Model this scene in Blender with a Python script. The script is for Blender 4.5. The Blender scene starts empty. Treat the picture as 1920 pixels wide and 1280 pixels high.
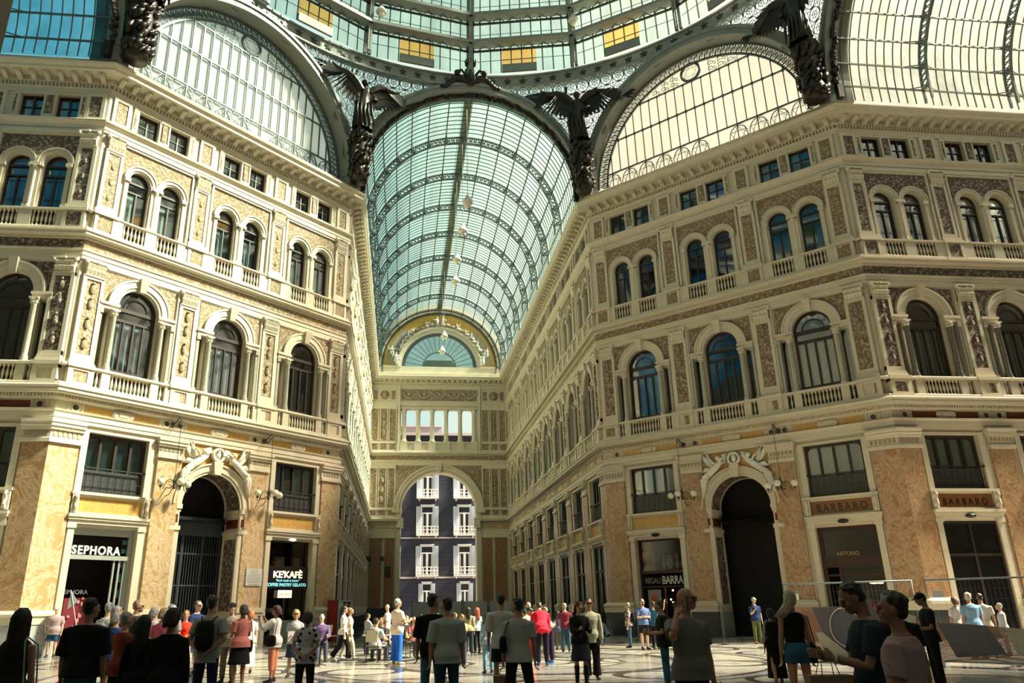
import bpy, math, random
from math import sin, cos, pi, sqrt, radians as R, atan2
from mathutils import Matrix, Vector
random.seed(7)
scn = bpy.context.scene
COL = scn.collection
# ---------------------------------------------------------------- camera, sky, sun, exposure
CAMX, CAMY, CAMZ = -4.0731, -23.5381, 1.5788
YAW, PITCH, ROLL, FPX = .1084, .3356, -.0147, 1407.41
cd = bpy.data.cameras.new('camera'); cam = bpy.data.objects.new('camera', cd); COL.objects.link(cam)
cd.sensor_width = 36; cd.sensor_fit = 'HORIZONTAL'; cd.lens = FPX / 1920 * 36
cd.shift_x = 58.9 / 1920; cd.shift_y = 4.36 / 1920; cd.clip_end = 600; cd.clip_start = .05
_f = Vector((sin(YAW) * cos(PITCH), cos(YAW) * cos(PITCH), sin(PITCH)))
_r = Vector((cos(YAW), -sin(YAW), 0)); _u = _r.cross(_f)
_r2 = _r * cos(ROLL) + _u * sin(ROLL); _u2 = -_r * sin(ROLL) + _u * cos(ROLL)
cam.matrix_world = Matrix(((_r2.x, _u2.x, -_f.x, CAMX), (_r2.y, _u2.y, -_f.y, CAMY), (_r2.z, _u2.z, -_f.z, CAMZ), (0, 0, 0, 1)))
scn.camera = cam

SUN_AZ, SUN_EL = R(-6), R(47)          # azimuth measured from +X towards +Y
sd = bpy.data.lights.new('sun', 'SUN'); sun = bpy.data.objects.new('sun', sd); COL.objects.link(sun)
sd.energy = 37; sd.angle = R(8); sd.color = (1, .87, .71)
sdir = Vector((cos(SUN_AZ) * cos(SUN_EL), sin(SUN_AZ) * cos(SUN_EL), sin(SUN_EL)))
sun.rotation_euler = sdir.to_track_quat('Z', 'Y').to_euler(); sun.location = (30, 0, 80)

wd = bpy.data.worlds.new('sky'); scn.world = wd; wd.use_nodes = True
nt = wd.node_tree; nt.nodes.clear()
wo = nt.nodes.new('ShaderNodeOutputWorld'); bg = nt.nodes.new('ShaderNodeBackground')
tc = nt.nodes.new('ShaderNodeTexCoord')
dp = nt.nodes.new('ShaderNodeVectorMath'); dp.operation = 'DOT_PRODUCT'; dp.inputs[1].default_value = (.93, .15, -.25)
ns = nt.nodes.new('ShaderNodeTexNoise'); ns.inputs['Scale'].default_value = 2.2; ns.inputs['Detail'].default_value = 5
ad = nt.nodes.new('ShaderNodeMath'); ad.operation = 'MULTIPLY_ADD'; ad.inputs[1].default_value = .5; ad.inputs[2].default_value = .31
ad2 = nt.nodes.new('ShaderNodeMath'); ad2.operation = 'MULTIPLY_ADD'; ad2.inputs[1].default_value = .5
cr = nt.nodes.new('ShaderNodeValToRGB'); e = cr.color_ramp.elements
e[0].position = .06; e[0].color = (.03, .18, .30, 1)
e[1].position = .95; e[1].color = (1.75, 1.55, 1.15, 1)
for p_, c_ in ((.30, (.10, .42, .52, 1)), (.5, (.60, .90, .86, 1)), (.7, (1.25, 1.25, .98, 1))):
    k = e.new(p_); k.color = c_
L = nt.links.new
L(tc.outputs['Generated'], dp.inputs[0]); L(tc.outputs['Generated'], ns.inputs['Vector'])
L(ns.outputs['Fac'], ad.inputs[0]); L(dp.outputs['Value'], ad2.inputs[0]); L(ad.outputs[0], ad2.inputs[2])
L(ad2.outputs[0], cr.inputs[0]); L(cr.outputs[0], bg.inputs[0]); bg.inputs[1].default_value = .88
L(bg.outputs[0], wo.inputs[0])
vs = scn.view_settings
vs.view_transform = 'Standard'; vs.look = 'None'; vs.gamma = 1; vs.use_curve_mapping = False; vs.exposure = 0.0
cy = scn.cycles
cy.max_bounces = 7; cy.diffuse_bounces = 2; cy.glossy_bounces = 2; cy.transmission_bounces = 3
cy.transparent_max_bounces = 14; cy.caustics_reflective = False; cy.caustics_refractive = False
cy.sample_clamp_indirect = 4; cy.use_denoising = True; cy.use_adaptive_sampling = True; cy.adaptive_threshold = .03

# ---------------------------------------------------------------- materials
MATS = {}
def nodes(name):
    m = bpy.data.materials.new(name); m.use_nodes = True; t = m.node_tree; t.nodes.clear()
    o = t.nodes.new('ShaderNodeOutputMaterial'); MATS[name] = m
    return m, t, o
def N(t, typ, **kw):
    n = t.nodes.new(typ)
    for k, v in kw.items():
        if k == 'ins':
            for a, b in v.items(): n.inputs[a].default_value = b
        else: setattr(n, k, v)
    return n
def ramp(t, stops, fac):
    n = t.nodes.new('ShaderNodeValToRGB'); el = n.color_ramp.elements
    while len(el) > 1: el.remove(el[-1])
    el[0].position = stops[0][0]; el[0].color = (*stops[0][1], 1)
    for p, c in stops[1:]:
        k = el.new(p); k.color = (*c, 1)
    t.links.new(fac, n.inputs[0]); return n
def simple(name, col, rough=.6, metal=0, var=.0, scale=6, bump=0, emit=0, spec=.5, coord='Object'):
    m, t, o = nodes(name)
    b = N(t, 'ShaderNodeBsdfPrincipled', ins={'Base Color': (*col, 1), 'Roughness': rough, 'Metallic': metal, 'Specular IOR Level': spec})
    if var or bump:
        tc = N(t, 'ShaderNodeTexCoord'); n = N(t, 'ShaderNodeTexNoise', ins={'Scale': scale, 'Detail': 6, 'Roughness': .65})
        t.links.new(tc.outputs[coord], n.inputs['Vector'])
        if var:
            r = ramp(t, [(.25, tuple(c * (1 - var) for c in col)), (.5, col), (.78, tuple(min(1, c * (1 + var * .7)) for c in col))], n.outputs['Fac'])
            t.links.new(r.outputs[0], b.inputs['Base Color'])
        if bump:
            bp = N(t, 'ShaderNodeBump', ins={'Strength': bump, 'Distance': .02}); t.links.new(n.outputs['Fac'], bp.inputs['Height']); t.links.new(bp.outputs[0], b.inputs['Normal'])
    if emit: b.inputs['Emission Color'].default_value = (*col, 1); b.inputs['Emission Strength'].default_value = emit
    t.links.new(b.outputs[0], o.inputs[0]); return m
def relief(name, ground, high, scale=7, strength=1.0, stretch=(1, 1, 1)):
    # carved foliage: voronoi + warped noise gives raised pale scrolls on a tinted ground
    m, t, o = nodes(name)
    b = N(t, 'ShaderNodeBsdfPrincipled', ins={'Roughness': .65})
    tc = N(t, 'ShaderNodeTexCoord'); mp = N(t, 'ShaderNodeMapping'); mp.inputs['Scale'].default_value = stretch
    n1 = N(t, 'ShaderNodeTexNoise', ins={'Scale': scale * .55, 'Detail': 2, 'Distortion': 1.6})
    mx = N(t, 'ShaderNodeMix', data_type='VECTOR', ins={'Factor': .22})
    v = N(t, 'ShaderNodeTexVoronoi', feature='SMOOTH_F1', ins={'Scale': scale, 'Smoothness': .25})
    w = N(t, 'ShaderNodeTexNoise', ins={'Scale': scale * 1.7, 'Detail': 3, 'Distortion': 2.5})
    s = N(t, 'ShaderNodeMath', operation='MULTIPLY_ADD', ins={1: .9})
    t.links.new(tc.outputs['Object'], mp.inputs[0]); t.links.new(mp.outputs[0], n1.inputs['Vector'])
    t.links.new(mp.outputs[0], mx.inputs['A']); t.links.new(n1.outputs['Color'], mx.inputs['B'])
    t.links.new(mx.outputs['Result'], v.inputs['Vector']); t.links.new(mp.outputs[0], w.inputs['Vector'])
    t.links.new(v.outputs['Distance'], s.inputs[0]); t.links.new(w.outputs['Fac'], s.inputs[2])
    r = ramp(t, [(.62, high), (.80, tuple(a * .45 + b_ * .55 for a, b_ in zip(high, ground))), (.98, ground)], s.outputs[0])
    t.links.new(r.outputs[0], b.inputs['Base Color'])
    bp = N(t, 'ShaderNodeBump', invert=True, ins={'Strength': strength, 'Distance': .07})
    t.links.new(s.outputs[0], bp.inputs['Height']); t.links.new(bp.outputs[0], b.inputs['Normal'])
    t.links.new(b.outputs[0], o.inputs[0]); return m
def marble(name, c0, c1, c2, scale=1.3, rough=.22):
    m, t, o = nodes(name)
    b = N(t, 'ShaderNodeBsdfPrincipled', ins={'Roughness': rough, 'Specular IOR Level': .4})
    tc = N(t, 'ShaderNodeTexCoord')
    n0 = N(t, 'ShaderNodeTexNoise', ins={'Scale': scale * .7, 'Detail': 4, 'Distortion': .8})
    n = N(t, 'ShaderNodeTexNoise', ins={'Scale': scale * 1.6, 'Detail': 7, 'Roughness': .55, 'Distortion': 3.2})
    t.links.new(tc.outputs['Object'], n.inputs['Vector']); t.links.new(tc.outputs['Object'], n0.inputs['Vector'])
    r = ramp(t, [(.30, c1), (.38, c0), (.455, c1), (.485, c2), (.515, c0), (.56, c2), (.60, c1), (.66, c0)], n.outputs['Fac'])
    r2 = ramp(t, [(.35, c1), (.65, c0)], n0.outputs['Fac'])
    mx = N(t, 'ShaderNodeMix', data_type='RGBA', ins={'Factor': .22})
    t.links.new(r.outputs[0], mx.inputs['A']); t.links.new(r2.outputs[0], mx.inputs['B'])
    t.links.new(mx.outputs['Result'], b.inputs['Base Color']); t.links.new(b.outputs[0], o.inputs[0]); return m
STONE = simple('cream_stone', (.63, .55, .415), .62, var=.10, scale=1.7)
STONE2 = simple('cream_stone_moulding', (.66, .58, .44), .6, var=.08, scale=3)
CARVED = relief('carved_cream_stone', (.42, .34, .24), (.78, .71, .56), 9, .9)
RELIEFL = relief('relief_sunlit_tan_ground', (.42, .29, .16), (.74, .66, .50), 8, 1.0)  # paler copy for the sunlit walls, light put into the colour
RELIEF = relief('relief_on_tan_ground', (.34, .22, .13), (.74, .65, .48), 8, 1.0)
RELIEFD = relief('relief_shaded_tan_ground', (.15, .095, .065), (.66, .60, .48), 8, 1.0)  # darker copy for shaded walls and soffits, shade put into the colour
GOLDREL = relief('figures_on_gold_ground', (.62, .40, .10), (.74, .70, .62), 1.9, .9)
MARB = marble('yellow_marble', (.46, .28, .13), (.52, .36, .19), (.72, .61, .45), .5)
MARBS = marble('yellow_marble_shade_side', (.35, .18, .09), (.44, .27, .14), (.62, .47, .31), .5)  # copy of the yellow marble with the shade side's tone in its colour
MARBD = marble('yellow_marble_shaded', (.34, .18, .09), (.44, .27, .14), (.58, .44, .28), .55)  # yellow marble browned for arms and transepts, shade put into the colour
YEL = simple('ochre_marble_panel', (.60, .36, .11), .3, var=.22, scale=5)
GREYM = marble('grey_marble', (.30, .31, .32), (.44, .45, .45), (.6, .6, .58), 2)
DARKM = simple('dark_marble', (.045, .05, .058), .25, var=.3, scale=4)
COLM = marble('column_marble', (.40, .38, .30), (.52, .49, .40), (.24, .22, .18), 4)
FRAME = simple('dark_window_wood', (.035, .022, .018), .4)
IRON = simple('painted_iron', (.10, .125, .12), .45, var=.25, scale=3)
IRONG = simple('grey_painted_iron', (.25, .27, .24), .5, var=.2, scale=1.5)
IROND = simple('dark_iron', (.022, .022, .022), .45)
BRONZE = simple('dark_bronze', (.024, .017, .012), .42, metal=.3, var=.4, scale=5, bump=.5)
TANW = simple('tan_catwalk', (.62, .44, .28), .7, var=.3, scale=3)
ROOMD = simple('dark_interior', (.012, .011, .012), .8)
CURT = simple('pale_curtain', (.66, .66, .54), .8, var=.12, scale=2)
CURTB = simple('blue_grey_curtain', (.36, .46, .46), .8, var=.2, scale=3)
WHITEM = simple('white_marble_sculpture', (.78, .74, .64), .5, var=.12, scale=4)
GLOBE = simple('frosted_globe', (.82, .76, .60), .35)
BLACK = simple('black_board', (.01, .01, .012), .35)
def glass_mat(name, tint, fac, body, streak=(1, 1, 1), refl=.45):
    m, t, o = nodes(name)
    tr = N(t, 'ShaderNodeBsdfTransparent'); df = N(t, 'ShaderNodeBsdfTranslucent', ins={'Color': (*body, 1)}); d2 = N(t, 'ShaderNodeBsdfDiffuse', ins={'Color': (*body, 1)})
    m1 = N(t, 'ShaderNodeMixShader', ins={0: refl}); m2 = N(t, 'ShaderNodeMixShader', ins={0: fac})
    tc = N(t, 'ShaderNodeTexCoord'); mp = N(t, 'ShaderNodeMapping'); mp.inputs['Scale'].default_value = streak
    n = N(t, 'ShaderNodeTexNoise', ins={'Scale': 1.0, 'Detail': 4})
    t.links.new(tc.outputs['Object'], mp.inputs[0]); t.links.new(mp.outputs[0], n.inputs['Vector'])
    r = ramp(t, [(.3, tuple(c * .72 for c in tint)), (.62, tint)], n.outputs['Fac'])
    t.links.new(r.outputs[0], tr.inputs[0])
    t.links.new(df.outputs[0], m1.inputs[1]); t.links.new(d2.outputs[0], m1.inputs[2])
    t.links.new(tr.outputs[0], m2.inputs[1]); t.links.new(m1.outputs[0], m2.inputs[2]); t.links.new(m2.outputs[0], o.inputs[0]); return m
GL_VAULT = glass_mat('vault_glass', (.74, .95, .90), .07, (.8, .9, .85), (.9, .12, .9))
GL_DOME = glass_mat('dome_glass', (.80, .96, .88), .07, (.85, .9, .8), (.6, .6, .2))
GL_LUN = glass_mat('lunette_glass', (1, .98, .90), .60, (.97, .91, .76), (.3, .3, .3), .85)
GL_TRR = glass_mat('white_vault_glass', (.95, .96, .86), .12, (.95, .93, .82), (.12, .9, .9))
GL_DIM = glass_mat('dimmed_vault_glass', (.30, .34, .33), .10, (.3, .3, .3), (.3, .3, .3))  # glass of the unseen near vault, darkened to let less skylight in
GL_TRL = glass_mat('blue_vault_glass', (.50, .86, .98), .05, (.5, .8, .9), (.12, .9, .9))
GL_AMB = glass_mat('sun_orange_glass', (1.0, .60, .18), .2, (1, .6, .2), (.6, .6, .2))  # orange tint stands in for sunlight showing at the dome's open vents
GL_FAN = glass_mat('fanlight_glass', (.35, .55, .55), .25, (.45, .6, .58), (.4, .4, .4))
def winglass(name, tint, g=.16):
    m, t, o = nodes(name)
    tr = N(t, 'ShaderNodeBsdfTransparent', ins={0: (*tint, 1)}); gl = N(t, 'ShaderNodeBsdfGlossy', ins={'Roughness': .04, 'Color': (.9, .95, 1, 1)})
    lw = N(t, 'ShaderNodeLayerWeight', ins={'Blend': .25}); ma = N(t, 'ShaderNodeMath', operation='MULTIPLY_ADD', ins={1: .6, 2: g})
    mx = N(t, 'ShaderNodeMixShader'); t.links.new(lw.outputs['Fresnel'], ma.inputs[0]); t.links.new(ma.outputs[0], mx.inputs[0])
    t.links.new(tr.outputs[0], mx.inputs[1]); t.links.new(gl.outputs[0], mx.inputs[2]); t.links.new(mx.outputs[0], o.inputs[0]); return m
WG = winglass('window_glass', (.55, .66, .66))
SHOPG = winglass('shop_glass', (.6, .6, .6), .06)

# ---------------------------------------------------------------- mesh builder
class MB:
    def __init__(s): s.v = []; s.f = []
    def add(s, vs, fs):
        b = len(s.v); s.v += [tuple(q) for q in vs]; s.f += [tuple(i + b for i in q) for q in fs]; return s
    def quad(s, a, b, c, d): return s.add((a, b, c, d), ((0, 1, 2, 3),))
    def box(s, u0, u1, p0, p1, z0, z1):     # p = how far it stands out of the wall plane (towards the room)
        s.n = getattr(s, 'n', 0) + 1; a, b = -p1 - (s.n % 11) * .0007, -p0 + (s.n % 11) * .0003
        return s.add([(u0, a, z0), (u1, a, z0), (u1, b, z0), (u0, b, z0), (u0, a, z1), (u1, a, z1), (u1, b, z1), (u0, b, z1)],
                     [(0, 1, 5, 4), (1, 2, 6, 5), (2, 3, 7, 6), (3, 0, 4, 7), (4, 5, 6, 7), (3, 2, 1, 0)])
    def bx(s, x0, x1, y0, y1, z0, z1): return s.box(x0, x1, -y1, -y0, z0, z1)
    def prism(s, pts, p0, p1):              # polygon in (u,z) extruded in depth
        n = len(pts); a = [(x, -p1, z) for x, z in pts]; b = [(x, -p0, z) for x, z in pts]
        return s.add(a + b, [tuple(range(n)), tuple(range(2 * n - 1, n - 1, -1))] + [(i, n + i, n + (i + 1) % n, (i + 1) % n) for i in range(n)])
    def taper(s, u0, u1, v0, v1, p0, pa, pb, z0, z1):   # box flaring from (u0,u1,pa) at z0 to (v0,v1,pb) at z1
        return s.add([(u0, -pa, z0), (u1, -pa, z0), (u1, -p0, z0), (u0, -p0, z0), (v0, -pb, z1), (v1, -pb, z1), (v1, -p0, z1), (v0, -p0, z1)],
                     [(0, 1, 5, 4), (1, 2, 6, 5), (2, 3, 7, 6), (3, 0, 4, 7), (4, 5, 6, 7), (3, 2, 1, 0)])
    def lathe(s, prof, cx=0, cy=0, n=12, cap=True):     # prof [(r,z)], round a vertical axis
        vs = []; fs = []
        for r, z in prof:
            for i in range(n): vs.append((cx + r * cos(2 * pi * i / n), cy + r * sin(2 * pi * i / n), z))
        for j in range(len(prof) - 1):
            for i in range(n):
                k = (i + 1) % n; fs.append((j * n + i, j * n + k, (j + 1) * n + k, (j + 1) * n + i))
        if cap: fs.append(tuple(range(n - 1, -1, -1))); fs.append(tuple((len(prof) - 1) * n + i for i in range(n)))
        return s.add(vs, fs)
    def tube(s, pts, r, n=4, closed=False, rot=.785):
        pts = [Vector(q) for q in pts]; m = len(pts)
        rr = r if isinstance(r, (list, tuple)) else [r] * m
        vs = []; fs = []; up = None
        for i, q in enumerate(pts):
            if closed: d = pts[(i + 1) % m] - pts[i - 1]
            else: d = pts[min(i + 1, m - 1)] - pts[max(i - 1, 0)]
            d = d.normalized() if d.length > 1e-9 else Vector((0, 0, 1))
            if up is None:
                up = Vector((0, 0, 1)) if abs(d.z) < .9 else Vector((1, 0, 0))
            a = d.cross(up)
            if a.length < 1e-4: a = d.cross(Vector((1, .3, 0)))
            a.normalize(); b = a.cross(d); up = b
            for k in range(n):
                t = rot + 2 * pi * k / n; vs.append(q + (a * cos(t) + b * sin(t)) * rr[i])
        for i in range(m if closed else m - 1):
            j = (i + 1) % m
            for k in range(n):
                l = (k + 1) % n; fs.append((i * n + k, i * n + l, j * n + l, j * n + k))
        if not closed: fs.append(tuple(range(n - 1, -1, -1))); fs.append(tuple((m - 1) * n + k for k in range(n)))
        return s.add(vs, fs)
    def ball(s, c, r, n=12, m=8, sc=(1, 1, 1)):
        vs = []; fs = []
        for j in range(m + 1):
            t = pi * j / m
            for i in range(n): vs.append((c[0] + r * sc[0] * sin(t) * cos(2 * pi * i / n), c[1] + r * sc[1] * sin(t) * sin(2 * pi * i / n), c[2] + r * sc[2] * cos(t)))
        for j in range(m):
            for i in range(n):
                k = (i + 1) % n; fs.append((j * n + i, (j + 1) * n + i, (j + 1) * n + k, j * n + k))
        return s.add(vs, fs)
    def sweep(s, prof, u0, u1, m0=0, m1=0):  # moulding: closed profile [(p,z)] run along u, mitred at its ends
        n = len(prof); a = [(u0 - m0 * p, -p, z) for p, z in prof]; b = [(u1 + m1 * p, -p, z) for p, z in prof]
        return s.add(a + b, [tuple(range(n - 1, -1, -1)), tuple(range(n, 2 * n))] + [(i, (i + 1) % n, n + (i + 1) % n, n + i) for i in range(n)])
    def archring(s, uc, zs, r0, r1, p0, p1, n=20, a0=0, a1=pi):
        vs = []; fs = []
        for i in range(n + 1):
            t = a0 + (a1 - a0) * i / n; c, q = cos(t), sin(t)
            vs += [(uc + r0 * c, -p0, zs + r0 * q), (uc + r1 * c, -p0, zs + r1 * q), (uc + r1 * c, -p1, zs + r1 * q), (uc + r0 * c, -p1, zs + r0 * q)]
        for i in range(n):
            for k in range(4):
                l = (k + 1) % 4; fs.append((i * 4 + k, i * 4 + l, i * 4 + 4 + l, i * 4 + 4 + k))
        fs.append((0, 1, 2, 3)); fs.append((n * 4 + 3, n * 4 + 2, n * 4 + 1, n * 4))
        return s.add(vs, fs)
    def wall(s, u0, u1, z0, z1, ops, p=0, depth=.35, n=16):
        # wall face with openings (uc, half, zb, zt, arched): zt = top, or the springing when arched
        y = -p; cur = u0
        for uc, r, zb, zt, ar in sorted(ops):
            if uc - r > cur: s.quad((cur, y, z0), (uc - r, y, z0), (uc - r, y, z1), (cur, y, z1))
            if zb > z0: s.quad((uc - r, y, z0), (uc + r, y, z0), (uc + r, y, zb), (uc - r, y, zb))
            top = [(uc - r * cos(pi * i / n), zt + r * sin(pi * i / n)) for i in range(n + 1)] if ar else [(uc - r, zt), (uc + r, zt)]
            for (a, b), (c, d) in zip(top, top[1:]):
                s.quad((a, y, b), (c, y, d), (c, y, z1), (a, y, z1))
            if depth:
                rim = [(uc - r, zb)] + top + [(uc + r, zb)]
                for (a, b), (c, d) in zip(rim, rim[1:] + rim[:1]): s.quad((a, y, b), (c, y, d), (c, y + depth, d), (a, y + depth, b))
            cur = uc + r
        if cur < u1: s.quad((cur, y, z0), (u1, y, z0), (u1, y, z1), (cur, y, z1))
        return s
    def mesh(s, name, mat, smooth=False):
        m = bpy.data.meshes.new(name); m.from_pydata(s.v, [], s.f); m.materials.append(mat)
        if smooth: m.polygons.foreach_set('use_smooth', [True] * len(m.polygons))
        m.update(); return m
def tag(o, label=None, cat=None, group=None, kind=None):
    for k, v in (('label', label), ('category', cat), ('group', group), ('kind', kind)):
        if v: o[k] = v
    return o
def obj(name, me, parent=None, mat=None, loc=None, rot=None):
    if isinstance(me, MB): raise TypeError
    o = bpy.data.objects.new(name, me); COL.objects.link(o)
    if parent: o.parent = parent
    if mat is not None: o.matrix_basis = mat
    if loc is not None: o.location = loc
    if rot is not None: o.rotation_euler = rot
    return o
def empty(name, mat=None, parent=None, loc=None, rz=0):
    o = bpy.data.objects.new(name, None); COL.objects.link(o); o.empty_display_size = .3
    if parent: o.parent = parent
    if mat is not None: o.matrix_basis = mat
    if loc is not None: o.matrix_basis = Matrix.Translation(loc) @ Matrix.Rotation(rz, 4, 'Z')
    return o
def T(x, y=0, z=0): return Matrix.Translation((x, y, z))
# ---------------------------------------------------------------- the galleria walls
W_, D_, L_ = 7.5, 17.99, 56.84
S_ = (D_ - W_) * sqrt(2); ARM = L_ - D_; H_ = 2.325; TM = math.tan(pi / 8)
TRL = 34.0
def frame(x, y, ang): return T(x, y, 0) @ Matrix.Rotation(ang, 4, 'Z')
armc = [2.6 + 4.65 * k for k in range(8)]
WALLS = {   # name: frame, length, bay centres, mitre at start and end, corner-pilaster centres, kinds of ground bays, corner marble spans
 'wall_left_diagonal': (frame(-D_, W_, pi / 4), S_, [S_ / 2 - 4.65, S_ / 2, S_ / 2 + 4.65], TM, TM),
 'wall_right_diagonal': (frame(W_, D_, -pi / 4), S_, [S_ / 2 - 4.65, S_ / 2, S_ / 2 + 4.65], TM, TM),
 'wall_left_arm': (frame(-W_, D_, pi / 2), ARM, armc, TM, -1),
 'wall_right_arm': (frame(W_, L_, -pi / 2), ARM, [ARM - c for c in reversed(armc)], -1, TM),
 'wall_right_transept': (frame(D_, W_, 0), TRL, [2.6 + 4.65 * k for k in range(4)], TM, 0),
 'wall_left_transept': (frame(-D_ - TRL, W_, 0), TRL, [TRL - 2.6 - 4.65 * k for k in reversed(range(3))], 0, TM),
}
# ---- shared meshes, all in bay coordinates (u=0 is the bay's middle)
PROF = {   # mouldings: closed (p, z) profiles
 'base_cornice': [(0, 9.72), (.06, 9.72), (.10, 9.78), (.12, 9.80), (.12, 9.93), (.40, 9.95), (.40, 9.99), (.50, 10.0), (.50, 10.12), (.56, 10.16), (.56, 10.2), (.42, 10.27), (0, 10.27)],
 'base_architrave': [(0, 8.84), (.12, 8.84), (.12, 9.0), (.15, 9.0), (.15, 9.2), (.20, 9.25), (.22, 9.31), (0, 9.31)],
 'balcony_rail': [(0, 11.12), (.30, 11.12), (.33, 11.16), (.33, 11.22), (.28, 11.26), (0, 11.26)],
 'balcony_foot': [(0, 10.27), (.32, 10.27), (.32, 10.38), (.28, 10.42), (0, 10.42)],
 'main_architrave': [(0, 15.98), (.10, 15.98), (.10, 16.14), (.13, 16.14), (.13, 16.32), (.18, 16.36), (.18, 16.42), (0, 16.42)],
 'main_cornice': [(0, 16.86), (.05, 16.86), (.12, 16.94), (.12, 17.0), (.30, 17.03), (.36, 17.04), (.36, 17.14), (.42, 17.18), (.42, 17.22), (.3, 17.28), (0, 17.28)],
 'upper_rail': [(0, 18.2), (.22, 18.2), (.25, 18.24), (.25, 18.3), (0, 18.34)],
 'upper_foot': [(0, 17.28), (.24, 17.28), (.24, 17.4), (.2, 17.44), (0, 17.44)],
 'attic_architrave': [(0, 22.38), (.07, 22.38), (.07, 22.52), (.10, 22.52), (.10, 22.68), (.17, 22.75), (.24, 22.84), (.26, 22.92), (.2, 22.98), (0, 22.98)],
 'frieze_fillet': [(0, 24.42), (.05, 24.42), (.05, 24.5), (.03, 24.52), (.03, 24.7), (.07, 24.74), (0, 24.76)],
 'crown_cornice': [(0, 24.92), (.10, 24.92), (.14, 24.98), (.14, 25.0), (.14, 25.22), (.72, 25.24), (.78, 25.26), (.78, 25.38), (.82, 25.42), (.90, 25.52), (.92, 25.6), (.86, 25.64), (.5, 25.68), (0, 25.68)],
 'parapet': [(-.3, 25.68), (.42, 25.68), (.42, 25.76), (.34, 25.8), (.34, 26.0), (.40, 26.03), (.40, 26.1), (-.3, 26.1)],
}
FULL = ['main_architrave', 'main_cornice', 'attic_architrave', 'frieze_fillet', 'crown_cornice', 'parapet', 'base_cornice', 'base_architrave', 'balcony_foot', 'balcony_rail', 'upper_foot', 'upper_rail']
def bay_skin(kind):
    m = MB(); h = H_
    if kind == 'arch': m.wall(-h, h, 0, 8.84, [(0, 1.62, 0, 6.05, True)], depth=.02, n=24)
    else:
        m.wall(-h, h, 0, 5.5, [(0, 1.3, 0, 4.78, False)], depth=.5)
        m.wall(-h, h, 5.5, 8.84, [(0, 1.3, 6.15, 8.6, False)], depth=.5)
    m.wall(-h, h, 8.84, 16.1, [(0, .93, 11.25, 14.35, True), (-1.42, .17, 11.25, 14.0, False), (1.42, .17, 11.25, 14.0, False)], depth=.4)
    m.wall(-h, h, 16.1, 22.4, [(-.8, .5, 18.3, 20.6, True), (.8, .5, 18.3, 20.6, True)], depth=.35)
    m.wall(-h, h, 22.4, 24.95, [(-.8, .52, 23.08, 24.3, False), (.8, .52, 23.08, 24.3, False)], depth=.35)
    return m
SKIN = {k: bay_skin(k).mesh('bay_wall_' + k, STONE) for k in ('shop', 'arch')}
def trim_mesh():   # raised frames round the openings of a bay's upper floors
    m = MB()
    m.archring(0, 14.35, .93, 1.06, 0, .10); m.archring(0, 14.35, 1.06, 1.34, 0, .15); m.archring(0, 14.35, 1.34, 1.42, 0, .19)
    for s in (-1, 1):
        a, b = sorted((s * .93, s * 1.72)); m.box(a, b, 0, .13, 14.05, 14.22); a, b = sorted((s * .9, s * 1.76)); m.box(a, b, 0, .19, 14.22, 14.34)
        # recessed rectangular frame round the bay, its sides and corners
        a, b = sorted((s * 1.76, s * 1.86)); m.box(a, b, 0, .09, 11.26, 15.98)
    m.box(-1.86, 1.86, 0, .09, 15.84, 15.98); m.box(-1.9, 1.9, 0, .05, 15.78, 15.84)
    m.taper(-.13, .13, -.2, .2, 0, .2, .36, 15.2, 15.84)
    for s in (-.8, .8):
        m.archring(s, 20.6, .5, .58, 0, .06, 14); m.archring(s, 20.6, .58, .74, 0, .11, 14); m.archring(s, 20.6, .74, .8, 0, .15, 14)
        for k in (-1, 1):
            a, b = sorted((s + k * .49, s + k * .76)); m.box(a, b, 0, .16, 20.42, 20.58)
            a, b = sorted((s + k * .58, s + k * .72)); m.box(a, b, 0, .08, 18.5, 20.42); a, b = sorted((s + k * .54, s + k * .76)); m.box(a, b, 0, .12, 18.3, 18.5)
        # attic surrounds
        for k in (-1, 1):
            a, b = sorted((s + k * .52, s + k * .6)); m.box(a, b, 0, .05, 23.05, 24.4)
        m.box(s - .6, s + .6, 0, .05, 24.3, 24.4)
    for k in (-1, 1):
        a, b = sorted((k * 1.72, k * 1.82)); m.box(a, b, 0, .10, 18.3, 22.2)
    m.box(-1.82, 1.82, 0, .10, 22.1, 22.22); m.box(-1.84, 1.84, 0, .14, 22.22, 22.38)
    m.box(-.24, .24, 0, .07, 23.05, 23.2); m.box(-.24, .24, 0, .07, 24.25, 24.4)
    for k in (-1, 1): m.box(k * 1.5 - .1, k * 1.5 + .1, 0, .07, 23.05, 24.4)
    return m.mesh('window_surrounds', STONE2)
TRIM = trim_mesh()
def rel_mesh():    # carved spandrels and small panels of a bay
    m = MB()
    m.wall(-1.68, 1.68, 14.4, 15.76, [(0, 1.44, 14.4, 14.4, True)], p=.03, depth=0, n=20)
    m.box(-.12, .12, .06, .08, 23.25, 24.2)
    for k in (-1, 1): m.box(k * 1.5 - .05, k * 1.5 + .05, .06, .08, 23.25, 24.2)
    return m.mesh('carved_spandrel', RELIEF)
REL = rel_mesh()
def rel2_mesh():
    m = MB(); m.wall(-1.68, 0, 20.6, 22.06, [(-.8, .81, 20.6, 20.6, True)], p=.03, depth=0); m.wall(0, 1.68, 20.6, 22.06, [(.8, .81, 20.6, 20.6, True)], p=.03, depth=0)
    return m.mesh('carved_lunette_panel', RELIEF)
REL2 = rel2_mesh()
def variants(me):
    out = []
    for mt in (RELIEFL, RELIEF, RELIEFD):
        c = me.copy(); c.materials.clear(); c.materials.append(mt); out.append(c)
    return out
RELS = variants(REL); REL2S = variants(REL2)
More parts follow.
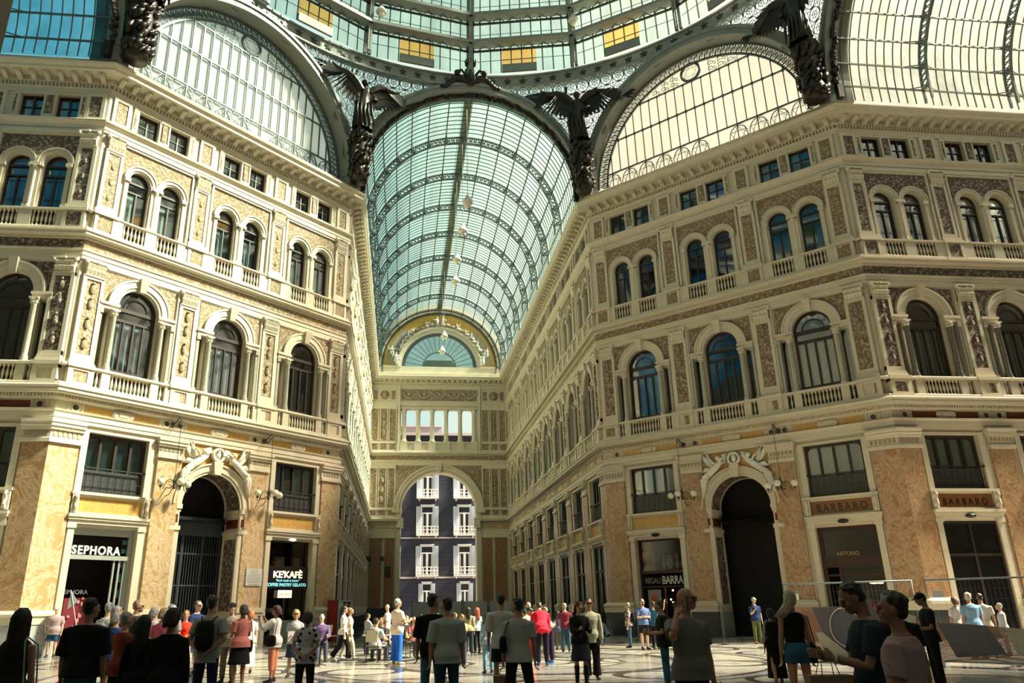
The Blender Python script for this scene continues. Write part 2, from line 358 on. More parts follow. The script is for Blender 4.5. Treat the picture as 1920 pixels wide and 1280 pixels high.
BAL = [(.035, 0), (.065, .0), (.065, .05), (.035, .08), (.03, .12), (.05, .2), (.062, .28), (.05, .38), (.028, .48), (.026, .54), (.05, .58), (.06, .6), (.06, .66)]
def balusters(us, p, z, h, n=8):
    m = MB(); k = h / .66
    for u in us: m.lathe([(r, z + q * k) for r, q in BAL], u, -p, n, cap=False)
    return m
def balu_mesh(n):
    return balusters([-.77 + .171 * i for i in range(10)] + [-1.42, 1.42], .17, 10.42, .7, n).mesh('balusters', STONE2, True)
BALU = balu_mesh(8); BALU6 = balu_mesh(5)
BALU2 = balusters([s * (.8 + o) for s in (-1, 1) for o in (-.44, -.264, -.088, .088, .264, .44)], .12, 17.44, .76, 8).mesh('balusters', STONE2, True)
BALU26 = balusters([s * (.8 + o) for s in (-1, 1) for o in (-.44, -.264, -.088, .088, .264, .44)], .12, 17.44, .76, 5).mesh('balusters', STONE2, True)
m = MB()
for a, b in ((-2.325, -1.58), (-1.27, -.9), (.9, 1.27), (1.58, 2.325)): m.box(a, b, 0, .27, 10.42, 11.12)
m.box(-.9, .9, 0, .02, 10.42, 11.12)
for a, b in ((-2.325, -1.33), (-.27, .27), (1.33, 2.325)): m.box(a, b, 0, .2, 17.44, 18.2)
BPIER = m.mesh('balcony_piers', STONE)
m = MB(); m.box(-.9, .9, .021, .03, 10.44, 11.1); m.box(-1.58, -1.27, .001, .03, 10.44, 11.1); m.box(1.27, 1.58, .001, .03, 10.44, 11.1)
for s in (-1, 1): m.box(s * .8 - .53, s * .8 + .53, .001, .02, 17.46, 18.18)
BDARK = m.mesh('balcony_shadow_gap', simple('painted_recess_shade', (.10, .085, .065), .9))  # dark sheets behind the balusters, shade put into the colour
# ---- pilasters
def corinth(m, u, w, z0, z1, p):    # leafy capital: bell, two rows of leaves, horned abacus
    h = z1 - z0
    m.taper(u - w * .42, u + w * .42, u - w * .46, u + w * .46, 0, p + .02, p + .08, z0, z1 - h * .14)
    m.box(u - w * .46, u + w * .46, 0, p + .07, z0 - .05, z0)
    for row, (zz, k) in enumerate(((z0, 5), (z0 + h * .36, 4))):
        for i in range(k):
            c = u - w * .44 + w * .88 * (i + .5) / k; q = w * .88 / k * .44
            m.taper(c - q, c + q, c - q * 1.1, c + q * 1.1, p, p + .04, p + .15, zz, zz + h * .34)
            m.taper(c - q * 1.1, c + q * 1.1, c - q * .6, c + q * .6, p, p + .15, p + .09, zz + h * .34, zz + h * .42)
    for s in (-1, 1): m.ball((u + s * w * .48, -(p + .08), z1 - h * .2), h * .13, 8, 6)
    m.ball((u, -(p + .13), z1 - h * .1), h * .1, 8, 6)
    m.box(u - w * .56, u + w * .56, 0, p + .14, z1 - h * .13, z1)
PH = .46
def pil_shaft():
    m = MB(); w = PH
    # 1st floor: pedestal, base, framed shaft, capital
    m.box(-w - .08, w + .08, 0, .34, 10.27, 10.4); m.box(-w - .04, -w + .16, 0, .31, 10.4, 11.1); m.box(w - .16, w + .04, 0, .31, 10.4, 11.1)
    m.box(-w - .04, w + .04, 0, .31, 10.4, 10.5); m.box(-w - .04, w + .04, 0, .31, 11.0, 11.12); m.box(-w, w, 0, .26, 10.4, 11.1); m.box(-w - .1, w + .1, 0, .37, 11.12, 11.27)
    m.box(-w - .04, w + .04, 0, .22, 11.27, 11.42); m.box(-w - .01, w + .01, 0, .19, 11.42, 11.55)
    m.box(-w, -w + .15, 0, .15, 11.55, 15.3); m.box(w - .15, w, 0, .15, 11.55, 15.3); m.box(-w, w, 0, .15, 11.55, 11.75); m.box(-w, w, 0, .15, 15.12, 15.3); m.box(-w + .15, w - .15, 0, .09, 11.7, 15.2)
    # 2nd floor
    m.box(-w - .06, w + .06, 0, .27, 17.28, 17.4); m.box(-w - .02, w + .02, 0, .2, 17.4, 18.2); m.box(-w, -w + .14, 0, .24, 17.4, 18.2); m.box(w - .14, w, 0, .24, 17.4, 18.2)
    m.box(-w - .08, w + .08, 0, .30, 18.2, 18.34); m.box(-w - .02, w + .02, 0, .17, 18.34, 18.55)
    m.box(-w + .04, -w + .18, 0, .12, 18.55, 21.6); m.box(w - .18, w - .04, 0, .12, 18.55, 21.6); m.box(-w + .04, w - .04, 0, .12, 18.55, 18.75); m.box(-w + .04, w - .04, 0, .12, 21.45, 21.6); m.box(-w + .18, w - .18, 0, .07, 18.7, 21.5)
    # attic block
    m.box(-w + .04, -w + .2, 0, .09, 22.98, 24.42); m.box(w - .2, w - .04, 0, .09, 22.98, 24.42); m.box(-w + .04, w - .04, 0, .09, 22.98, 23.15); m.box(-w + .04, w - .04, 0, .09, 24.27, 24.42)
    return m.mesh('pilaster', STONE2)
PSH = pil_shaft()
m = MB(); corinth(m, 0, .92, 15.3, 15.98, .12); corinth(m, 0, .84, 21.6, 22.38, .08); PCAP = m.mesh('pilaster_capital', simple('carved_capital_stone', (.70, .62, .47), .65, var=.2, scale=9, bump=.6))
m = MB(); m.box(-PH + .16, PH - .16, .09, .105, 11.78, 15.1); m.box(-PH + .2, PH - .2, .07, .085, 18.78, 21.43); m.box(-PH + .2, PH - .2, .26, .27, 10.52, 10.98); m.box(-PH + .17, PH - .17, .2, .215, 17.5, 18.12); m.box(-PH + .24, PH - .24, .03, .06, 23.2, 24.22)
for z in (12.2, 13.1, 14.0, 14.7):   # figures and urns standing out of the carved panel
    m.ball((0, -.14, z), .13, 10, 8, (.9, .6, 1.6)); m.ball((0, -.17, z + .27), .07, 8, 6)
for z in (19.2, 20.0, 20.8): m.ball((0, -.10, z), .10, 8, 6, (.9, .5, 1.6))
PREL = {k: None for k in 'ab'}
PRELS = variants(m.mesh('carved_panel', RELIEF))
# ---- ground floor pilasters in marble (centre u=0)
def gpil(hw):
    a = MB(); a.box(-hw, hw, 0, .12, 1.62, 7.95)
    b = MB(); w = hw
    b.box(-w - .05, w + .05, 0, .22, 7.95, 8.12); b.box(-w - .02, w + .02, 0, .14, 8.12, 8.28); b.box(-w - .02, w + .02, 0, .16, 8.28, 8.46)
    b.box(-w - .07, w + .07, 0, .25, 8.46, 8.56); b.box(-w - .11, w + .11, 0, .31, 8.56, 8.70); b.box(-w - .14, w + .14, 0, .35, 8.70, 8.84)
    c = MB()
    n = max(2, int(2 * w / .17))
    for i in range(n):
        u = -w + 2 * w * (i + .5) / n; c.box(u - w / n * .55, u + w / n * .55, .16, .18, 8.29, 8.45)
    d = MB(); d.box(-w - .12, w + .12, 0, .30, 0, 1.15)
    e = MB(); e.box(-w - .14, w + .14, 0, .33, 1.15, 1.42); e.box(-w - .18, w + .18, 0, .38, 1.42, 1.55); e.box(-w - .08, w + .08, 0, .26, 1.55, 1.64)
    return a, b, c, d, e
GP = {}
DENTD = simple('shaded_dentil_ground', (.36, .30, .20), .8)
for key, hw in (('mid', .575), ('narrow', .40)):
    a, b, c, d, e = gpil(hw)
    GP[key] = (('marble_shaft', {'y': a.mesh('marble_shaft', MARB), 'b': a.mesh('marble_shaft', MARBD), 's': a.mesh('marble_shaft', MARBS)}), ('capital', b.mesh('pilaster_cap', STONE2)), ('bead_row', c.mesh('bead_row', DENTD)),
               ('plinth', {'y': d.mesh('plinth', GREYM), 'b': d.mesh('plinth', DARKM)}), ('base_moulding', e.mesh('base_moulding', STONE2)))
# ---- ground bay trim
def shop_trim():
    m = MB()
    for s in (-1, 1):
        a, b = sorted((s * 1.3, s * 1.56)); m.box(a, b, 0, .09, 0, 4.9); m.box(a, b, 0, .07, 6.1, 8.7)
        a, b = sorted((s * 1.26, s * 1.62)); m.box(a, b, 0, .14, 4.72, 4.9)
        c = s * 1.47; m.box(c - .13, c + .13, 0, .18, 5.3, 6.05)
        m.tube([(c, -.2, 5.35), (c, -.28, 5.5), (c, -.22, 5.7), (c, -.3, 5.9), (c, -.22, 6.0)], .06, 6)
    m.box(-1.6, 1.6, 0, .12, 4.9, 5.05); m.box(-1.64, 1.64, 0, .2, 5.05, 5.15); m.box(-1.66, 1.66, 0, .26, 5.15, 5.27)
    m.box(-1.33, 1.33, 0, .08, 5.27, 5.36); m.box(-1.33, 1.33, 0, .08, 5.95, 6.04); m.box(-1.64, 1.64, 0, .2, 6.04, 6.15); m.box(-1.36, 1.36, 0, .07, 8.6, 8.7)
    return m.mesh('shop_surround', STONE2)
SHT = shop_trim()
m = MB(); m.box(-1.33, 1.33, .0, .03, 5.36, 5.95); YP = m.mesh('marble_name_panel', YEL)
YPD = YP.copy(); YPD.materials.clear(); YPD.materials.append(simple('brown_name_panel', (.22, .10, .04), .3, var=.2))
# mezzanine window
def mez():
    f = MB(); f.box(-1.3, 1.3, -.3, -.2, 8.48, 8.6); f.box(-1.3, 1.3, -.3, -.2, 6.15, 6.27)
    for u in (-1.24, -.65, 0, .65, 1.24): f.box(u - .055, u + .055, -.3, -.2, 6.2, 8.55)
    for s in (-1, 1): f.prism([(s * 1.24, 8.5), (s * 1.0, 8.5), (s * 1.24, 8.25)], -.3, -.2)
    r = MB(); r.box(-1.27, 1.27, -.04, 0, 7.14, 7.19); r.box(-1.27, 1.27, -.04, 0, 6.2, 6.24)
    for i in range(9): u = -1.24 + 2.48 * i / 8; r.box(u - .008, u + .008, -.03, -.01, 6.2, 7.16)
    r.box(-1.27, 1.27, -.035, -.005, 6.62, 6.64)
    for s in (-1, 1): r.ball((s * 1.27, -.04, 7.17), .06, 8, 6)
    g = MB(); g.quad((-1.3, .25, 6.15), (1.3, .25, 6.15), (1.3, .25, 8.6), (-1.3, .25, 8.6))
    c = MB()
    for i, u in enumerate((-.93, -.33, .33, .93)): c.quad((u - .27, .42, 6.3), (u + .27, .42, 6.3), (u + .27, .42, 8.45), (u - .27, .42, 8.45))
    lo = MB(); lo.box(-1.2, 1.2, -.2, -.19, 6.25, 7.1)
    return f.mesh('window_frame', FRAME), r.mesh('iron_railing', IROND), g.mesh('pane', WG), c.mesh('curtain', CURT), lo.mesh('lower_panel', simple('smoked_lower_panel', (.06, .06, .065), .3))
MEZ = mez()
CURT_B = MEZ[3].copy(); CURT_B.materials.clear(); CURT_B.materials.append(simple('teal_roller_blind', (.10, .20, .22), .7, var=.3, scale=2))
def archpoly(mb, uc, r, zb, zs, y, n=16):
    pts = [(uc - r, y, zb)] + [(uc - r * cos(pi * i / n), y, zs + r * sin(pi * i / n)) for i in range(n + 1)] + [(uc + r, y, zb)]
    mb.add(pts, [tuple(range(len(pts)))]); return mb
def win1():
    f = MB(); f.archring(0, 14.35, .83, .93, -.3, -.2); f.box(-.93, -.83, -.3, -.2, 11.25, 14.35); f.box(.83, .93, -.3, -.2, 11.25, 14.35)
    f.box(-.88, .88, -.3, -.17, 14.2, 14.36); f.box(-.85, .85, -.3, -.18, 13.72, 13.84); f.box(-.88, .88, -.3, -.2, 11.25, 11.5)
    f.box(-.04, .04, -.3, -.18, 11.25, 13.8); f.box(-.5, -.42, -.3, -.2, 11.25, 13.8); f.box(.42, .5, -.3, -.2, 11.25, 13.8)
    f.archring(0, 14.35, .5, .56, -.3, -.22, 12)
    g = archpoly(MB(), 0, .93, 11.25, 14.35, .26)
    for s in (-1, 1): g.quad((s * 1.42 - .17, .3, 11.25), (s * 1.42 + .17, .3, 11.25), (s * 1.42 + .17, .3, 14.0), (s * 1.42 - .17, .3, 14.0))
    c = MB()
    for a, b in ((-.8, -.52), (-.4, -.06), (.06, .4), (.52, .8)): c.quad((a, .5, 11.3), (b, .5, 11.3), (b, .5, 13.7), (a, .5, 13.7))
    k = MB(); k.box(-.95, .95, .0, .1, 11.18, 11.26)
    cols = MB(); n = 14
    cp = [(.17, 11.26), (.17, 11.36), (.15, 11.4), (.165, 11.44), (.13, 11.5), (.125, 11.6), (.115, 13.7), (.125, 13.72), (.11, 13.75)]
    cols.lathe(cp, 0, 0, n)
    cap = MB(); cap.lathe([(.115, 13.75), (.15, 13.8), (.13, 13.86), (.19, 13.95), (.17, 13.98)], 0, 0, 10); cap.box(-.19, .19, -.17, .17, 13.98, 14.06)
    for q in range(8): cap.ball((.15 * cos(q * pi / 4), .15 * sin(q * pi / 4), 13.84), .035, 6, 4); 
    cap.lathe([(.18, 11.2), (.18, 11.3)], 0, 0, n)
    hp = MB(); hp.box(1.585, 1.72, 0, .10, 11.4, 13.8); hp.box(-1.72, -1.585, 0, .10, 11.4, 13.8)
    for s in (-1, 1): hp.box(s * 1.65 - .1, s * 1.65 + .1, 0, .16, 11.26, 11.42); hp.box(s * 1.65 - .09, s * 1.65 + .09, 0, .15, 13.8, 14.05)
    return dict(frame=f.mesh('window_frame', FRAME), pane=g.mesh('pane', WG), curtain=c.mesh('curtain', CURT), column=cols.mesh('column', COLM, True), capital=cap.mesh('column_capital', STONE2), half=hp.mesh('half_pilasters', COLM))
W1 = win1()
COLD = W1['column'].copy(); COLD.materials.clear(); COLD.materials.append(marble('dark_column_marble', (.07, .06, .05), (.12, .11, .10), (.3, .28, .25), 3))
W1C2 = W1['curtain'].copy(); W1C2.materials.clear(); W1C2.materials.append(CURTB)
def win2():
    f = MB(); g = MB(); c = MB()
    for s in (-.8, .8):
        f.archring(s, 20.6, .43, .5, -.26, -.18, 12); f.box(s - .5, s - .43, -.26, -.18, 18.3, 20.6); f.box(s + .43, s + .5, -.26, -.18, 18.3, 20.6)
        f.box(s - .48, s + .48, -.26, -.16, 20.5, 20.6); f.box(s - .45, s + .45, -.26, -.17, 20.02, 20.1); f.box(s - .035, s + .035, -.26, -.17, 18.3, 20.05); f.box(s - .45, s + .45, -.26, -.18, 18.3, 18.45)
        archpoly(g, s, .5, 18.3, 20.6, .24, 12)
        c.quad((s - .42, .45, 18.35), (s - .02, .45, 18.35), (s - .02, .45, 20.0), (s - .42, .45, 20.0)); c.quad((s + .05, .45, 18.35), (s + .42, .45, 18.35), (s + .42, .45, 20.0), (s + .05, .45, 20.0))
    k = MB(); k.lathe([(.12, 18.34), (.12, 18.42), (.085, 18.5), (.08, 20.2), (.1, 20.25), (.14, 20.38), (.14, 20.42)], 0, -.07, 10); k.box(-.22, .22, 0, .2, 20.42, 20.58)
    return dict(frame=f.mesh('window_frame', FRAME), pane=g.mesh('pane', WG), curtain=c.mesh('curtain', CURT), colonnette=k.mesh('colonnette', STONE2, False))
W2 = win2()
W2C2 = W2['curtain'].copy(); W2C2.materials.clear(); W2C2.materials.append(CURTB)
def win3():
    f = MB(); g = MB(); c = MB()
    for s in (-.8, .8):
        for a, b in ((-.52, -.45), (.45, .52), (-.035, .035)): f.box(s + a, s + b, -.26, -.18, 23.08, 24.3)
        f.box(s - .52, s + .52, -.26, -.18, 24.22, 24.3); f.box(s - .52, s + .52, -.26, -.18, 23.08, 23.15); f.box(s - .52, s + .52, -.26, -.19, 23.68, 23.71)
        g.quad((s - .52, .24, 23.08), (s + .52, .24, 23.08), (s + .52, .24, 24.3), (s - .52, .24, 24.3)); c.quad((s - .45, .4, 23.1), (s - .03, .4, 23.1), (s - .03, .4, 24.25), (s - .45, .4, 24.25))
    return dict(frame=f.mesh('window_frame', FRAME), pane=g.mesh('pane', WG), curtain=c.mesh('curtain', CURT))
W3 = win3()
# ---- frieze of the ground order
def frz():
    y = MB(); s = MB(); r = MB()
    for q in (-1, 1):
        a, b = sorted((q * .42, q * 1.62)); y.box(a, b, 0, .02, 9.36, 9.66)
    s.box(-2.325, 2.325, 0, .005, 9.31, 9.72)
    s.taper(-.34, .34, -.34, .34, 0, .09, .09, 9.36, 9.66); s.ball((-.34, -.05, 9.51), .15, 10, 6, (1, .5, 1)); s.ball((.34, -.05, 9.51), .15, 10, 6, (1, .5, 1)); s.box(-.2, .2, 0, .12, 9.42, 9.6)
    for q in (-1, 1):
        a, b = sorted((q * 1.66, q * 1.74)); s.box(a, b, 0, .03, 9.31, 9.72); c = q * 2.0
        s.archring(c, 9.51, .13, .17, 0, .05, 16, 0, 2 * pi); s.box(q * 2.28 - .03, q * 2.28 + .03, 0, .03, 9.31, 9.72)
        r.archring(c, 9.51, .0, .12, 0, .02, 14, 0, 2 * pi)
    return y.mesh('ochre_frieze_panel', YEL), s.mesh('frieze_cartouche', STONE2), r.mesh('round_boss', simple('dark_boss', (.06, .05, .035), .5))
FRZ = frz()
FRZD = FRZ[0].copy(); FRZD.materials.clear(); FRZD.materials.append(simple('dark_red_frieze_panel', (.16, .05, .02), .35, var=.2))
SF = MB()
for a_, b_ in ((-1.3, -1.2), (1.2, 1.3), (-.05, .05)): SF.box(a_, b_, -.1, -.02, 0, 4.78)
SF.box(-1.3, 1.3, -.1, -.02, 4.65, 4.78); SF.box(-1.3, 1.3, -.1, -.02, 3.3, 3.42); SF.box(-1.3, 1.3, -.12, -.02, 0, .25); SF = SF.mesh('shop_frame', FRAME)
SG = MB(); SG.quad((-1.2, .08, .2), (1.2, .08, .2), (1.2, .08, 4.7), (-1.2, .08, 4.7)); SG = SG.mesh('shop_pane', simple('dark_shop_pane', (.012, .011, .012), .12))
win_n = 0
def nwin(Mx, label=None):
    global win_n; win_n += 1
    return tag(empty('window_%d' % win_n, Mx), label or 'window', 'window', kind='structure')
ROOT = {}; FR = {}
dwn = 'shaft capital'
SIDE = {'wall_left_diagonal': 'sunlit diagonal facade', 'wall_right_diagonal': 'shaded diagonal facade', 'wall_left_arm': 'sunlit wall of the far arm', 'wall_right_arm': 'shaded wall of the far arm', 'wall_right_transept': 'shaded transept wall under the white glass', 'wall_left_transept': 'grey transept wall under the blue glass'}
ORD = ['first', 'second', 'third', 'fourth', 'fifth', 'sixth', 'seventh', 'eighth']
for wname, (Fm, LEN, cs, m0, m1) in WALLS.items():
    root = tag(empty(wname, Fm), 'cream stone ' + SIDE[wname] + ' with carved pilasters', 'wall', kind='structure'); ROOT[wname] = root; FR[wname] = Fm
    diag = 'diagonal' in wname; arm = 'arm' in wname; trl = wname == 'wall_left_transept'; shade = wname in ('wall_right_diagonal', 'wall_right_arm', 'wall_right_transept')
    # mouldings along the whole wall
    for k in FULL:
        if arm and k in ('x',): continue
        obj(k, MB().sweep(PROF[k], 0, LEN, m0, m1).mesh(k, STONE2), root)
    fz = MB(); fz.sweep([(0, 16.42), (.08, 16.42), (.08, 16.86), (0, 16.86)], 0, LEN, m0, m1)
    tone = 2 if 'transept' in wname else (1 if shade else 0); RM = (RELIEFL, RELIEF, RELIEFD)[tone]  # relief copy picked by how the wall is lit
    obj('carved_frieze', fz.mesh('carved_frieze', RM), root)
    dn = MB(); n = int(LEN / .17)
    for i in range(n):
        u = LEN * (i + .5) / n; dn.box(u - .045, u + .045, .04, .13, 24.76, 24.92)
    obj('dentil_band', dn.mesh('dentil_band', STONE2), root)
    dn = MB(); n = int(LEN / .13)
    for i in range(n):
        u = LEN * (i + .5) / n; dn.box(u - .035, u + .035, .10, .19, 9.8, 9.92)
    obj('dentil_band', dn.mesh('dentil_band', STONE2), root)
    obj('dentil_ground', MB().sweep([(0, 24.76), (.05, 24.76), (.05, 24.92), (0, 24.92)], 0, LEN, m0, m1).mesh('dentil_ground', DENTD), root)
    md = MB(); n = max(1, round(LEN / .62))
    for i in range(n):
        u = LEN * (i + .5) / n
        md.box(u - .12, u + .12, .12, .62, 25.12, 25.22); md.taper(u - .10, u + .10, u - .11, u + .11, .12, .2, .6, 24.95, 25.12); md.ball((u, -.55, 25.08), .09, 8, 6)
    obj('modillion_row', md.mesh('modillion_row', STONE2), root)
    pb = MB(); n = max(1, round(LEN / 1.85))
    for i in range(n + 1): u = LEN * i / n; pb.box(u - .06, u + .06, .34, .43, 25.8, 26.03)
    obj('parapet_block', pb.mesh('parapet_block', STONE2), root)
    # dark rooms behind the wall
    bk = MB(); y = 2.2; bk.quad((0, y, 0), (LEN, y, 0), (LEN, y, 26), (0, y, 26)); bk.quad((0, .02, 26), (LEN, .02, 26), (LEN, y, 26), (0, y, 26)); bk.quad((0, .02, 0), (0, y, 0), (0, y, 26), (0, .02, 26)); bk.quad((LEN, .02, 0), (LEN, y, 0), (LEN, y, 26), (LEN, .02, 26))
    for z in (8.9, 16.2, 22.6): bk.quad((0, .42, z), (LEN, .42, z), (LEN, y, z), (0, y, z))
    bk.quad((0, .52, 5.45), (LEN, .52, 5.45), (LEN, y, 5.45), (0, y, 5.45))
    obj('dark_rooms', bk.mesh('dark_rooms', ROOMD), root)
    # plain strips where no bay stands
    st = MB(); cur = 0
    for c in cs + [None]:
        e_ = LEN if c is None else c - H_
        if e_ > cur + .001: st.wall(cur, e_, 0, 24.95, [], depth=0)
        if c is not None: cur = c + H_
    obj('wall_strip', st.mesh('wall_strip', STONE), root)
    near = diag or not arm
    for bi, c in enumerate(cs):
        kind = 'arch' if diag and bi == 1 else 'shop'
        B = T(c)
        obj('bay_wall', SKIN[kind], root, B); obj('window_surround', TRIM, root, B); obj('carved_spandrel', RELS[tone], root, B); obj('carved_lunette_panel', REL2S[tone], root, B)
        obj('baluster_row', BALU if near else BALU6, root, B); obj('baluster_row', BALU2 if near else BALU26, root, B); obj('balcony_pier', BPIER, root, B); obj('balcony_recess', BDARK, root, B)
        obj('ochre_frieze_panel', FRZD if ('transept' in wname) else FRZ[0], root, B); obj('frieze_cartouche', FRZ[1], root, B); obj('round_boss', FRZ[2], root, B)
        if kind == 'shop':
            obj('shop_surround', SHT, root, B)
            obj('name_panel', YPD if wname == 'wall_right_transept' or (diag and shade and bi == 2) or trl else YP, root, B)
        dist = bi if wname != 'wall_right_arm' and wname != 'wall_left_transept' else len(cs) - 1 - bi
        where = ORD[dist] + ' bay from the octagon' if not diag else ('bay by the transept corner' if (bi == 0) == (wname == 'wall_left_diagonal') and bi != 1 else ('middle bay over the archway' if bi == 1 else 'bay by the far arm'))
        nm = 'of the ' + where + ', ' + SIDE[wname]
        rnd = random.random
        w = nwin(Fm @ B, 'tall arched window ' + nm)
        obj('window_frame', W1['frame'], w); obj('pane', W1['pane'], w)
        cur1 = {('wall_right_diagonal', 0): 'b', ('wall_right_diagonal', 2): 'a', ('wall_left_diagonal', 1): 'b', ('wall_right_transept', 0): 'b', ('wall_right_transept', 1): 'b', ('wall_left_diagonal', 0): 'c'}.get((wname, bi), 'x' if not arm else ('b' if rnd() < .4 else 'x'))
        if cur1 in 'abc': obj('curtain', W1['curtain'] if cur1 == 'a' else W1C2, w)
        for s in (-1, 1):
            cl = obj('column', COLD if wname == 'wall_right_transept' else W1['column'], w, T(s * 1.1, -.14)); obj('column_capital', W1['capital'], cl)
        obj('half_pilaster', W1['half'], w)
        w = nwin(Fm @ B, 'twin arched window ' + nm)
        obj('window_frame', W2['frame'], w); obj('pane', W2['pane'], w); obj('colonnette', W2['colonnette'], w)
        if wname == 'wall_left_diagonal' or (rnd() < .45 and not shade): obj('curtain', W2['curtain'] if wname == 'wall_left_diagonal' and bi == 0 else W2C2, w)
        w = nwin(Fm @ B, 'paired square attic window ' + nm)
        obj('window_frame', W3['frame'], w); obj('pane', W3['pane'], w)
        if rnd() < .5: obj('curtain', W3['curtain'], w)
        if kind == 'shop':
            if not diag:
                w = nwin(Fm @ B, 'dark glazed shop doorway ' + nm); obj('shop_frame', SF, w); obj('pane', SG, w)
            w = nwin(Fm @ B, 'wide four light mezzanine window ' + nm)
            obj('window_frame', MEZ[0], w); obj('pane', MEZ[2], w); obj('iron_railing', MEZ[1], w)
            obj('lower_panel', MEZ[4], w)
            obj('curtain', CURT_B if wname == 'wall_left_diagonal' or trl else MEZ[3], w)
    # pilasters between the bays and at the corners
    ps = [(c - H_) for c in cs] + [cs[-1] + H_]
    if diag: ps[0] = .62; ps[-1] = LEN - .62
    elif wname == 'wall_left_arm': ps[0] = .5
    elif wname == 'wall_right_arm': ps[-1] = LEN - .5
    elif wname == 'wall_right_transept': ps[0] = .55
    elif trl: ps[-1] = LEN - .55
    for i, u in enumerate(ps):
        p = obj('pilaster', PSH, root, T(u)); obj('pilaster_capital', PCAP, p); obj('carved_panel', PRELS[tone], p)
        corner = (diag and i in (0, 3)) or (wname == 'wall_left_arm' and i == 0) or (wname == 'wall_right_arm' and i == len(ps) - 1) or (wname == 'wall_right_transept' and i == 0) or (trl and i == len(ps) - 1)
        if corner:   # the marble pier wraps the corner, so it runs right up to it
            w0, w1 = (0, 1.12) if diag else (0, .95)
            if i: w0, w1 = LEN - w1, LEN - w0
            a = w0 if i == 0 else w0; mm0 = TM if w0 < .01 else 0; mm1 = TM if w1 > LEN - .01 else 0
            g = empty('marble_pier', T(0), root)
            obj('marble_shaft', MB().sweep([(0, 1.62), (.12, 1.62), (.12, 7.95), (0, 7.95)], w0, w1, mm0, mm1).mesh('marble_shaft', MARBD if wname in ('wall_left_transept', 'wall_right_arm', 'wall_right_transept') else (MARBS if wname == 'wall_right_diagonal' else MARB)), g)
            obj('capital', MB().sweep([(0, 7.95), (.22, 7.95), (.22, 8.1), (.16, 8.14), (.16, 8.44), (.24, 8.46), (.26, 8.56), (.31, 8.6), (.31, 8.7), (.35, 8.74), (.35, 8.84), (0, 8.84)], w0 - (0 if mm0 else .1), w1 + (0 if mm1 else .1), mm0, mm1).mesh('capital', STONE2), g)
            br = MB(); n = 6
            for k in range(n): q = w0 + (w1 - w0) * (k + .5) / n; br.box(q - .055, q + .055, .16, .18, 8.2, 8.4)
            obj('bead_row', br.mesh('bead_row', DENTD), g)
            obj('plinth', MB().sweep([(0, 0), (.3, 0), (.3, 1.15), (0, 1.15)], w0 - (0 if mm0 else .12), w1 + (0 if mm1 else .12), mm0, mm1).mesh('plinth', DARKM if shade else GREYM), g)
            obj('base_moulding', MB().sweep([(0, 1.15), (.33, 1.15), (.33, 1.4), (.38, 1.44), (.38, 1.52), (.26, 1.6), (.24, 1.64), (0, 1.64)], w0 - (0 if mm0 else .14), w1 + (0 if mm1 else .14), mm0, mm1).mesh('base_moulding', STONE2), g)
        else:
            key = 'mid' if near else 'mid'
            g = empty('marble_pilaster', T(u), root)
            for nm_, me in GP[key]:
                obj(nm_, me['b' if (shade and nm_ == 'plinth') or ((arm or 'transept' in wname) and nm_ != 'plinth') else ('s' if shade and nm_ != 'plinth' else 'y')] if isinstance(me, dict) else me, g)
    if not diag:   # wall ends far off
        pass
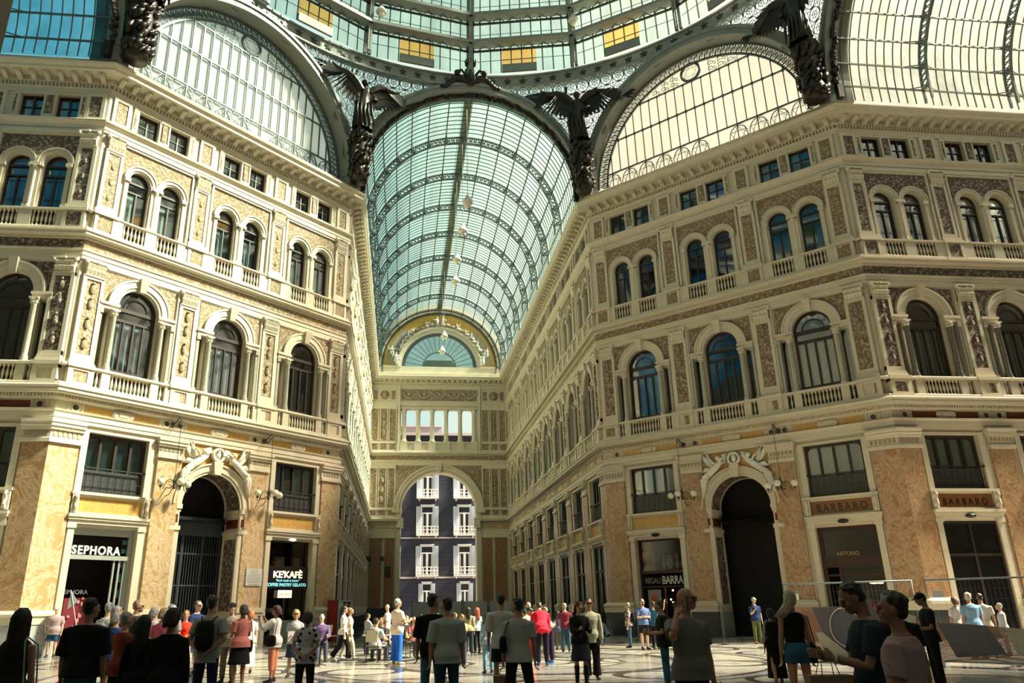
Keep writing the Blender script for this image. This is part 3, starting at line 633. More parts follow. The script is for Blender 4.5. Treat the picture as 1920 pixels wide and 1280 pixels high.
# ---- the two diagonal archways
def archway(wname):
    g = empty('archway', T(S_ / 2), ROOT[wname]); dk = wname == 'wall_right_diagonal'
    m = MB()
    m.archring(0, 6.05, 1.5, 1.62, -.02, .06, 28); m.archring(0, 6.05, 1.62, 1.9, -.02, .12, 28); m.archring(0, 6.05, 1.9, 1.98, -.02, .18, 28)
    m.archring(0, 6.05, 1.5, 1.62, -1.25, -1.1, 28)
    for s in (-1, 1):
        a, b = sorted((s * 1.48, s * 1.98)); m.box(a, b, -1.25, .12, 5.85, 6.05); a, b = sorted((s * 1.5, s * 1.94)); m.box(a, b, -1.25, .06, 5.72, 5.85)
        a, b = sorted((s * 1.55, s * 1.9)); m.box(a, b, -1.2, .05, 5.1, 5.72); a, b = sorted((s * 1.48, s * 1.98)); m.box(a, b, -1.25, .12, 4.92, 5.1)
        a, b = sorted((s * 1.56, s * 1.9)); m.box(a, b, -1.2, .06, 1.3, 4.92); a, b = sorted((s * 1.52, s * 1.96)); m.box(a, b, -1.25, .12, 1.15, 1.35)
        for z0, z1 in ((1.35, 1.5), (4.7, 4.92)):
            a, b = sorted((s * 1.5, s * 1.56)); m.box(a, b, -1.2, .02, z0, z1)
        for p0 in (-1.2, -.08):
            a, b = sorted((s * 1.5, s * 1.56)); m.box(a, b, p0, p0 + .12, 1.35, 4.92)
    m.prism([(-.16, 7.5), (.16, 7.5), (.24, 8.1), (-.24, 8.1)], 0, .3)
    obj('arch_surround', m.mesh('arch_surround', STONE2), g)
    r = MB()
    vs = []; fs = []
    for i in range(25):
        t = pi * i / 24
        vs += [(1.53 * cos(t), .0, 6.05 + 1.53 * sin(t)), (1.53 * cos(t), 1.15, 6.05 + 1.53 * sin(t))]
    r.add(vs, [(2 * i, 2 * i + 1, 2 * i + 3, 2 * i + 2) for i in range(24)])
    for s in (-1, 1): r.quad((s * 1.545, .1, 1.45), (s * 1.545, 1.1, 1.45), (s * 1.545, 1.1, 4.8), (s * 1.545, .1, 4.8))
    obj('carved_soffit', r.mesh('carved_soffit', RELIEFD), g)
    q = MB()
    for s in (-1, 1): a, b = sorted((s * 1.54, s * 1.55)); q.box(a, b, -1.05, -.1, 5.2, 5.62); q.box(s * 1.72 - .1, s * 1.72 + .1, .05, .07, 5.25, 5.6)
    obj('red_inlay', q.mesh('red_inlay', simple('dark_red_marble', (.14, .03, .02), .3)), g)
    pl = MB()
    for s in (-1, 1): a, b = sorted((s * 1.5, s * 1.96)); pl.box(a, b, -1.25, .14, 0, 1.15)
    obj('plinth', pl.mesh('plinth', GREYM), g)
    sp = MB(); sp.wall(-1.75, 1.75, 6.1, 8.84, [(0, 1.74, 6.1, 6.1, True)], p=.015, depth=0); obj('ochre_spandrel', sp.mesh('ochre_spandrel', YEL), g)
    pv = MB(); vs = []
    for i in range(25):
        t = pi * i / 24; vs += [(1.66 * cos(t), .3, 6.05 + 1.66 * sin(t)), (1.66 * cos(t), 2.2, 6.05 + 1.66 * sin(t))]
    pv.add(vs, [(2 * i, 2 * i + 1, 2 * i + 3, 2 * i + 2) for i in range(24)])
    for s in (-1, 1): pv.quad((s * 1.66, .3, 0), (s * 1.66, 2.2, 0), (s * 1.66, 2.2, 6.05), (s * 1.66, .3, 6.05))
    obj('passage', pv.mesh('passage', ROOMD), g)
    # sculpture over the arch: two reclining winged figures, a wreath with a shield
    sc = empty('arch_sculpture', None, g)
    w = MB(); w.archring(0, 8.42, .22, .34, .08, .26, 20, 0, 2 * pi); w.ball((0, -.16, 8.42), .2, 10, 8, (.7, .6, 1)); w.ball((0, -.2, 8.56), .09, 8, 6)
    w.prism([(-.5, 8.2), (-.36, 8.75), (-.62, 8.7), (-.72, 8.45)], .03, .14); w.prism([(.5, 8.2), (.36, 8.75), (.62, 8.7), (.72, 8.45)], .03, .14)
    obj('wreath', w.mesh('wreath', WHITEM, True), sc)
    for s in (-1, 1):
        f = MB()
        f.tube([(s * .55, -.2, 8.35), (s * .8, -.24, 8.2), (s * 1.05, -.26, 8.0), (s * 1.3, -.24, 7.8), (s * 1.5, -.2, 7.6)], [.07, .15, .18, .17, .13], 10)      # torso to hips
        f.tube([(s * 1.3, -.24, 7.8), (s * 1.55, -.34, 7.62), (s * 1.62, -.26, 7.2), (s * 1.72, -.2, 6.8)], [.15, .13, .09, .05], 8)                              # leg
        f.tube([(s * 1.35, -.24, 7.75), (s * 1.72, -.26, 7.45), (s * 1.74, -.2, 7.0), (s * 1.82, -.16, 6.6)], [.16, .14, .1, .05], 8)
        f.tube([(s * .75, -.24, 8.25), (s * .62, -.34, 8.45), (s * .42, -.3, 8.5)], [.07, .055, .04], 8); f.tube([(s * .9, -.28, 8.15), (s * 1.1, -.38, 8.4), (s * 1.3, -.3, 8.6)], [.07, .055, .04], 8)
        f.ball((s * .78, -.28, 8.5), .13, 10, 8); f.tube([(s * .78, -.24, 8.2), (s * .78, -.27, 8.42)], [.08, .06], 8)
        f.tube([(s * 1.2, -.2, 7.95), (s * 1.5, -.18, 8.0), (s * 1.7, -.14, 7.9)], [.1, .14, .04], 8); f.tube([(s * 1.45, -.3, 7.5), (s * 1.8, -.2, 7.35)], [.15, .05], 8)
        obj('reclining_figure', f.mesh('reclining_figure', WHITEM, True), sc)
        v = MB(); v.prism([(s * .95, 8.2), (s * 1.2, 8.35), (s * 1.72, 8.95), (s * 1.6, 8.5), (s * 1.4, 8.2), (s * 1.1, 8.05)], .03, .16); v.prism([(s * 1.0, 8.15), (s * 1.12, 8.3), (s * 1.35, 8.9), (s * 1.3, 8.4)], .1, .22)
        v.tube([(s * 1.1, -.15, 8.1), (s * 1.3, -.2, 8.5), (s * 1.48, -.14, 8.95)], [.05, .06, .02], 6); v.tube([(s * 1.76, -.22, 7.9), (s * 1.84, -.24, 8.8)], [.025, .02], 6)
        obj('wing', v.mesh('wing', WHITEM), sc)
    return g
AW = {k: archway(k) for k in ('wall_left_diagonal', 'wall_right_diagonal')}
# iron gate in the left archway
gt = MB()
for i in range(23): u = -1.45 + 2.9 * i / 22; gt.box(u - .014, u + .014, -1.35, -1.32, .1, 4.9)
for z in (.12, 1.2, 2.6, 4.0, 4.85): gt.box(-1.5, 1.5, -1.37, -1.3, z, z + .07)
for u in (-1.5, -.5, .5, 1.42): gt.box(u, u + .08, -1.38, -1.3, 0, 4.9)
gt.box(-1.5, 1.5, -1.42, -1.3, 4.9, 5.6); gt.box(-1.5, 1.5, -1.46, -1.28, 5.55, 5.7)
GATEM = simple('blue_grey_gate_iron', (.045, .055, .08), .45)
g_ = tag(empty('door_1', FR['wall_left_diagonal'] @ T(S_ / 2)), 'tall dark iron bar gate closing the sunlit archway', 'gate', kind='structure'); obj('bar_grille', gt.mesh('bar_grille', GATEM), g_)
s_ = MB(); s_.box(.62, .80, -1.29, -1.27, 1.25, 1.75); obj('notice', s_.mesh('notice', simple('yellow_notice', (.8, .5, .05), .5)), g_)
# ---------------------------------------------------------------- end wall of the far arm
EW = 2 * W_; Fm = frame(-W_, L_, 0); u0 = W_
root = tag(empty('wall_end', Fm @ T(u0)), 'cream stone end wall with a great arch, a loggia and a gilded tympanum', 'wall', kind='structure'); FR['wall_end'] = Fm @ T(u0)
for k in ('main_architrave', 'main_cornice', 'frieze_fillet', 'crown_cornice', 'parapet', 'upper_foot', 'upper_rail'):
    if k in ('upper_rail', 'upper_foot'): continue
    obj(k, MB().sweep(PROF[k], -W_, W_, -1, -1).mesh(k, STONE2), root)
for k in ('base_cornice', 'base_architrave', 'balcony_foot'):
    for a, b, x, y_ in ((-W_, -4.1, -1, 0), (4.1, W_, 0, -1)): obj(k, MB().sweep(PROF[k], a, b, x, y_).mesh(k, STONE2), root)
sk = MB(); sk.wall(-W_, W_, 0, 17.3, [(0, 3.96, 0, 11.15, True)], depth=1.6, n=36); sk.wall(-W_, W_, 17.3, 24.95, [(0, 4.15, 18.35, 22.25, False)], depth=1.6)
sk.wall(-W_, W_, 24.95, 26.9, [], depth=0)
obj('stone_face', sk.mesh('stone_face', STONE), root)
tr = MB(); tr.archring(0, 11.15, 3.96, 4.2, 0, .1, 40); tr.archring(0, 11.15, 4.2, 4.6, 0, .2, 40); tr.archring(0, 11.15, 4.6, 4.75, 0, .28, 40)
tr.taper(-.18, .18, -.3, .3, 0, .3, .5, 15.0, 16.0)
for s in (-1, 1):
    a, b = sorted((s * 3.96, s * 4.45)); tr.box(a, b, 0, .16, 0, 11.0); a, b = sorted((s * 3.85, s * 4.9)); tr.box(a, b, -.3, .3, 10.85, 11.15)
    a, b = sorted((s * 3.7, s * 4.3)); tr.box(a, b, -.1, .5, 9.3, 10.3)
    for c in (5.05, 6.0, 6.95):   # pilaster strips of the first floor, with frames
        for q in (-.42, .32): a, b = sorted((s * (c + q), s * (c + q + .1))); tr.box(a, b, 0, .12, 11.3, 16.0)
        a, b = sorted((s * (c - .476), s * (c + .476))); tr.box(a, b, 0, .12, 15.5, 16.0); tr.box(a, b, 0, .14, 10.42, 10.6); tr.box(a, b, 0, .14, 11.15, 11.4)
        for q in (-.42, .32): aa, bb = sorted((s * (c + q), s * (c + q + .1))); tr.box(aa, bb, 0, .12, 18.5, 22.2)
        tr.box(a, b, 0, .12, 22.0, 22.4); tr.box(a, b, 0, .14, 17.3, 17.5); tr.box(a, b, 0, .16, 18.2, 18.4)
    a, b = sorted((s * 4.3, s * 4.5)); tr.box(a, b, 0, .22, 17.3, 24.6)
tr.box(-W_, W_, 0, .14, 22.4, 22.6); tr.box(-W_, W_, 0, .2, 22.6, 22.72); tr.box(-4.4, 4.4, 0, .1, 24.3, 24.4)
tr.box(-4.7, 4.7, 0, .1, 15.85, 16.0)
tr.box(-4.15, 4.15, -.5, .1, 18.3, 18.42); tr.box(-4.15, 4.15, -.1, .1, 17.3, 17.5)
tr.box(-4.15, 4.15, -.5, .05, 22.1, 22.25)
obj('arch_moulding', tr.mesh('arch_moulding', STONE2), root)
rl = MB()
n = 40    # carved spandrels either side of the great arch
for s in (-1, 1):
    for i in range(n // 2):
        t0 = pi / 2 * i / (n // 2); t1 = pi / 2 * (i + 1) / (n // 2)
        q0 = (s * 4.78 * sin(t0), 11.15 + 4.78 * cos(t0)); q1 = (s * 4.78 * sin(t1), 11.15 + 4.78 * cos(t1))
        if q1[1] < 12.6 or abs(q0[0]) < .4: continue
        rl.quad((q0[0], -.03, q0[1]), (q1[0], -.03, q1[1]), (q1[0], -.03, 15.75), (q0[0], -.03, 15.75))
for s in (-1, 1):
    for c in (5.05, 6.0, 6.95):
        a, b = sorted((s * (c - .3), s * (c + .3))); rl.box(a, b, 0, .05, 11.45, 15.45); rl.box(a, b, 0, .05, 10.62, 11.12); rl.box(a, b, 0, .05, 18.55, 21.95); rl.box(a, b, 0, .05, 17.55, 18.15)
        if c != 6.0: rl.box(a + .1, b - .1, 0, .05, 23.1, 24.1)
    for z in (12.2, 13.2, 14.2, 19.4, 20.4, 21.2): rl.ball((s * 6.0, -.1, z), .22, 10, 8, (.8, .5, 1.6))
    rl.ball((s * 6.0, -.08, 23.6), .42, 12, 8, (.8, .45, 1)); rl.archring(s * 6.0, 23.6, .4, .5, 0, .14, 14, 0, 2 * pi)
obj('carved_panel', rl.mesh('carved_panel', RELIEF), root)
gl = MB()
for i in range(5):
    c = -3.3 + 1.65 * i
    gl.archring(c, 23.9, .52, .74, 0, .12, 12, pi, 2 * pi); gl.ball((c + .82, -.06, 23.8), .16, 8, 6, (1, .5, 1.8)); gl.ball((c, -.08, 23.7), .2, 10, 6, (1, .5, 1))
obj('garland_frieze', gl.mesh('garland_frieze', CARVED, True), root)
obj('frieze_ground', MB().box(-4.15, 4.15, 0, .03, 23.0, 24.25).mesh('frieze_ground', RELIEF), root)
obj('carved_frieze', MB().sweep([(0, 16.42), (.08, 16.42), (.08, 16.86), (0, 16.86)], -W_, W_, -1, -1).mesh('carved_frieze', RELIEF), root)
md = MB()
for i in range(24): u = -W_ + .9 + (2 * W_ - 1.8) * i / 23; md.box(u - .12, u + .12, .12, .62, 25.05, 25.22)
obj('modillion_row', md.mesh('modillion_row', STONE2), root)
mp = MB(); yp = MB(); pl = MB(); dk = MB()
for s in (-1, 1):
    for a, b in ((4.6, 5.55), (5.85, 7.1)): a, b = sorted((s * a, s * b)); mp.box(a, b, 0, .1, 1.6, 8.3)
    a, b = sorted((s * 4.5, s * 7.5)); pl.box(a, b, 0, .16, 8.3, 8.84); dk.box(a, b, 0, .14, 0, 1.5)
    a, b = sorted((s * 5.1, s * 6.1)); yp.box(a, b, 0, .03, 9.36, 9.66); a, b = sorted((s * 6.6, s * 7.2)); yp.box(a, b, 0, .03, 9.36, 9.66)
obj('marble_facing', mp.mesh('marble_facing', marble('red_brown_marble', (.20, .09, .045), (.30, .16, .08), (.42, .28, .17), 1.1)), root)
obj('ochre_frieze_panel', yp.mesh('ochre_frieze_panel', YEL), root); obj('pier_cap', pl.mesh('pier_cap', STONE2), root); obj('plinth', dk.mesh('plinth', DARKM), root)
vt = MB(); vt.box(-5.5, -4.9, .1, .13, 4.4, 5.5); vt.box(-6.0, -5.6, .1, .13, 6.0, 6.5); vt.box(-7.4, -6.9, .1, .13, 6.0, 6.5); obj('vent_grate', vt.mesh('vent_grate', IROND), root)
# loggia columns
lc = MB(); lc.lathe([(.34, 18.42), (.34, 18.55), (.28, 18.62), (.25, 18.7), (.22, 21.5), (.26, 21.55), (.24, 21.6), (.34, 21.95), (.3, 22.0)], 0, 0, 16); lc.box(-.36, .36, -.36, .36, 22.0, 22.1); LCOL = lc.mesh('loggia_column', STONE2, False)
lb = MB(); lb.box(-.4, .4, -.3, .1, 17.5, 18.3); LBAL = lb.mesh('loggia_pier', STONE)
for i in range(6):
    u = -3.82 + 1.528 * i; o = obj('loggia_column', LCOL, root, T(u, .2)); obj('loggia_pier', LBAL, root, T(u))
for i in range(5):
    u = -3.82 + 1.528 * (i + .5); obj('baluster_row', balusters([u + .17 * k for k in (-1.5, -.5, .5, 1.5)], 0, 17.5, .8, 6).mesh('balusters', STONE2), root)
# attic and tympanum
ZC = 26.9; RV = 6.95
ty = MB(); ty.archring(0, ZC, 6.6, 7.5, -.3, .15, 40); ty.archring(0, ZC, 6.52, 6.64, 0, .26, 40); ty.archring(0, ZC, 6.9, 7.05, 0, .32, 40); ty.archring(0, ZC, 4.25, 4.55, -.4, .12, 40); ty.archring(0, ZC, 4.55, 4.75, 0, .22, 40)
ty.box(-7.5, 7.5, -.3, .12, 26.1, 26.9); ty.box(-6.3, -4.3, 0, .2, 26.82, 26.98); ty.box(4.3, 6.3, 0, .2, 26.82, 26.98)
obj('tympanum_rim', ty.mesh('tympanum_rim', STONE2), root)
tg = MB(); tg.archring(0, ZC, 4.6, 6.6, -.1, .02, 40); obj('gilded_ground', tg.mesh('gilded_ground', simple('dull_gold_mosaic', (.66, .40, .08), .45, var=.3, scale=3)), root)
rr = random.Random(5); fg = MB(); lo = MB()
def figure(m, x, z, h, dx=0):
    m.tube([(x, -.1, z), (x + dx * .3, -.16, z + h * .35), (x + dx * .5, -.18, z + h * .62), (x + dx * .6, -.16, z + h * .78)], [h * .17, h * .15, h * .14, h * .05], 8)
    m.ball((x + dx * .65, -.18, z + h * .9), h * .09, 8, 6); s = rr.choice((-1, 1))
    m.tube([(x + dx * .5, -.2, z + h * .7), (x + s * h * .28, -.28, z + h * .55), (x + s * h * .42, -.2, z + h * (.5 + rr.random() * .5))], [h * .05, h * .045, h * .03], 6)
for i in range(26):      # figures seated and standing along the curve
    t = pi * (i + .5) / 26; r_ = 4.85 + .15 * rr.random(); x, z = r_ * cos(t), ZC + r_ * sin(t)
    h = (.8 if i not in (12, 13) else 1.1) * (1 - .2 * rr.random())
    if t < .35 or t > pi - .35:
        z = ZC + .1 + rr.random() * .5; figure(fg, x, z, 1.1, 0); figure(fg, x * (1 + .1), z + .9, .9, 0)
    elif .95 < t < pi - .95 and i not in (12, 13) and i % 3: lo.ball((x, -.08, z + .12), .36, 10, 6, (1.1, .6, .55))
    else: figure(fg, x, z, h, rr.uniform(-.3, .3)); lo.ball((x, -.06, z), .45, 10, 6, (1.1, .5, .6))
lo.archring(0, ZC, 4.7, 5.05, 0, .1, 30, .9, pi - .9)
for s in (-1, 1):
    a, b = (0.05, .85) if s > 0 else (pi - .85, pi - .05); lo.archring(0, ZC, 4.7, 5.95, 0, .06, 12, a, b)
obj('tympanum_figures', fg.mesh('tympanum_figures', WHITEM, True), root); obj('carved_landscape', lo.mesh('carved_landscape', CARVED), root)
w = nwin(FR['wall_end'], 'half round fanlight with radiating bars in the gilded tympanum')
fb = MB()
for i in range(1, 18): t = pi * i / 18; fb.tube([(1.9 * cos(t), .5, ZC + 1.9 * sin(t)), (4.25 * cos(t), .5, ZC + 4.25 * sin(t))], .035)
fb.archring(0, ZC, 3.85, 4.25, -.55, -.45, 36); fb.archring(0, ZC, 1.85, 1.95, -.55, -.45, 24); fb.box(-4.25, 4.25, -.55, -.45, 26.9, 27.0)
obj('window_frame', fb.mesh('window_frame', simple('grey_green_frame', (.10, .14, .14), .5)), w)
gm = MB(); pts = [(4.2 * cos(pi * i / 36), .56, ZC + 4.2 * sin(pi * i / 36)) for i in range(37)]; gm.add(pts, [tuple(range(37))]); obj('pane', gm.mesh('pane', GL_FAN), w)
bp = MB(); bp.prism([(-2.1, 26.95), (2.1, 26.95), (1.5, 27.95), (-1.5, 27.95)], -.9, -.8); obj('lower_panel', bp.mesh('lower_panel', simple('beige_board', (.42, .38, .27), .8)), w)

# ---------------------------------------------------------------- iron and glass vaults over the four arms
NB = 8; AR_ = 7.25
def arc(r, y, n=32, a0=0, a1=pi): return [(-r * cos(a0 + (a1 - a0) * i / n), y, ZC + r * sin(a0 + (a1 - a0) * i / n)) for i in range(n + 1)]
def vaultmeshes(length):
    nb = int(round(length / 4.65)); P = length / nb; d = {}
    g = MB(); prof = [(-RV, 26.05)] + [(x, z) for x, _, z in arc(RV, 0, 32)] + [(RV, 26.05)]
    for k in range(nb):
        y0, y1 = k * P, (k + 1) * P
        for (a, b), (c, e) in zip(prof, prof[1:]): g.quad((a, y0, b), (c, y0, e), (c, y1, e), (a, y1, b))
    d['g'] = g
    b = MB(); NT = 10
    for k in range(nb * NT):
        if k % NT == 0: continue
        y = k * P / NT; b.tube([(-RV + .05, y, 26.1)] + arc(RV - .05, y, 30) + [(RV - .05, y, 26.1)], .033)
    d['b'] = b
    p = MB()
    for i in range(0, 17):
        t = pi * i / 16; r_ = RV - .12; p.tube([(-r_ * cos(t), 0, ZC + r_ * sin(t)), (-r_ * cos(t), length, ZC + r_ * sin(t))], .055)
    d['p'] = p
    rb = MB()
    for r_ in (RV - .14, RV - .62):
        rb.tube([(-r_, 0, 26.1)] + arc(r_, 0, 40) + [(r_, 0, 26.1)], .075)
    nn = 64
    for i in range(nn):
        t0, t1 = pi * i / nn, pi * (i + 1) / nn; a, b_ = (RV - .14, RV - .62) if i % 2 else (RV - .62, RV - .14)
        rb.tube([(-a * cos(t0), 0, ZC + a * sin(t0)), (-b_ * cos(t1), 0, ZC + b_ * sin(t1))], .035)
        rb.tube([(-b_ * cos(t0), 0, ZC + b_ * sin(t0)), (-a * cos(t1), 0, ZC + a * sin(t1))], .035)
    for i in range(17):
        t = pi * i / 16; rb.tube([(-(RV - .1) * cos(t), 0, ZC + (RV - .1) * sin(t)), (-(RV - .66) * cos(t), 0, ZC + (RV - .66) * sin(t))], .1)
        rb.tube([(-(RV - .5) * cos(t), -.03, ZC + (RV - .5) * sin(t)), (-(RV - .12) * cos(t), -.9, ZC + (RV - .12) * sin(t))], .03); rb.tube([(-(RV - .5) * cos(t), .03, ZC + (RV - .5) * sin(t)), (-(RV - .12) * cos(t), .9, ZC + (RV - .12) * sin(t))], .03)
    d['rib'] = rb; d['n'] = nb; d['P'] = P
    c = MB(); c.bx(-.30, .30, 0, length, ZC + RV + .04, ZC + RV + .16); d['c'] = c
    return d
def vault(name, phi, length, glass, label, cat=True):
    Fv = Matrix.Rotation(phi, 4, 'Z') @ T(0, 18.05)
    key = round(length, 1)
    r = tag(empty(name, Fv), label, 'glass roof', kind='structure')
    if key not in VM: VM[key] = {}; d = vaultmeshes(length); VM[key] = dict(g=d['g'], n=d['n'], P=d['P'], b=d['b'].mesh('glazing_bars', IRON), p=d['p'].mesh('purlins', IRON), rib=d['rib'].mesh('lattice_rib', IRON), c=d['c'].mesh('ridge_catwalk', TANW))
    v = VM[key]
    obj('glazing', v['g'].mesh('glazing', glass), r); obj('glazing_bar', v['b'], r); obj('purlin', v['p'], r); obj('ridge_catwalk', v['c'], r)
    for k in range(v['n'] + 1):
        if k: obj('lattice_rib', v['rib'], r, T(0, min(k * v['P'], length - .1)))
    return r
VM = {}
LN = L_ - 18.05
vault('ceiling_far_arm', 0, LN, GL_VAULT, 'long barrel vault of pale teal glass and iron lattice ribs over the far arm')
vault('ceiling_right_transept', -pi / 2, TRL, GL_TRR, 'barrel vault of cream white glass with curved dark bars over the transept')
vault('ceiling_left_transept', pi / 2, TRL, GL_TRL, 'barrel vault of deep blue glass over the transept')
vault('ceiling_near_arm', pi, TRL, GL_DIM, 'barrel vault over the arm behind the viewer')

# ---------------------------------------------------------------- dome over the octagon
RD = 18.0
dome = tag(empty('ceiling_dome', T(0, 0)), 'sixteen sided glass and iron dome on a ring with dark stars', 'glass dome', kind='structure')
ring = MB()   # ring band with stars
def ringprof(prof, n=64):
    vs = []; fs = []; m_ = len(prof)
    for i in range(n):
        t = 2 * pi * i / n
        for r_, z in prof: vs.append((r_ * sin(t), r_ * cos(t), z))
    for i in range(n):
        j = (i + 1) % n
        for k in range(m_): l = (k + 1) % m_; fs.append((i * m_ + k, j * m_ + k, j * m_ + l, i * m_ + l))
    return vs, fs
ring.add(*ringprof([(18.0, 34.3), (17.92, 34.3), (17.92, 34.42), (18.0, 34.42), (18.0, 35.1), (17.9, 35.1), (17.9, 35.22), (18.4, 35.22), (18.4, 34.3)], 96))
obj('star_band', ring.mesh('star_band', IRONG, False), dome)
st = MB()
for i in range(112):
    t = 2 * pi * (i + .5) / 112; cx, cy_ = 17.97 * sin(t), 17.97 * cos(t); ex = Vector((cos(t), -sin(t), 0)); rn = Vector((sin(t), cos(t), 0)); c = Vector((cx, cy_, 34.76))
    f_ = []; 
    for k in range(10): a = pi / 2 + k * pi / 5; q = .27 if k % 2 == 0 else .11; f_.append(c + ex * (q * cos(a)) + Vector((0, 0, q * sin(a))) - rn * .03)
    b0 = len(st.v); st.v += [tuple(p) for p in f_] + [tuple(p + rn * .05) for p in f_]; st.f.append(tuple(range(b0, b0 + 10)))
    for k in range(10): l = (k + 1) % 10; st.f.append((b0 + k, b0 + l, b0 + 10 + l, b0 + 10 + k))
obj('star_row', st.mesh('star_row', IROND), dome)
tiers = [35.22, 37.25, 39.3, 41.4, 43.5, 45.6, 47.8, 50.0, 52.2, 54.2]
def rdome(z): return 17.95 * sqrt(max(0, 1 - ((z - 35.2) / 21.2) ** 2))
def P16(r_, z, k): t = 2 * pi * k / 16; return Vector((r_ * sin(t), r_ * cos(t), z))
dg = MB(); mul = MB(); rails = MB(); low = MB(); am = MB(); vb = MB()
for ti, (za, zb) in enumerate(zip(tiers, tiers[1:])):
    ra, rb_ = rdome(za), rdome(zb)
    for k in range(16):
        a, b, c, d = P16(ra, za, k), P16(ra, za, k + 1), P16(rb_, zb, k + 1), P16(rb_, zb, k)
        if ti == 0:
            def q(s, t): return (a.lerp(b, s)).lerp(d.lerp(c, s), t)
            f0, f1 = .31, .64
            dg.quad(q(0, 0), q(f0, 0), q(f0, 1), q(0, 1)); dg.quad(q(f1, 0), q(1, 0), q(1, 1), q(f1, 1)); dg.quad(q(f0, .86), q(f1, .86), q(f1, 1), q(f0, 1))
            am.quad(q(f0, .28), q(f1, .28), q(f1, .86), q(f0, .86))
            i1 = Vector((a + b).normalized()) * .35; i1.z = 0
            v0, v1, v2, v3 = q(f0, 0), q(f1, 0), q(f1, .28), q(f0, .28)
            vb.add([v0, v1, v2, v3, v0 - i1, v1 - i1, v2 - i1, v3 - i1], [(0, 1, 2, 3), (4, 5, 6, 7), (0, 1, 5, 4), (1, 2, 6, 5), (2, 3, 7, 6), (3, 0, 4, 7)])
            mul.tube([q(f0, .5), q(f1, .5)], .03)
        else: dg.quad(a, b, c, d)
        for j in range(1, 10):
            s = j / 10; nf = 10
            p0, p1 = a.lerp(b, s), d.lerp(c, s); inn = Vector((-(p0.x), -(p0.y), 0)).normalized() * .05
            mul.tube([p0 + inn, p1 + inn], .05)
        if ti < 8:
            mul.tube([a.lerp(d, .5), b.lerp(c, .5)], .02)
            aa, bb = P16(rb_, zb, k), P16(rb_, zb, k + 1); ii = Vector((-(aa + bb).x, -(aa + bb).y, 0)).normalized()
            wk = .75 if ti < 2 else .18
            rails.add([aa, bb, bb + ii * wk, aa + ii * wk, aa + Vector((0, 0, .22)), bb + Vector((0, 0, .22)), bb + ii * wk + Vector((0, 0, .22)), aa + ii * wk + Vector((0, 0, .22))], [(0, 1, 2, 3), (4, 5, 6, 7), (0, 1, 5, 4), (1, 2, 6, 5), (2, 3, 7, 6), (3, 0, 4, 7)])
            dz = Vector((0, 0, -.42)); low.tube([aa + ii * .25 + dz, bb + ii * .25 + dz], .08)
            m1 = 14 if ti < 3 else 0
            for j in range(m1):
                e0, e1 = aa.lerp(bb, j / m1) + ii * .25, aa.lerp(bb, (j + 1) / m1) + ii * .25
                low.tube([e0 + (dz if j % 2 else Vector()), e1 + (Vector() if j % 2 else dz)], .025)
obj('glazing', dg.mesh('glazing', GL_DOME), dome); obj('glazing_bar', mul.mesh('glazing_bar', IRON), dome); obj('ring_walkway', rails.mesh('ring_walkway', IRONG), dome); obj('walkway_truss', low.mesh('walkway_truss', IROND), dome)
obj('sun_orange_pane', am.mesh('sun_orange_pane', GL_AMB), dome); obj('vent_box', vb.mesh('vent_box', IRONG), dome)
rib = MB(); pts = [Vector((0, rdome(z) - .18, z)) for z in tiers] + [Vector((0, rdome(55.6) - .1, 55.6))]
for s in (-.14, .14):
    rib.tube([p + Vector((s, 0, 0)) for p in pts], .15)
    rib.tube([p + Vector((s * .5, -.4, 0)) for p in pts], .07)
RIBM = rib.mesh('dome_rib', IRONG)
for k in range(16): obj('dome_rib', RIBM, dome, Matrix.Rotation(-2 * pi * k / 16, 4, 'Z'))
lt = MB(); lt.lathe([(5.4, 54.0), (5.2, 54.6), (3.0, 56.0), (.2, 57)], 0, 0, 16); obj('lantern_cap', lt.mesh('lantern_cap', IRONG), dome)
# arches round the octagon
ag = MB(); ag.archring(0, ZC, 6.98, 7.42, -1.0, .28, 48); ag.archring(0, ZC, 7.3, 7.5, -.35, .36, 48); ag.archring(0, ZC, 6.9, 7.0, -.35, .33, 48)
for s in (-1, 1):
    a, b = sorted((s * 6.98, s * 7.42)); ag.box(a, b, -1.0, .28, 26.05, ZC)
for i in range(1, 24): t = pi * i / 24; ag.tube([(6.95 * cos(t), -.285, ZC + 6.95 * sin(t)), (7.42 * cos(t), -.285, ZC + 7.42 * sin(t))], .02)
ARCHM = ag.mesh('arch_rib', IRONG)
gw = MB(); rg = random.Random(3)
for i in range(120):
    t = pi * (i + .5) / 120; gw.ball((6.76 * cos(t), -.05 + rg.uniform(-.12, .12), ZC + (6.76 + rg.uniform(-.08, .06)) * sin(t)), rg.uniform(.12, .2), 6, 5, (1, .8, 1))
for s in (-1, 1): gw.box(s * 6.8 - .15, s * 6.8 + .15, -.2, .1, 26.1, 26.9)
GARM = gw.mesh('leaf_garland', BRONZE)
pal = MB(); NP = 60
for i in range(NP):   # palmette band
    t = pi * (i + .5) / NP; dt = pi / NP
    q = lambda r_, a: (r_ * cos(a), 0, ZC + r_ * sin(a))
    pal.tube([q(6.3, t - dt * .45), q(6.62, t - dt * .42), q(6.8, t), q(6.62, t + dt * .42), q(6.3, t + dt * .45)], .03)
    pal.tube([q(6.42, t - dt * .2), q(6.6, t - dt * .2), q(6.68, t), q(6.6, t + dt * .2), q(6.42, t + dt * .2)], .025)
    pal.tube([q(6.3, t), q(6.9, t)], .022); pal.tube([q(6.9, t - dt * .4), q(6.68, t - dt * .5), q(6.9, t - dt * .6)], .025)
pal.archring(0, ZC, 6.2, 6.32, -.06, .06, 48); pal.archring(0, ZC, 6.86, 6.95, -.06, .06, 48)
PALM = pal.mesh('palmette_band', IRON)
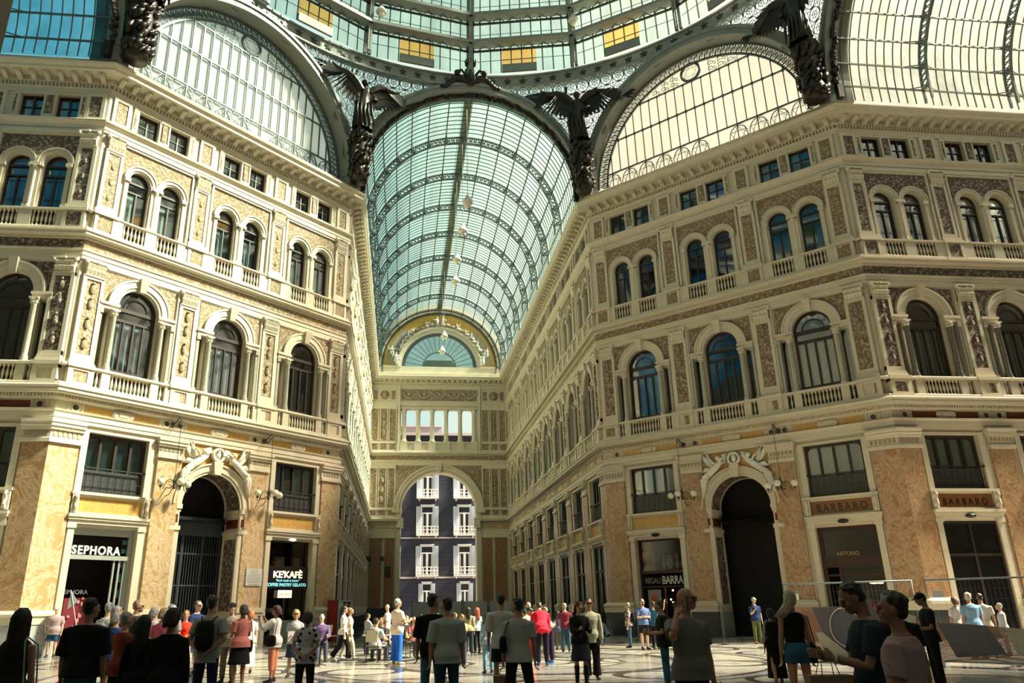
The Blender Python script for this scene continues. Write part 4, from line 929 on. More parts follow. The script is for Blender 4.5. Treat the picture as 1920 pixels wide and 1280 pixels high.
lun = MB(); RI = 6.25; z0, z1, z2, z3 = 26.1, 27.75, 30.0, 31.95
def hw(z): return sqrt(max(0, RI * RI - (z - ZC) ** 2)) if z > ZC else RI
for z in (z1, z2, z3): lun.box(-hw(z), hw(z), -.04, .04, z - .04, z + .04)
K = 10; SP = .585
for i in range(-K, K + 1):
    u = i * SP; zt = min(z3, ZC + sqrt(max(0, RI * RI - u * u))); lun.box(u - .028, u + .028, -.04, .04, z1 - (.0 if abs(i) % 2 else 1.6), zt)
    for z, sg in ((z2, 1), (z2, -1), (z3, -1)):     # rounded pane corners
        if abs(u) < hw(z) - .1:
            for s in (-1, 1): lun.prism([(u, z), (u + s * .2, z), (u + s * .06, z + sg * .06), (u, z + sg * .2)], -.03, .03)
for i in range(-5, 6):     # six pointed stars in circles along the foot
    u = i * 2 * SP; 
    if abs(u) > 6.0 or i == 1: continue
    zc = 26.93; r_ = .52; circ = [(u + r_ * 1.0 * cos(a * pi / 8), 0, zc + .72 * sin(a * pi / 8)) for a in range(16)]; lun.tube(circ, .03, closed=True)
    for o in (0, 1): lun.tube([(u + r_ * sin(o * pi / 3 + a * 2 * pi / 3), 0, zc + .7 * cos(o * pi / 3 + a * 2 * pi / 3)) for a in range(3)], .028, closed=True)
    for a in range(4): lun.tube([(u + SP, 0, zc + (a - 1.5) * .1), (u + SP * .5, 0, zc + (a - 1.5) * .5), (u, 0, zc + (1 if a > 1 else -1) * .78)], .016)
lun.box(-6.3, 6.3, -.04, .04, 26.1, 26.18)
def scroll(m, x, z, r_, s, y=0, w=.02): m.tube([(x + s * r_ * (1 - k / 14) * cos(k * .55), y, z + r_ * (1 - k / 14) * sin(k * .55)) for k in range(13)], w)
for i in range(-9, 10):
    u = i * .62
    for z in (32.15, 32.55, 32.95):
        if (u * u + (z + .25 - ZC) ** 2) < RI * RI and (abs(u) > .85):
            scroll(lun, u, z + .08, .2, 1); scroll(lun, u + .28, z - .02, .16, -1)
for i in range(-K, K + 1):
    u = i * SP
    if abs(u) > .75 and ZC + sqrt(max(0, RI * RI - u * u)) > z3: lun.box(u - .014, u + .014, -.02, .02, z3, ZC + sqrt(RI * RI - u * u))
lun.tube([(.6 * sin(a * pi / 12), 0, 32.62 + .6 * cos(a * pi / 12)) for a in range(24)], .09, 6, True)
for o in (0, 1): lun.tube([(.55 * sin(o * pi / 3 + a * 2 * pi / 3), 0, 32.62 + .55 * cos(o * pi / 3 + a * 2 * pi / 3)) for a in range(3)], .02, closed=True)
LUNM = lun.mesh('lunette_lattice', IRON)
lg = MB(); lg.add([(-6.9, .1, 26.05)] + [(-6.9 * cos(pi * i / 32), .1, ZC + 6.9 * sin(pi * i / 32)) for i in range(33)] + [(6.9, .1, 26.05)], [tuple(range(35))]); LGM = lg.mesh('lunette_pane', GL_LUN)
names8 = ['far arm', 'shaded diagonal', 'white glazed transept', None, None, None, 'blue glazed transept', 'sunlit diagonal']
for k in range(8):
    Fa = Matrix.Rotation(-k * pi / 4, 4, 'Z') @ T(0, RD)
    a = obj('arch_rib', ARCHM, dome, Fa)
    if k % 2 == 0: obj('leaf_garland', GARM, a, T(0, .12))
    else:
        w = nwin(Fa @ T(0, .75), 'great half round window of pale glass over the %s facade' % (names8[k] or 'unseen'))
        obj('palmette_band', PALM, w); obj('lattice', LUNM, w); obj('pane', LGM, w)
# pendentive ironwork between the arches
pe = MB(); pg = MB()
def pend(b, z):
    xe = sqrt(max(0, 7.42 ** 2 - (z - ZC) ** 2)); th1 = atan2(xe, RD); t = th1 + (pi / 4 - 2 * th1) * b
    tt = min(1, (z - ZC) / 7.42); ts = t if t < pi / 8 else pi / 4 - t; rw = RD / cos(ts)
    r_ = RD + (rw - RD) * (1 - tt ** 3); return Vector((r_ * sin(t), r_ * cos(t), z))
rows = [27.0 + (34.3 - 27.0) * i / 16 for i in range(17)]
for za, zb in zip(rows, rows[1:]):
    for j in range(12): pg.quad(pend(j / 12, za) * 1.006, pend((j + 1) / 12, za) * 1.006, pend((j + 1) / 12, zb) * 1.006, pend(j / 12, zb) * 1.006)
def psurf(th, z):
    tt = min(1, (z - ZC) / 7.42); ts = th if th < pi / 8 else pi / 4 - th; r_ = RD + (RD / cos(ts) - RD) * (1 - tt ** 3); return Vector((r_ * sin(th), r_ * cos(th), z))
CW = .78
nth = 18; cells = []
for iz in range(9):
    z = 33.9 - iz * CW
    if z < 27.4: break
    for it in range(nth):
        th = pi / 4 * (it + .5) / nth; th1 = atan2(sqrt(max(0, 7.3 ** 2 - (z - ZC) ** 2)), RD)
        if th < th1 - .012 or th > pi / 4 - th1 + .012: continue
        dth = pi / 4 / nth / 2
        pe.tube([psurf(th + dth * .92 * cos(a * pi / 7), z + CW * .46 * sin(a * pi / 7)) for a in range(14)], .028, closed=True)
        pe.tube([psurf(th + dth * .45 * cos(a * pi / 4), z + CW * .23 * sin(a * pi / 4)) for a in range(8)], .022, closed=True)
        for a in range(6):
            an = a * pi / 3 + .5; pe.tube([psurf(th, z), psurf(th + dth * .9 * cos(an), z + CW * .45 * sin(an))], .016)
        pe.tube([psurf(th - dth, z - CW / 2), psurf(th + dth, z - CW / 2)], .022); pe.tube([psurf(th - dth, z - CW / 2), psurf(th - dth, z + CW / 2)], .022); pe.tube([psurf(th + dth, z - CW / 2), psurf(th + dth, z + CW / 2)], .022)
PEM = pe.mesh('pendentive_lattice', IRON); PGM = pg.mesh('pendentive_pane', glass_mat('pendentive_glass', (.80, .93, .95), .15, (.8, .9, .9), (.5, .5, .5)))
for k in (0, 1, 7, 6, 2, 5): Mk = Matrix.Rotation(-k * pi / 4, 4, 'Z'); o = obj('pendentive_lattice', PEM, dome, Mk); obj('pendentive_pane', PGM, o)
for k in (3, 4): obj('pendentive_lattice', PEM, dome, Matrix.Rotation(-k * pi / 4, 4, 'Z'))
# ---------------------------------------------------------------- floor and the unseen walls behind the viewer
m, t, o = nodes('inlaid_marble_floor')
b = N(t, 'ShaderNodeBsdfPrincipled', ins={'Roughness': .16, 'Specular IOR Level': .5})
tc = N(t, 'ShaderNodeTexCoord'); sp = N(t, 'ShaderNodeSeparateXYZ'); t.links.new(tc.outputs['Object'], sp.inputs[0])
def M2(op, a, b_=None, c=None):
    n = N(t, 'ShaderNodeMath', operation=op)
    for i, v in enumerate((a, b_, c)):
        if v is None: continue
        if hasattr(v, 'is_output') or not isinstance(v, (int, float)): t.links.new(v, n.inputs[i])
        else: n.inputs[i].default_value = v
    return n.outputs[0]
x, y = sp.outputs[0], sp.outputs[1]
rad = M2('SQRT', M2('ADD', M2('MULTIPLY', x, x), M2('MULTIPLY', y, y))); ang = M2('ARCTAN2', y, x)
def band(v, c, h): return M2('LESS_THAN', M2('ABSOLUTE', M2('SUBTRACT', v, c)), h)
dark = None
def orr(a):
    global dark; dark = a if dark is None else M2('MAXIMUM', dark, a)
for c, h in ((1.1, .12), (2.5, .1), (4.2, .22), (6.6, .10), (7.1, .07), (9.6, .16), (12.4, .12), (13.0, .06), (15.9, .22)): orr(band(rad, c, h))
# petals: circles repeated round the centre
def ringcirc(R0, n, r_, w, ph=0):
    a = M2('MULTIPLY', M2('SUBTRACT', M2('FRACT', M2('MULTIPLY_ADD', ang, n / (2 * pi), ph)), .5), 2 * pi / n)
    px = M2('SUBTRACT', M2('MULTIPLY', rad, M2('COSINE', a)), R0); py = M2('MULTIPLY', rad, M2('SINE', a))
    dd = M2('SQRT', M2('ADD', M2('MULTIPLY', px, px), M2('MULTIPLY', py, py))); orr(band(dd, r_, w)); return dd
ringcirc(5.4, 8, 1.0, .13); ringcirc(8.3, 16, 1.15, .10); ringcirc(11.0, 16, 1.2, .12, .5); ringcirc(14.4, 16, 1.25, .16); ringcirc(14.4, 16, .5, .14)
ringcirc(3.0, 8, 1.1, .1, .5)
far = M2('GREATER_THAN', rad, 16.6)
gx = M2('LESS_THAN', M2('ABSOLUTE', M2('SUBTRACT', M2('FRACT', M2('MULTIPLY', x, 1 / 3.1)), .5)), .05); gy = M2('LESS_THAN', M2('ABSOLUTE', M2('SUBTRACT', M2('FRACT', M2('MULTIPLY', y, 1 / 3.1)), .5)), .05)
fx = M2('SUBTRACT', M2('FRACT', M2('MULTIPLY', x, 1 / 3.1)), .5); fy = M2('SUBTRACT', M2('FRACT', M2('MULTIPLY', y, 1 / 3.1)), .5)
dc = M2('ABSOLUTE', M2('SUBTRACT', M2('SQRT', M2('ADD', M2('MULTIPLY', fx, fx), M2('MULTIPLY', fy, fy))), .36)); orr(M2('MULTIPLY', far, M2('MAXIMUM', M2('MAXIMUM', gx, gy), M2('LESS_THAN', dc, .055))))
n1 = N(t, 'ShaderNodeTexNoise', ins={'Scale': .9, 'Detail': 8, 'Distortion': 1.5}); t.links.new(tc.outputs['Object'], n1.inputs['Vector'])
lightc = ramp(t, [(.3, (.30, .30, .27)), (.5, (.44, .43, .38)), (.62, (.50, .46, .37)), (.75, (.38, .39, .37))], n1.outputs['Fac'])
darkc = ramp(t, [(.3, (.03, .035, .04)), (.7, (.09, .09, .09))], n1.outputs['Fac'])
mx = N(t, 'ShaderNodeMix', data_type='RGBA'); t.links.new(dark, mx.inputs['Factor']); t.links.new(lightc.outputs[0], mx.inputs['A']); t.links.new(darkc.outputs[0], mx.inputs['B'])
# grey and ochre rings between the dark lines
rg1 = M2('MAXIMUM', band(rad, 3.2, .8), M2('MAXIMUM', band(rad, 9.9, .25), band(rad, 6.85, .2)))
mx2 = N(t, 'ShaderNodeMix', data_type='RGBA', ins={'B': (.20, .20, .19, 1)}); t.links.new(M2('MULTIPLY', rg1, .55), mx2.inputs['Factor']); t.links.new(mx.outputs['Result'], mx2.inputs['A'])
t.links.new(mx2.outputs['Result'], b.inputs['Base Color'])
rn = N(t, 'ShaderNodeMath', operation='MULTIPLY_ADD', ins={1: .16, 2: .08}); t.links.new(n1.outputs['Fac'], rn.inputs[0]); t.links.new(rn.outputs[0], b.inputs['Roughness']); t.links.new(b.outputs[0], o.inputs[0])
FLOORM = m
fl = MB(); fl.quad((-60, -60, 0), (60, -60, 0), (60, 62, 0), (-60, 62, 0))
tag(obj('floor', fl.mesh('floor', FLOORM)), 'polished marble floor inlaid with dark rings and scrolls', 'floor', kind='structure')
st2 = MB(); st2.quad((-60, 62, -.02), (60, 62, -.02), (60, 130, -.02), (-60, 130, -.02)); tag(obj('road', st2.mesh('road', simple('grey_paving', (.16, .15, .14), .8, var=.2))), 'grey street paving beyond the great arch', 'street', kind='structure')
BACKM = simple('bounce_damping_stone', (.28, .23, .17), .7)  # stone of the unseen walls, darkened to send back less bounced light
def plainwall(name, pts):
    m_ = MB()
    for (a, b_), (c, d) in zip(pts, pts[1:]): m_.quad((a, b_, 0), (c, d, 0), (c, d, 26.1), (a, b_, 26.1))
    tag(obj(name, m_.mesh(name, BACKM)), 'plain stone wall behind the viewer, darkened to cut bounced light', 'wall', kind='structure')
plainwall('wall_back_left', [(-D_ - TRL, 7.5), (-D_ - TRL, -7.5), (-D_, -7.5), (-7.5, -D_), (-7.5, -D_ - TRL)])
plainwall('wall_back_right', [(D_ + TRL, 7.5), (D_ + TRL, -7.5), (D_, -7.5), (7.5, -D_), (7.5, -D_ - TRL)])
plainwall('wall_back', [(-7.5, -D_ - TRL), (7.5, -D_ - TRL)])
# ---------------------------------------------------------------- angels on the cornice corners
def hullwing(m, pts, th):
    m.prism(pts, -th / 2, th / 2)
def angel(k, label, pose):
    # corner k sits between octagon sides; local frame: x along the corner's tangent, -y towards the middle of the hall
    Mk = Matrix.Rotation(-(k + .5) * pi / 4, 4, 'Z') @ T(0, 18.3, 26.05)
    root = tag(empty('winged_statue', Mk), label, 'statue', 'winged statues on the cornice corners')
    rk = MB(); rg_ = random.Random(k)
    rk.lathe([(.5, 0), (.62, .5), (.5, 1.2), (.56, 2.2), (.5, 2.9), (.66, 3.3), (.6, 3.5)], 0, 0, 12)
    for i in range(90): a = rg_.uniform(0, 2 * pi); z = rg_.uniform(.1, 3.2); q_ = rg_.uniform(.07, .2); rk.tube([(.5 * cos(a), .5 * sin(a), z), (.68 * cos(a + .2), .68 * sin(a + .2), z + q_ * 1.6), (.58 * cos(a + .5), .58 * sin(a + .5), z + q_ * 3)], [q_, q_ * .8, .04], 7)
    obj('rocky_pedestal', rk.mesh('rocky_pedestal', BRONZE, True), root)
    b = MB(); z0 = 3.5; s_ = pose
    rings = [(0, .62, .5), (.4, .56, .46), (1.0, .50, .40), (1.6, .48, .36), (1.95, .46, .33), (2.2, .34, .26), (2.5, .40, .29), (2.75, .48, .29), (2.92, .36, .22), (3.02, .14, .13)]
    vs = []; fs = []; n = 28
    for j, (z, a, c) in enumerate(rings):
        for i in range(n):
            t = 2 * pi * i / n; fl_ = 1 + (.12 * sin(t * 9 + j * .7) if z < 1.9 else .03 * sin(t * 8)); vs.append((a * cos(t) * fl_ + s_ * .12 * sin(z * 1.3), -.05 * z + c * sin(t) * fl_, z0 + z))
    for j in range(len(rings) - 1):
        for i in range(n): l = (i + 1) % n; fs.append((j * n + i, j * n + l, (j + 1) * n + l, (j + 1) * n + i))
    b.add(vs, fs); y = -.14
    b.tube([(0, y, z0 + 2.9), (0, y - .02, z0 + 3.15)], .12, 8); b.ball((0, y - .05, z0 + 3.34), .22, 12, 10, (.85, 1, 1.15)); b.ball((0, y + .05, z0 + 3.42), .24, 10, 8)
    b.tube([(s_ * .42, y, z0 + 2.75), (s_ * .75, y - .1, z0 + 3.25), (s_ * .62, y - .2, z0 + 3.85)], [.16, .12, .08], 8); b.ball((s_ * .62, y - .2, z0 + 3.93), .1, 8, 6)
    b.tube([(-s_ * .42, y, z0 + 2.7), (-s_ * .72, y - .15, z0 + 2.2), (-s_ * .35, y - .45, z0 + 2.05)], [.16, .12, .08], 8)
    for i in range(5): b.tube([(-.45 + .22 * i, -.3, z0 + 2.0), (-.5 + .24 * i + s_ * .1, -.5, z0 + 1.2), (-.5 + .26 * i, -.52, z0 + .1)], [.05, .09, .05], 6)
    obj('robed_figure', b.mesh('robed_figure', BRONZE, True), root, T(0, -.35))
    for s in (-1, 1):
        w = MB(); lift = .9 if s == s_ else .15
        def bone(t): return (s * (.25 + 2.0 * t), z0 + 2.7 + (lift + .5) * t + .35 * sin(pi * min(1, t * 1.3)))
        for row, (ln, t1) in enumerate(((1.0, 1.0), (.55, .85))):
            nf = 15
            for i in range(nf):
                t = t1 * i / (nf - 1); bx_, bz = bone(t); an = -1.45 + 1.25 * t ** 1.3 + lift * .25 * t      # feather heading below the horizontal
                L_f = (1.25 + .55 * sin(pi * t * .9)) * ln * (1 - .25 * t) + (.5 if i > nf - 4 and row == 0 else 0); dx, dz = cos(an), sin(an)
                wd = .19; yy = .30 + .02 * i - .05 * row
                w.add([(bx_ - s * dz * wd * -1, yy, bz + dx * wd), (bx_ + s * dx * L_f * .75 + s * dz * wd, yy + .06, bz + dz * L_f * .75 + dx * wd), (bx_ + s * dx * L_f, yy + .08, bz + dz * L_f), (bx_ + s * dx * L_f * .75 - s * dz * wd, yy + .02, bz + dz * L_f * .75 - dx * wd), (bx_ + s * dz * wd * -1, yy, bz - dx * wd),
                       (bx_ - s * dz * wd * -1, yy + .05, bz + dx * wd), (bx_ + s * dx * L_f * .75 + s * dz * wd, yy + .11, bz + dz * L_f * .75 + dx * wd), (bx_ + s * dx * L_f, yy + .13, bz + dz * L_f), (bx_ + s * dx * L_f * .75 - s * dz * wd, yy + .07, bz + dz * L_f * .75 - dx * wd), (bx_ + s * dz * wd * -1, yy + .05, bz - dx * wd)],
                      [(0, 1, 2, 3, 4), (9, 8, 7, 6, 5), (0, 5, 6, 1), (1, 6, 7, 2), (2, 7, 8, 3), (3, 8, 9, 4), (4, 9, 5, 0)])
        w.tube([(bone(t)[0], .30, bone(t)[1]) for t in (0, .15, .3, .5, .7, .85, 1)], [.2, .24, .22, .18, .14, .1, .05], 8)
        obj('wing', w.mesh('wing', BRONZE), root, T(0, -.9))
    return root
angel(7, 'dark winged bronze figure between the sunlit facade and the far arm vault', -1)
angel(0, 'dark winged bronze figure between the far arm vault and the shaded facade', -1)
angel(1, 'dark winged bronze figure beside the cream glazed transept vault', 1)
angel(6, 'dark winged bronze figure partly cut off beside the blue glazed transept vault', 1)
cr_ = MB()
cr_.ball((0, -.3, 34.6), .42, 14, 10, (1.0, .5, 1.1)); cr_.ball((0, -.52, 34.6), .2, 10, 8, (1, .5, 1.2))
for s in (-1, 1):
    for i in range(9): t = i / 8; cr_.ball((s * (.35 + 1.5 * t), -.25, 34.55 + .28 * sin(t * 5) - .25 * t), .26 - .1 * t, 8, 6, (1.2, .6, 1))
    cr_.tube([(s * .3, -.3, 34.9), (s * .6, -.35, 35.3), (s * .95, -.3, 35.25), (s * .85, -.3, 34.95)], .09, 6); cr_.ball((s * .9, -.3, 35.12), .2, 8, 6)
cr_.lathe([(.26, 35.0), (.34, 35.15), (.22, 35.3), (.3, 35.5), (.36, 35.75), (.2, 35.8)], 0, .25, 10)
for i in range(7): a = pi * i / 6; cr_.tube([(.28 * cos(a), -.25 - .28 * sin(a), 35.7), (.38 * cos(a), -.25 - .36 * sin(a), 36.15)], [.07, .03], 5)
c_ = tag(empty('crest', T(0, RD - .1)), 'dark bronze crest with a crown over the far arm vault', 'crest'); obj('cartouche', cr_.mesh('cartouche', BRONZE, True), c_)
# ---------------------------------------------------------------- lamps
def walllamp(wall, u, label):
    F_ = FR[wall] @ T(u, -.16)
    r_ = tag(empty('wall_lamp', F_), label, 'wall lamp', 'three globe lamps on the diagonal facades')
    m_ = MB(); z = 6.75
    m_.tube([(0, .16, 9.5), (0, -.1, 9.55), (0, -.45, 9.75), (0, -.62, 9.62), (0, -.62, 9.5)], .03, 6); m_.tube([(0, .1, 9.45), (0, -.3, 9.35), (0, -.5, 9.6)], .022, 6); m_.ball((0, .08, 9.5), .12, 10, 8, (1, .6, 1))
    m_.tube([(0, -.62, 9.5), (0, -.62, 7.2)], .014, 5); m_.lathe([(.03, 6.55), (.07, 6.6), (.05, 6.75), (.09, 6.9), (.04, 7.05), (.02, 7.2)], 0, -.62, 8)
    arms_ = [(-.62, -.62), (.62, -.62), (0, -1.15)]
    for x, y in arms_:
        dx, dy = x, y + .62
        m_.tube([(0, -.62, 6.8), (dx * .35, -.62 + dy * .35, 6.98), (dx * .65, -.62 + dy * .65, 6.8), (dx * .8, -.62 + dy * .8, 6.52), (dx, -.62 + dy, 6.46), (dx, -.62 + dy, 6.6)], .02, 6)
        m_.tube([(dx * (.3 + .12 * cos(a)), -.62 + dy * (.3 + .12 * cos(a)), 6.78 + .09 * sin(a)) for a in [q_ * .7 for q_ in range(9)]], .014, 5)
        m_.lathe([(.03, 6.56), (.075, 6.62), (.06, 6.66)], dx, -.62 + dy, 8); m_.lathe([(.05, 6.96), (.02, 7.02)], dx, -.62 + dy, 8)
    m_.tube([(0, .16, 6.7), (0, -.3, 6.62), (0, -.6, 6.75)], .025, 6); m_.tube([(0, .1, 6.3), (0, -.25, 6.35), (0, -.55, 6.62)], .018, 6)
    obj('bracket', m_.mesh('bracket', simple_('lamp_iron', (.06, .05, .035))), r_)
    g = MB(); g.ball((0, 0, 0), .165, 16, 12); GM_ = g.mesh('globe', GLOBE, True)
    for x, y in arms_: obj('globe', GM_, r_, T(x, y, 6.81))
def simple_(n, c, r_=.5):
    return MATS[n] if n in MATS else simple(n, c, r_)
walllamp('wall_left_diagonal', 5.05, 'three globe iron wall lamp beside the gated archway, nearer the cosmetics shop')
walllamp('wall_left_diagonal', 9.95, 'three globe iron wall lamp between the gated archway and the cafe')
walllamp('wall_right_diagonal', 4.75, 'three globe iron wall lamp between the gift shop and the dark archway')
walllamp('wall_right_diagonal', 9.75, 'three globe iron wall lamp between the dark archway and the clothes shop')
lm = MB(); lm.lathe([(.05, .55), (.12, .5), (.1, .35), (.2, .3), (.34, .05), (.36, -.05), (.3, -.12), (.24, -.16)], 0, 0, 14); LSH = lm.mesh('lamp_shade', simple('white_enamel', (.75, .72, .62), .4), True)
lm = MB(); lm.ball((0, 0, -.2), .22, 12, 8); LGB = lm.mesh('globe', GLOBE, True)
def hang(x, y, z, top, label):
    r_ = tag(empty('hanging_lamp', T(x, y, z)), label, 'hanging lamp', 'pendant lamps under the glass roofs'); obj('lamp_shade', LSH, r_); obj('globe', LGB, r_)
    w = MB(); w.tube([(0, 0, .5), (0, 0, top - z)], .02, 5); obj('cable', w.mesh('cable', IRON), r_)
def hitx(px, py, x): p = ray_(px, py); t_ = (x - CAMX) / p.x; return CAMX + p.x * t_, CAMY + p.y * t_, CAMZ + p.z * t_
def ray_(px, py): return _f + _r2 * ((px - 960 + 58.9) / FPX) + _u2 * ((640 + 4.36 - py) / FPX)
for (px, py), lab in zip(((877, 379), (868, 433), (857, 487), (854, 527), (833, 630), (829, 658)), ORD):
    p = hitx(px, py, -.12); hang(p[0], p[1], p[2], 33.8, 'white pendant lamp hanging from the far arm vault, %s from the octagon' % lab)
for px, py, lab in ((715, 22, 'sunlit facade'), (1075, 38, 'shaded facade')):
    p = ray_(px, py); t_ = (38.3 - CAMZ) / p.z; x, y = CAMX + p.x * t_, CAMY + p.y * t_; hang(x, y, 38.3, 39.6, 'pendant lamp on an iron arm of the dome, toward the ' + lab)
# ---------------------------------------------------------------- the building across the street
BY = 78.0
bl = tag(empty('building', T(0, BY)), 'dark blue grey apartment building seen through the great arch, with white balconies', 'building')
m, t, o = nodes('blue_grey_render')
b = N(t, 'ShaderNodeBsdfPrincipled', ins={'Roughness': .8}); tc = N(t, 'ShaderNodeTexCoord'); br_ = N(t, 'ShaderNodeTexBrick', ins={'Color1': (.022, .024, .042, 1), 'Color2': (.026, .028, .047, 1), 'Mortar': (.012, .013, .025, 1), 'Scale': 1.0, 'Mortar Size': .04, 'Brick Width': 400.0, 'Row Height': .55})
mp = N(t, 'ShaderNodeMapping'); mp.inputs['Rotation'].default_value = (R(90), 0, 0); t.links.new(tc.outputs['Object'], mp.inputs[0]); t.links.new(mp.outputs[0], br_.inputs['Vector']); t.links.new(br_.outputs[0], b.inputs['Base Color']); t.links.new(b.outputs[0], o.inputs[0])
w_ = MB(); w_.bx(-34, 34, 0, 12, 0, 23.9); obj('facade', w_.mesh('facade', m), bl)
rf = MB(); rf.bx(-34, 34, -.5, 12, 23.7, 24.0); rf.bx(-34, 1.5, 1.0, 12, 25.2, 25.35); rf.bx(-34, 34, -.05, .1, 5.0, 5.2); rf.bx(-34, 34, -.05, .1, 10.0, 10.15); obj('eaves', rf.mesh('eaves', simple('pale_eaves', (.45, .40, .36), .7)), bl)
at_ = MB(); at_.bx(-34, 1.5, 1.2, 12, 24.0, 25.2); obj('attic_storey', at_.mesh('attic_storey', simple('mauve_wall', (.25, .22, .26), .8)), bl)
fr = MB(); fr.bx(-.85, .85, -.08, 0, 3.5, 3.75); fr.bx(-.85, -.7, -.08, 0, 0, 3.6); fr.bx(.7, .85, -.08, 0, 0, 3.6); fr.bx(-.06, .06, -.08, 0, 0, 2.7); fr.bx(-.75, .75, -.08, 0, 2.62, 2.78); fr.bx(-.95, .95, -.14, 0, 3.7, 3.82)
for s in (-1, 1): fr.bx(s * .35 - .28, s * .35 - .2, -.06, 0, 0, 2.7); fr.bx(s * .35 + .2, s * .35 + .28, -.06, 0, 0, 2.7)
FRm = fr.mesh('window_frame', simple('white_frame', (.75, .76, .78), .5))
gp = MB(); gp.bx(-.7, .7, -.03, -.01, 0, 3.55); GPm = gp.mesh('pane', simple('dark_reflecting_pane', (.03, .035, .04), .1))
sh_ = MB()
for s in (-1, 1):
    a, b_ = sorted((s * .87, s * 1.48)); sh_.bx(a, b_, -.12, -.04, 0, 3.6)
    for i in range(24): sh_.bx(a + .06, b_ - .06, -.135, -.12, .1 + i * .145, .18 + i * .145)
SHm = sh_.mesh('shutter', simple('pale_shutter', (.48, .54, .60), .6))
bc = MB(); bc.bx(-1.45, 1.45, -1.0, 0, -1.0 + .82, -.05)
for i in range(7): x = -1.38 + 2.76 * i / 6; bc.bx(x - .04, x + .04, -.98, -.9, -.1, 1.0)
for z in (.05, .5, .93): bc.bx(-1.42, 1.42, -.98, -.9, z, z + .08)
for s in (-1, 1):
    for z in (.05, .5, .93): bc.bx(s * 1.38 - .04, s * 1.38 + .04, -.95, 0, z, z + .08)
    bc.bx(s * 1.1 - .08, s * 1.1 + .08, -.8, 0, -.45, -.18)
BCm = bc.mesh('balcony', simple('white_balcony', (.80, .74, .68), .6))
for ci, cx_ in enumerate((-20.05, -15.15, -10.25, -5.35, -.45, 4.45, 9.35, 14.25, 19.15)):
    for zi, z in enumerate((.6, 5.4, 10.5, 15.3)):
        s_ = .72 if zi == 0 else 1
        w = empty('window', T(cx_, 0, z + (.0 if zi == 0 else .05)) @ Matrix.Diagonal((s_, 1, s_ if zi else 1.05, 1)), bl); obj('window_frame', FRm, w); obj('pane', GPm, w); obj('shutter', SHm, w)
        if zi: obj('balcony', BCm, bl, T(cx_, 0, z))
# ---------------------------------------------------------------- shops and signs
def text(body, size, mat, M, parent, name='lettering', ext=.01, space=1.0, bold=0, shear=0, width=None):
    c = bpy.data.curves.new(name, 'FONT'); c.body = body; c.size = size; c.extrude = ext; c.align_x = 'CENTER'; c.space_character = space; c.offset = bold; c.shear = shear
    c.materials.append(mat); f_ = bpy.data.objects.new('tmp', c); COL.objects.link(f_); me = bpy.data.meshes.new_from_object(f_.evaluated_get(bpy.context.evaluated_depsgraph_get())); me.name = name
    if width: xs = [v.co.x for v in me.vertices]; M = M @ Matrix.Diagonal((width / (max(xs) - min(xs)), 1, 1, 1))
    bpy.data.objects.remove(f_); o_ = bpy.data.objects.new(name, me); COL.objects.link(o_); o_.parent = parent
    o_.matrix_basis = M @ Matrix.Rotation(pi / 2, 4, 'X'); return o_
WHL = simple('white_lettering', (.85, .84, .80), .5); WHE = simple('lit_lettering', (1, .86, .62), .5, emit=1.1); CYE = simple('lit_cyan_lettering', (.3, .85, .95), .5, emit=.9); GOLDL = simple('gold_lettering', (.45, .36, .14), .4); DKL = simple('dark_lettering', (.03, .015, .008), .5)
METAL = simple('grey_metal_frame', (.42, .44, .42), .35, metal=.3)
FL = FR['wall_left_diagonal']; FRR = FR['wall_right_diagonal']; cL = S_ / 2 - 4.65; cR = S_ / 2 + 4.65
# cosmetics shop front
s = tag(empty('shopfront', FL @ T(cL, .2)), 'cosmetics shop front with white capital letters over a dark doorway', 'shop front')
f = MB(); f.bx(-1.3, 1.3, 0, .12, 4.5, 4.78); f.bx(-1.3, 1.3, -.06, .12, 3.55, 3.72); f.bx(1.1, 1.3, 0, .12, 0, 4.6); f.bx(-1.3, -1.22, 0, .1, 0, 4.6)
for x in (.62, .84, 1.06): f.bx(x - .035, x + .035, .02, .1, 0, 3.55)
f.bx(.6, 1.1, .02, .1, 0, .12); obj('metal_frame', f.mesh('metal_frame', METAL), s)
g = MB(); g.quad((-1.25, .06, 3.7), (1.1, .06, 3.7), (1.1, .06, 4.5), (-1.25, .06, 4.5)); g.quad((.62, .07, 0), (1.06, .07, 0), (1.06, .07, 3.55), (.62, .07, 3.55)); obj('pane', g.mesh('pane', SHOPG), s)
sp_ = MB()
for i in range(6): sp_.bx(.9, 1.1, .08, .1, .3 + i * .6, .62 + i * .6)
sp_.bx(.88, 1.12, .08, .1, 3.85, 4.02); sp_.bx(.88, 1.12, .08, .1, 4.2, 4.38); obj('teal_stripe', sp_.mesh('teal_stripe', simple('teal_panel', (.12, .35, .33), .4)), s)
text('SEPHORA', .46, WHL, T(-.2, -.02, 3.76), s, 'shop_name', .03, 1.18, .012, width=1.95)
it = empty('lit_interior', T(0, .9), s)
p_ = MB(); p_.bx(-.75, .5, 0, .05, .3, 2.1)
RED = simple('red_display', (.16, .012, .02), .5, emit=.25); obj('red_display', p_.mesh('red_display', RED), it)
text('SEPHORA', .24, simple('dim_lettering', (.4, .36, .4), .5, emit=.25), T(-.42, -.02, 2.25), it, 'inner_name', .01, 1.05)
dots = MB(); rg = random.Random(2)
for i in range(26): x, z = rg.uniform(-.7, .5), rg.uniform(.6, 2.05); dots.bx(x, x + rg.uniform(.04, .1), -.06, -.02, z, z + rg.uniform(.06, .16))
for z in (1.95, 2.15, 2.35, 2.55): dots.bx(-1.02, -.9, -.06, -.02, z, z + .05)
obj('product_box', dots.mesh('product_box', simple('bright_product', (.6, .22, .22), .5, emit=.35)), it)
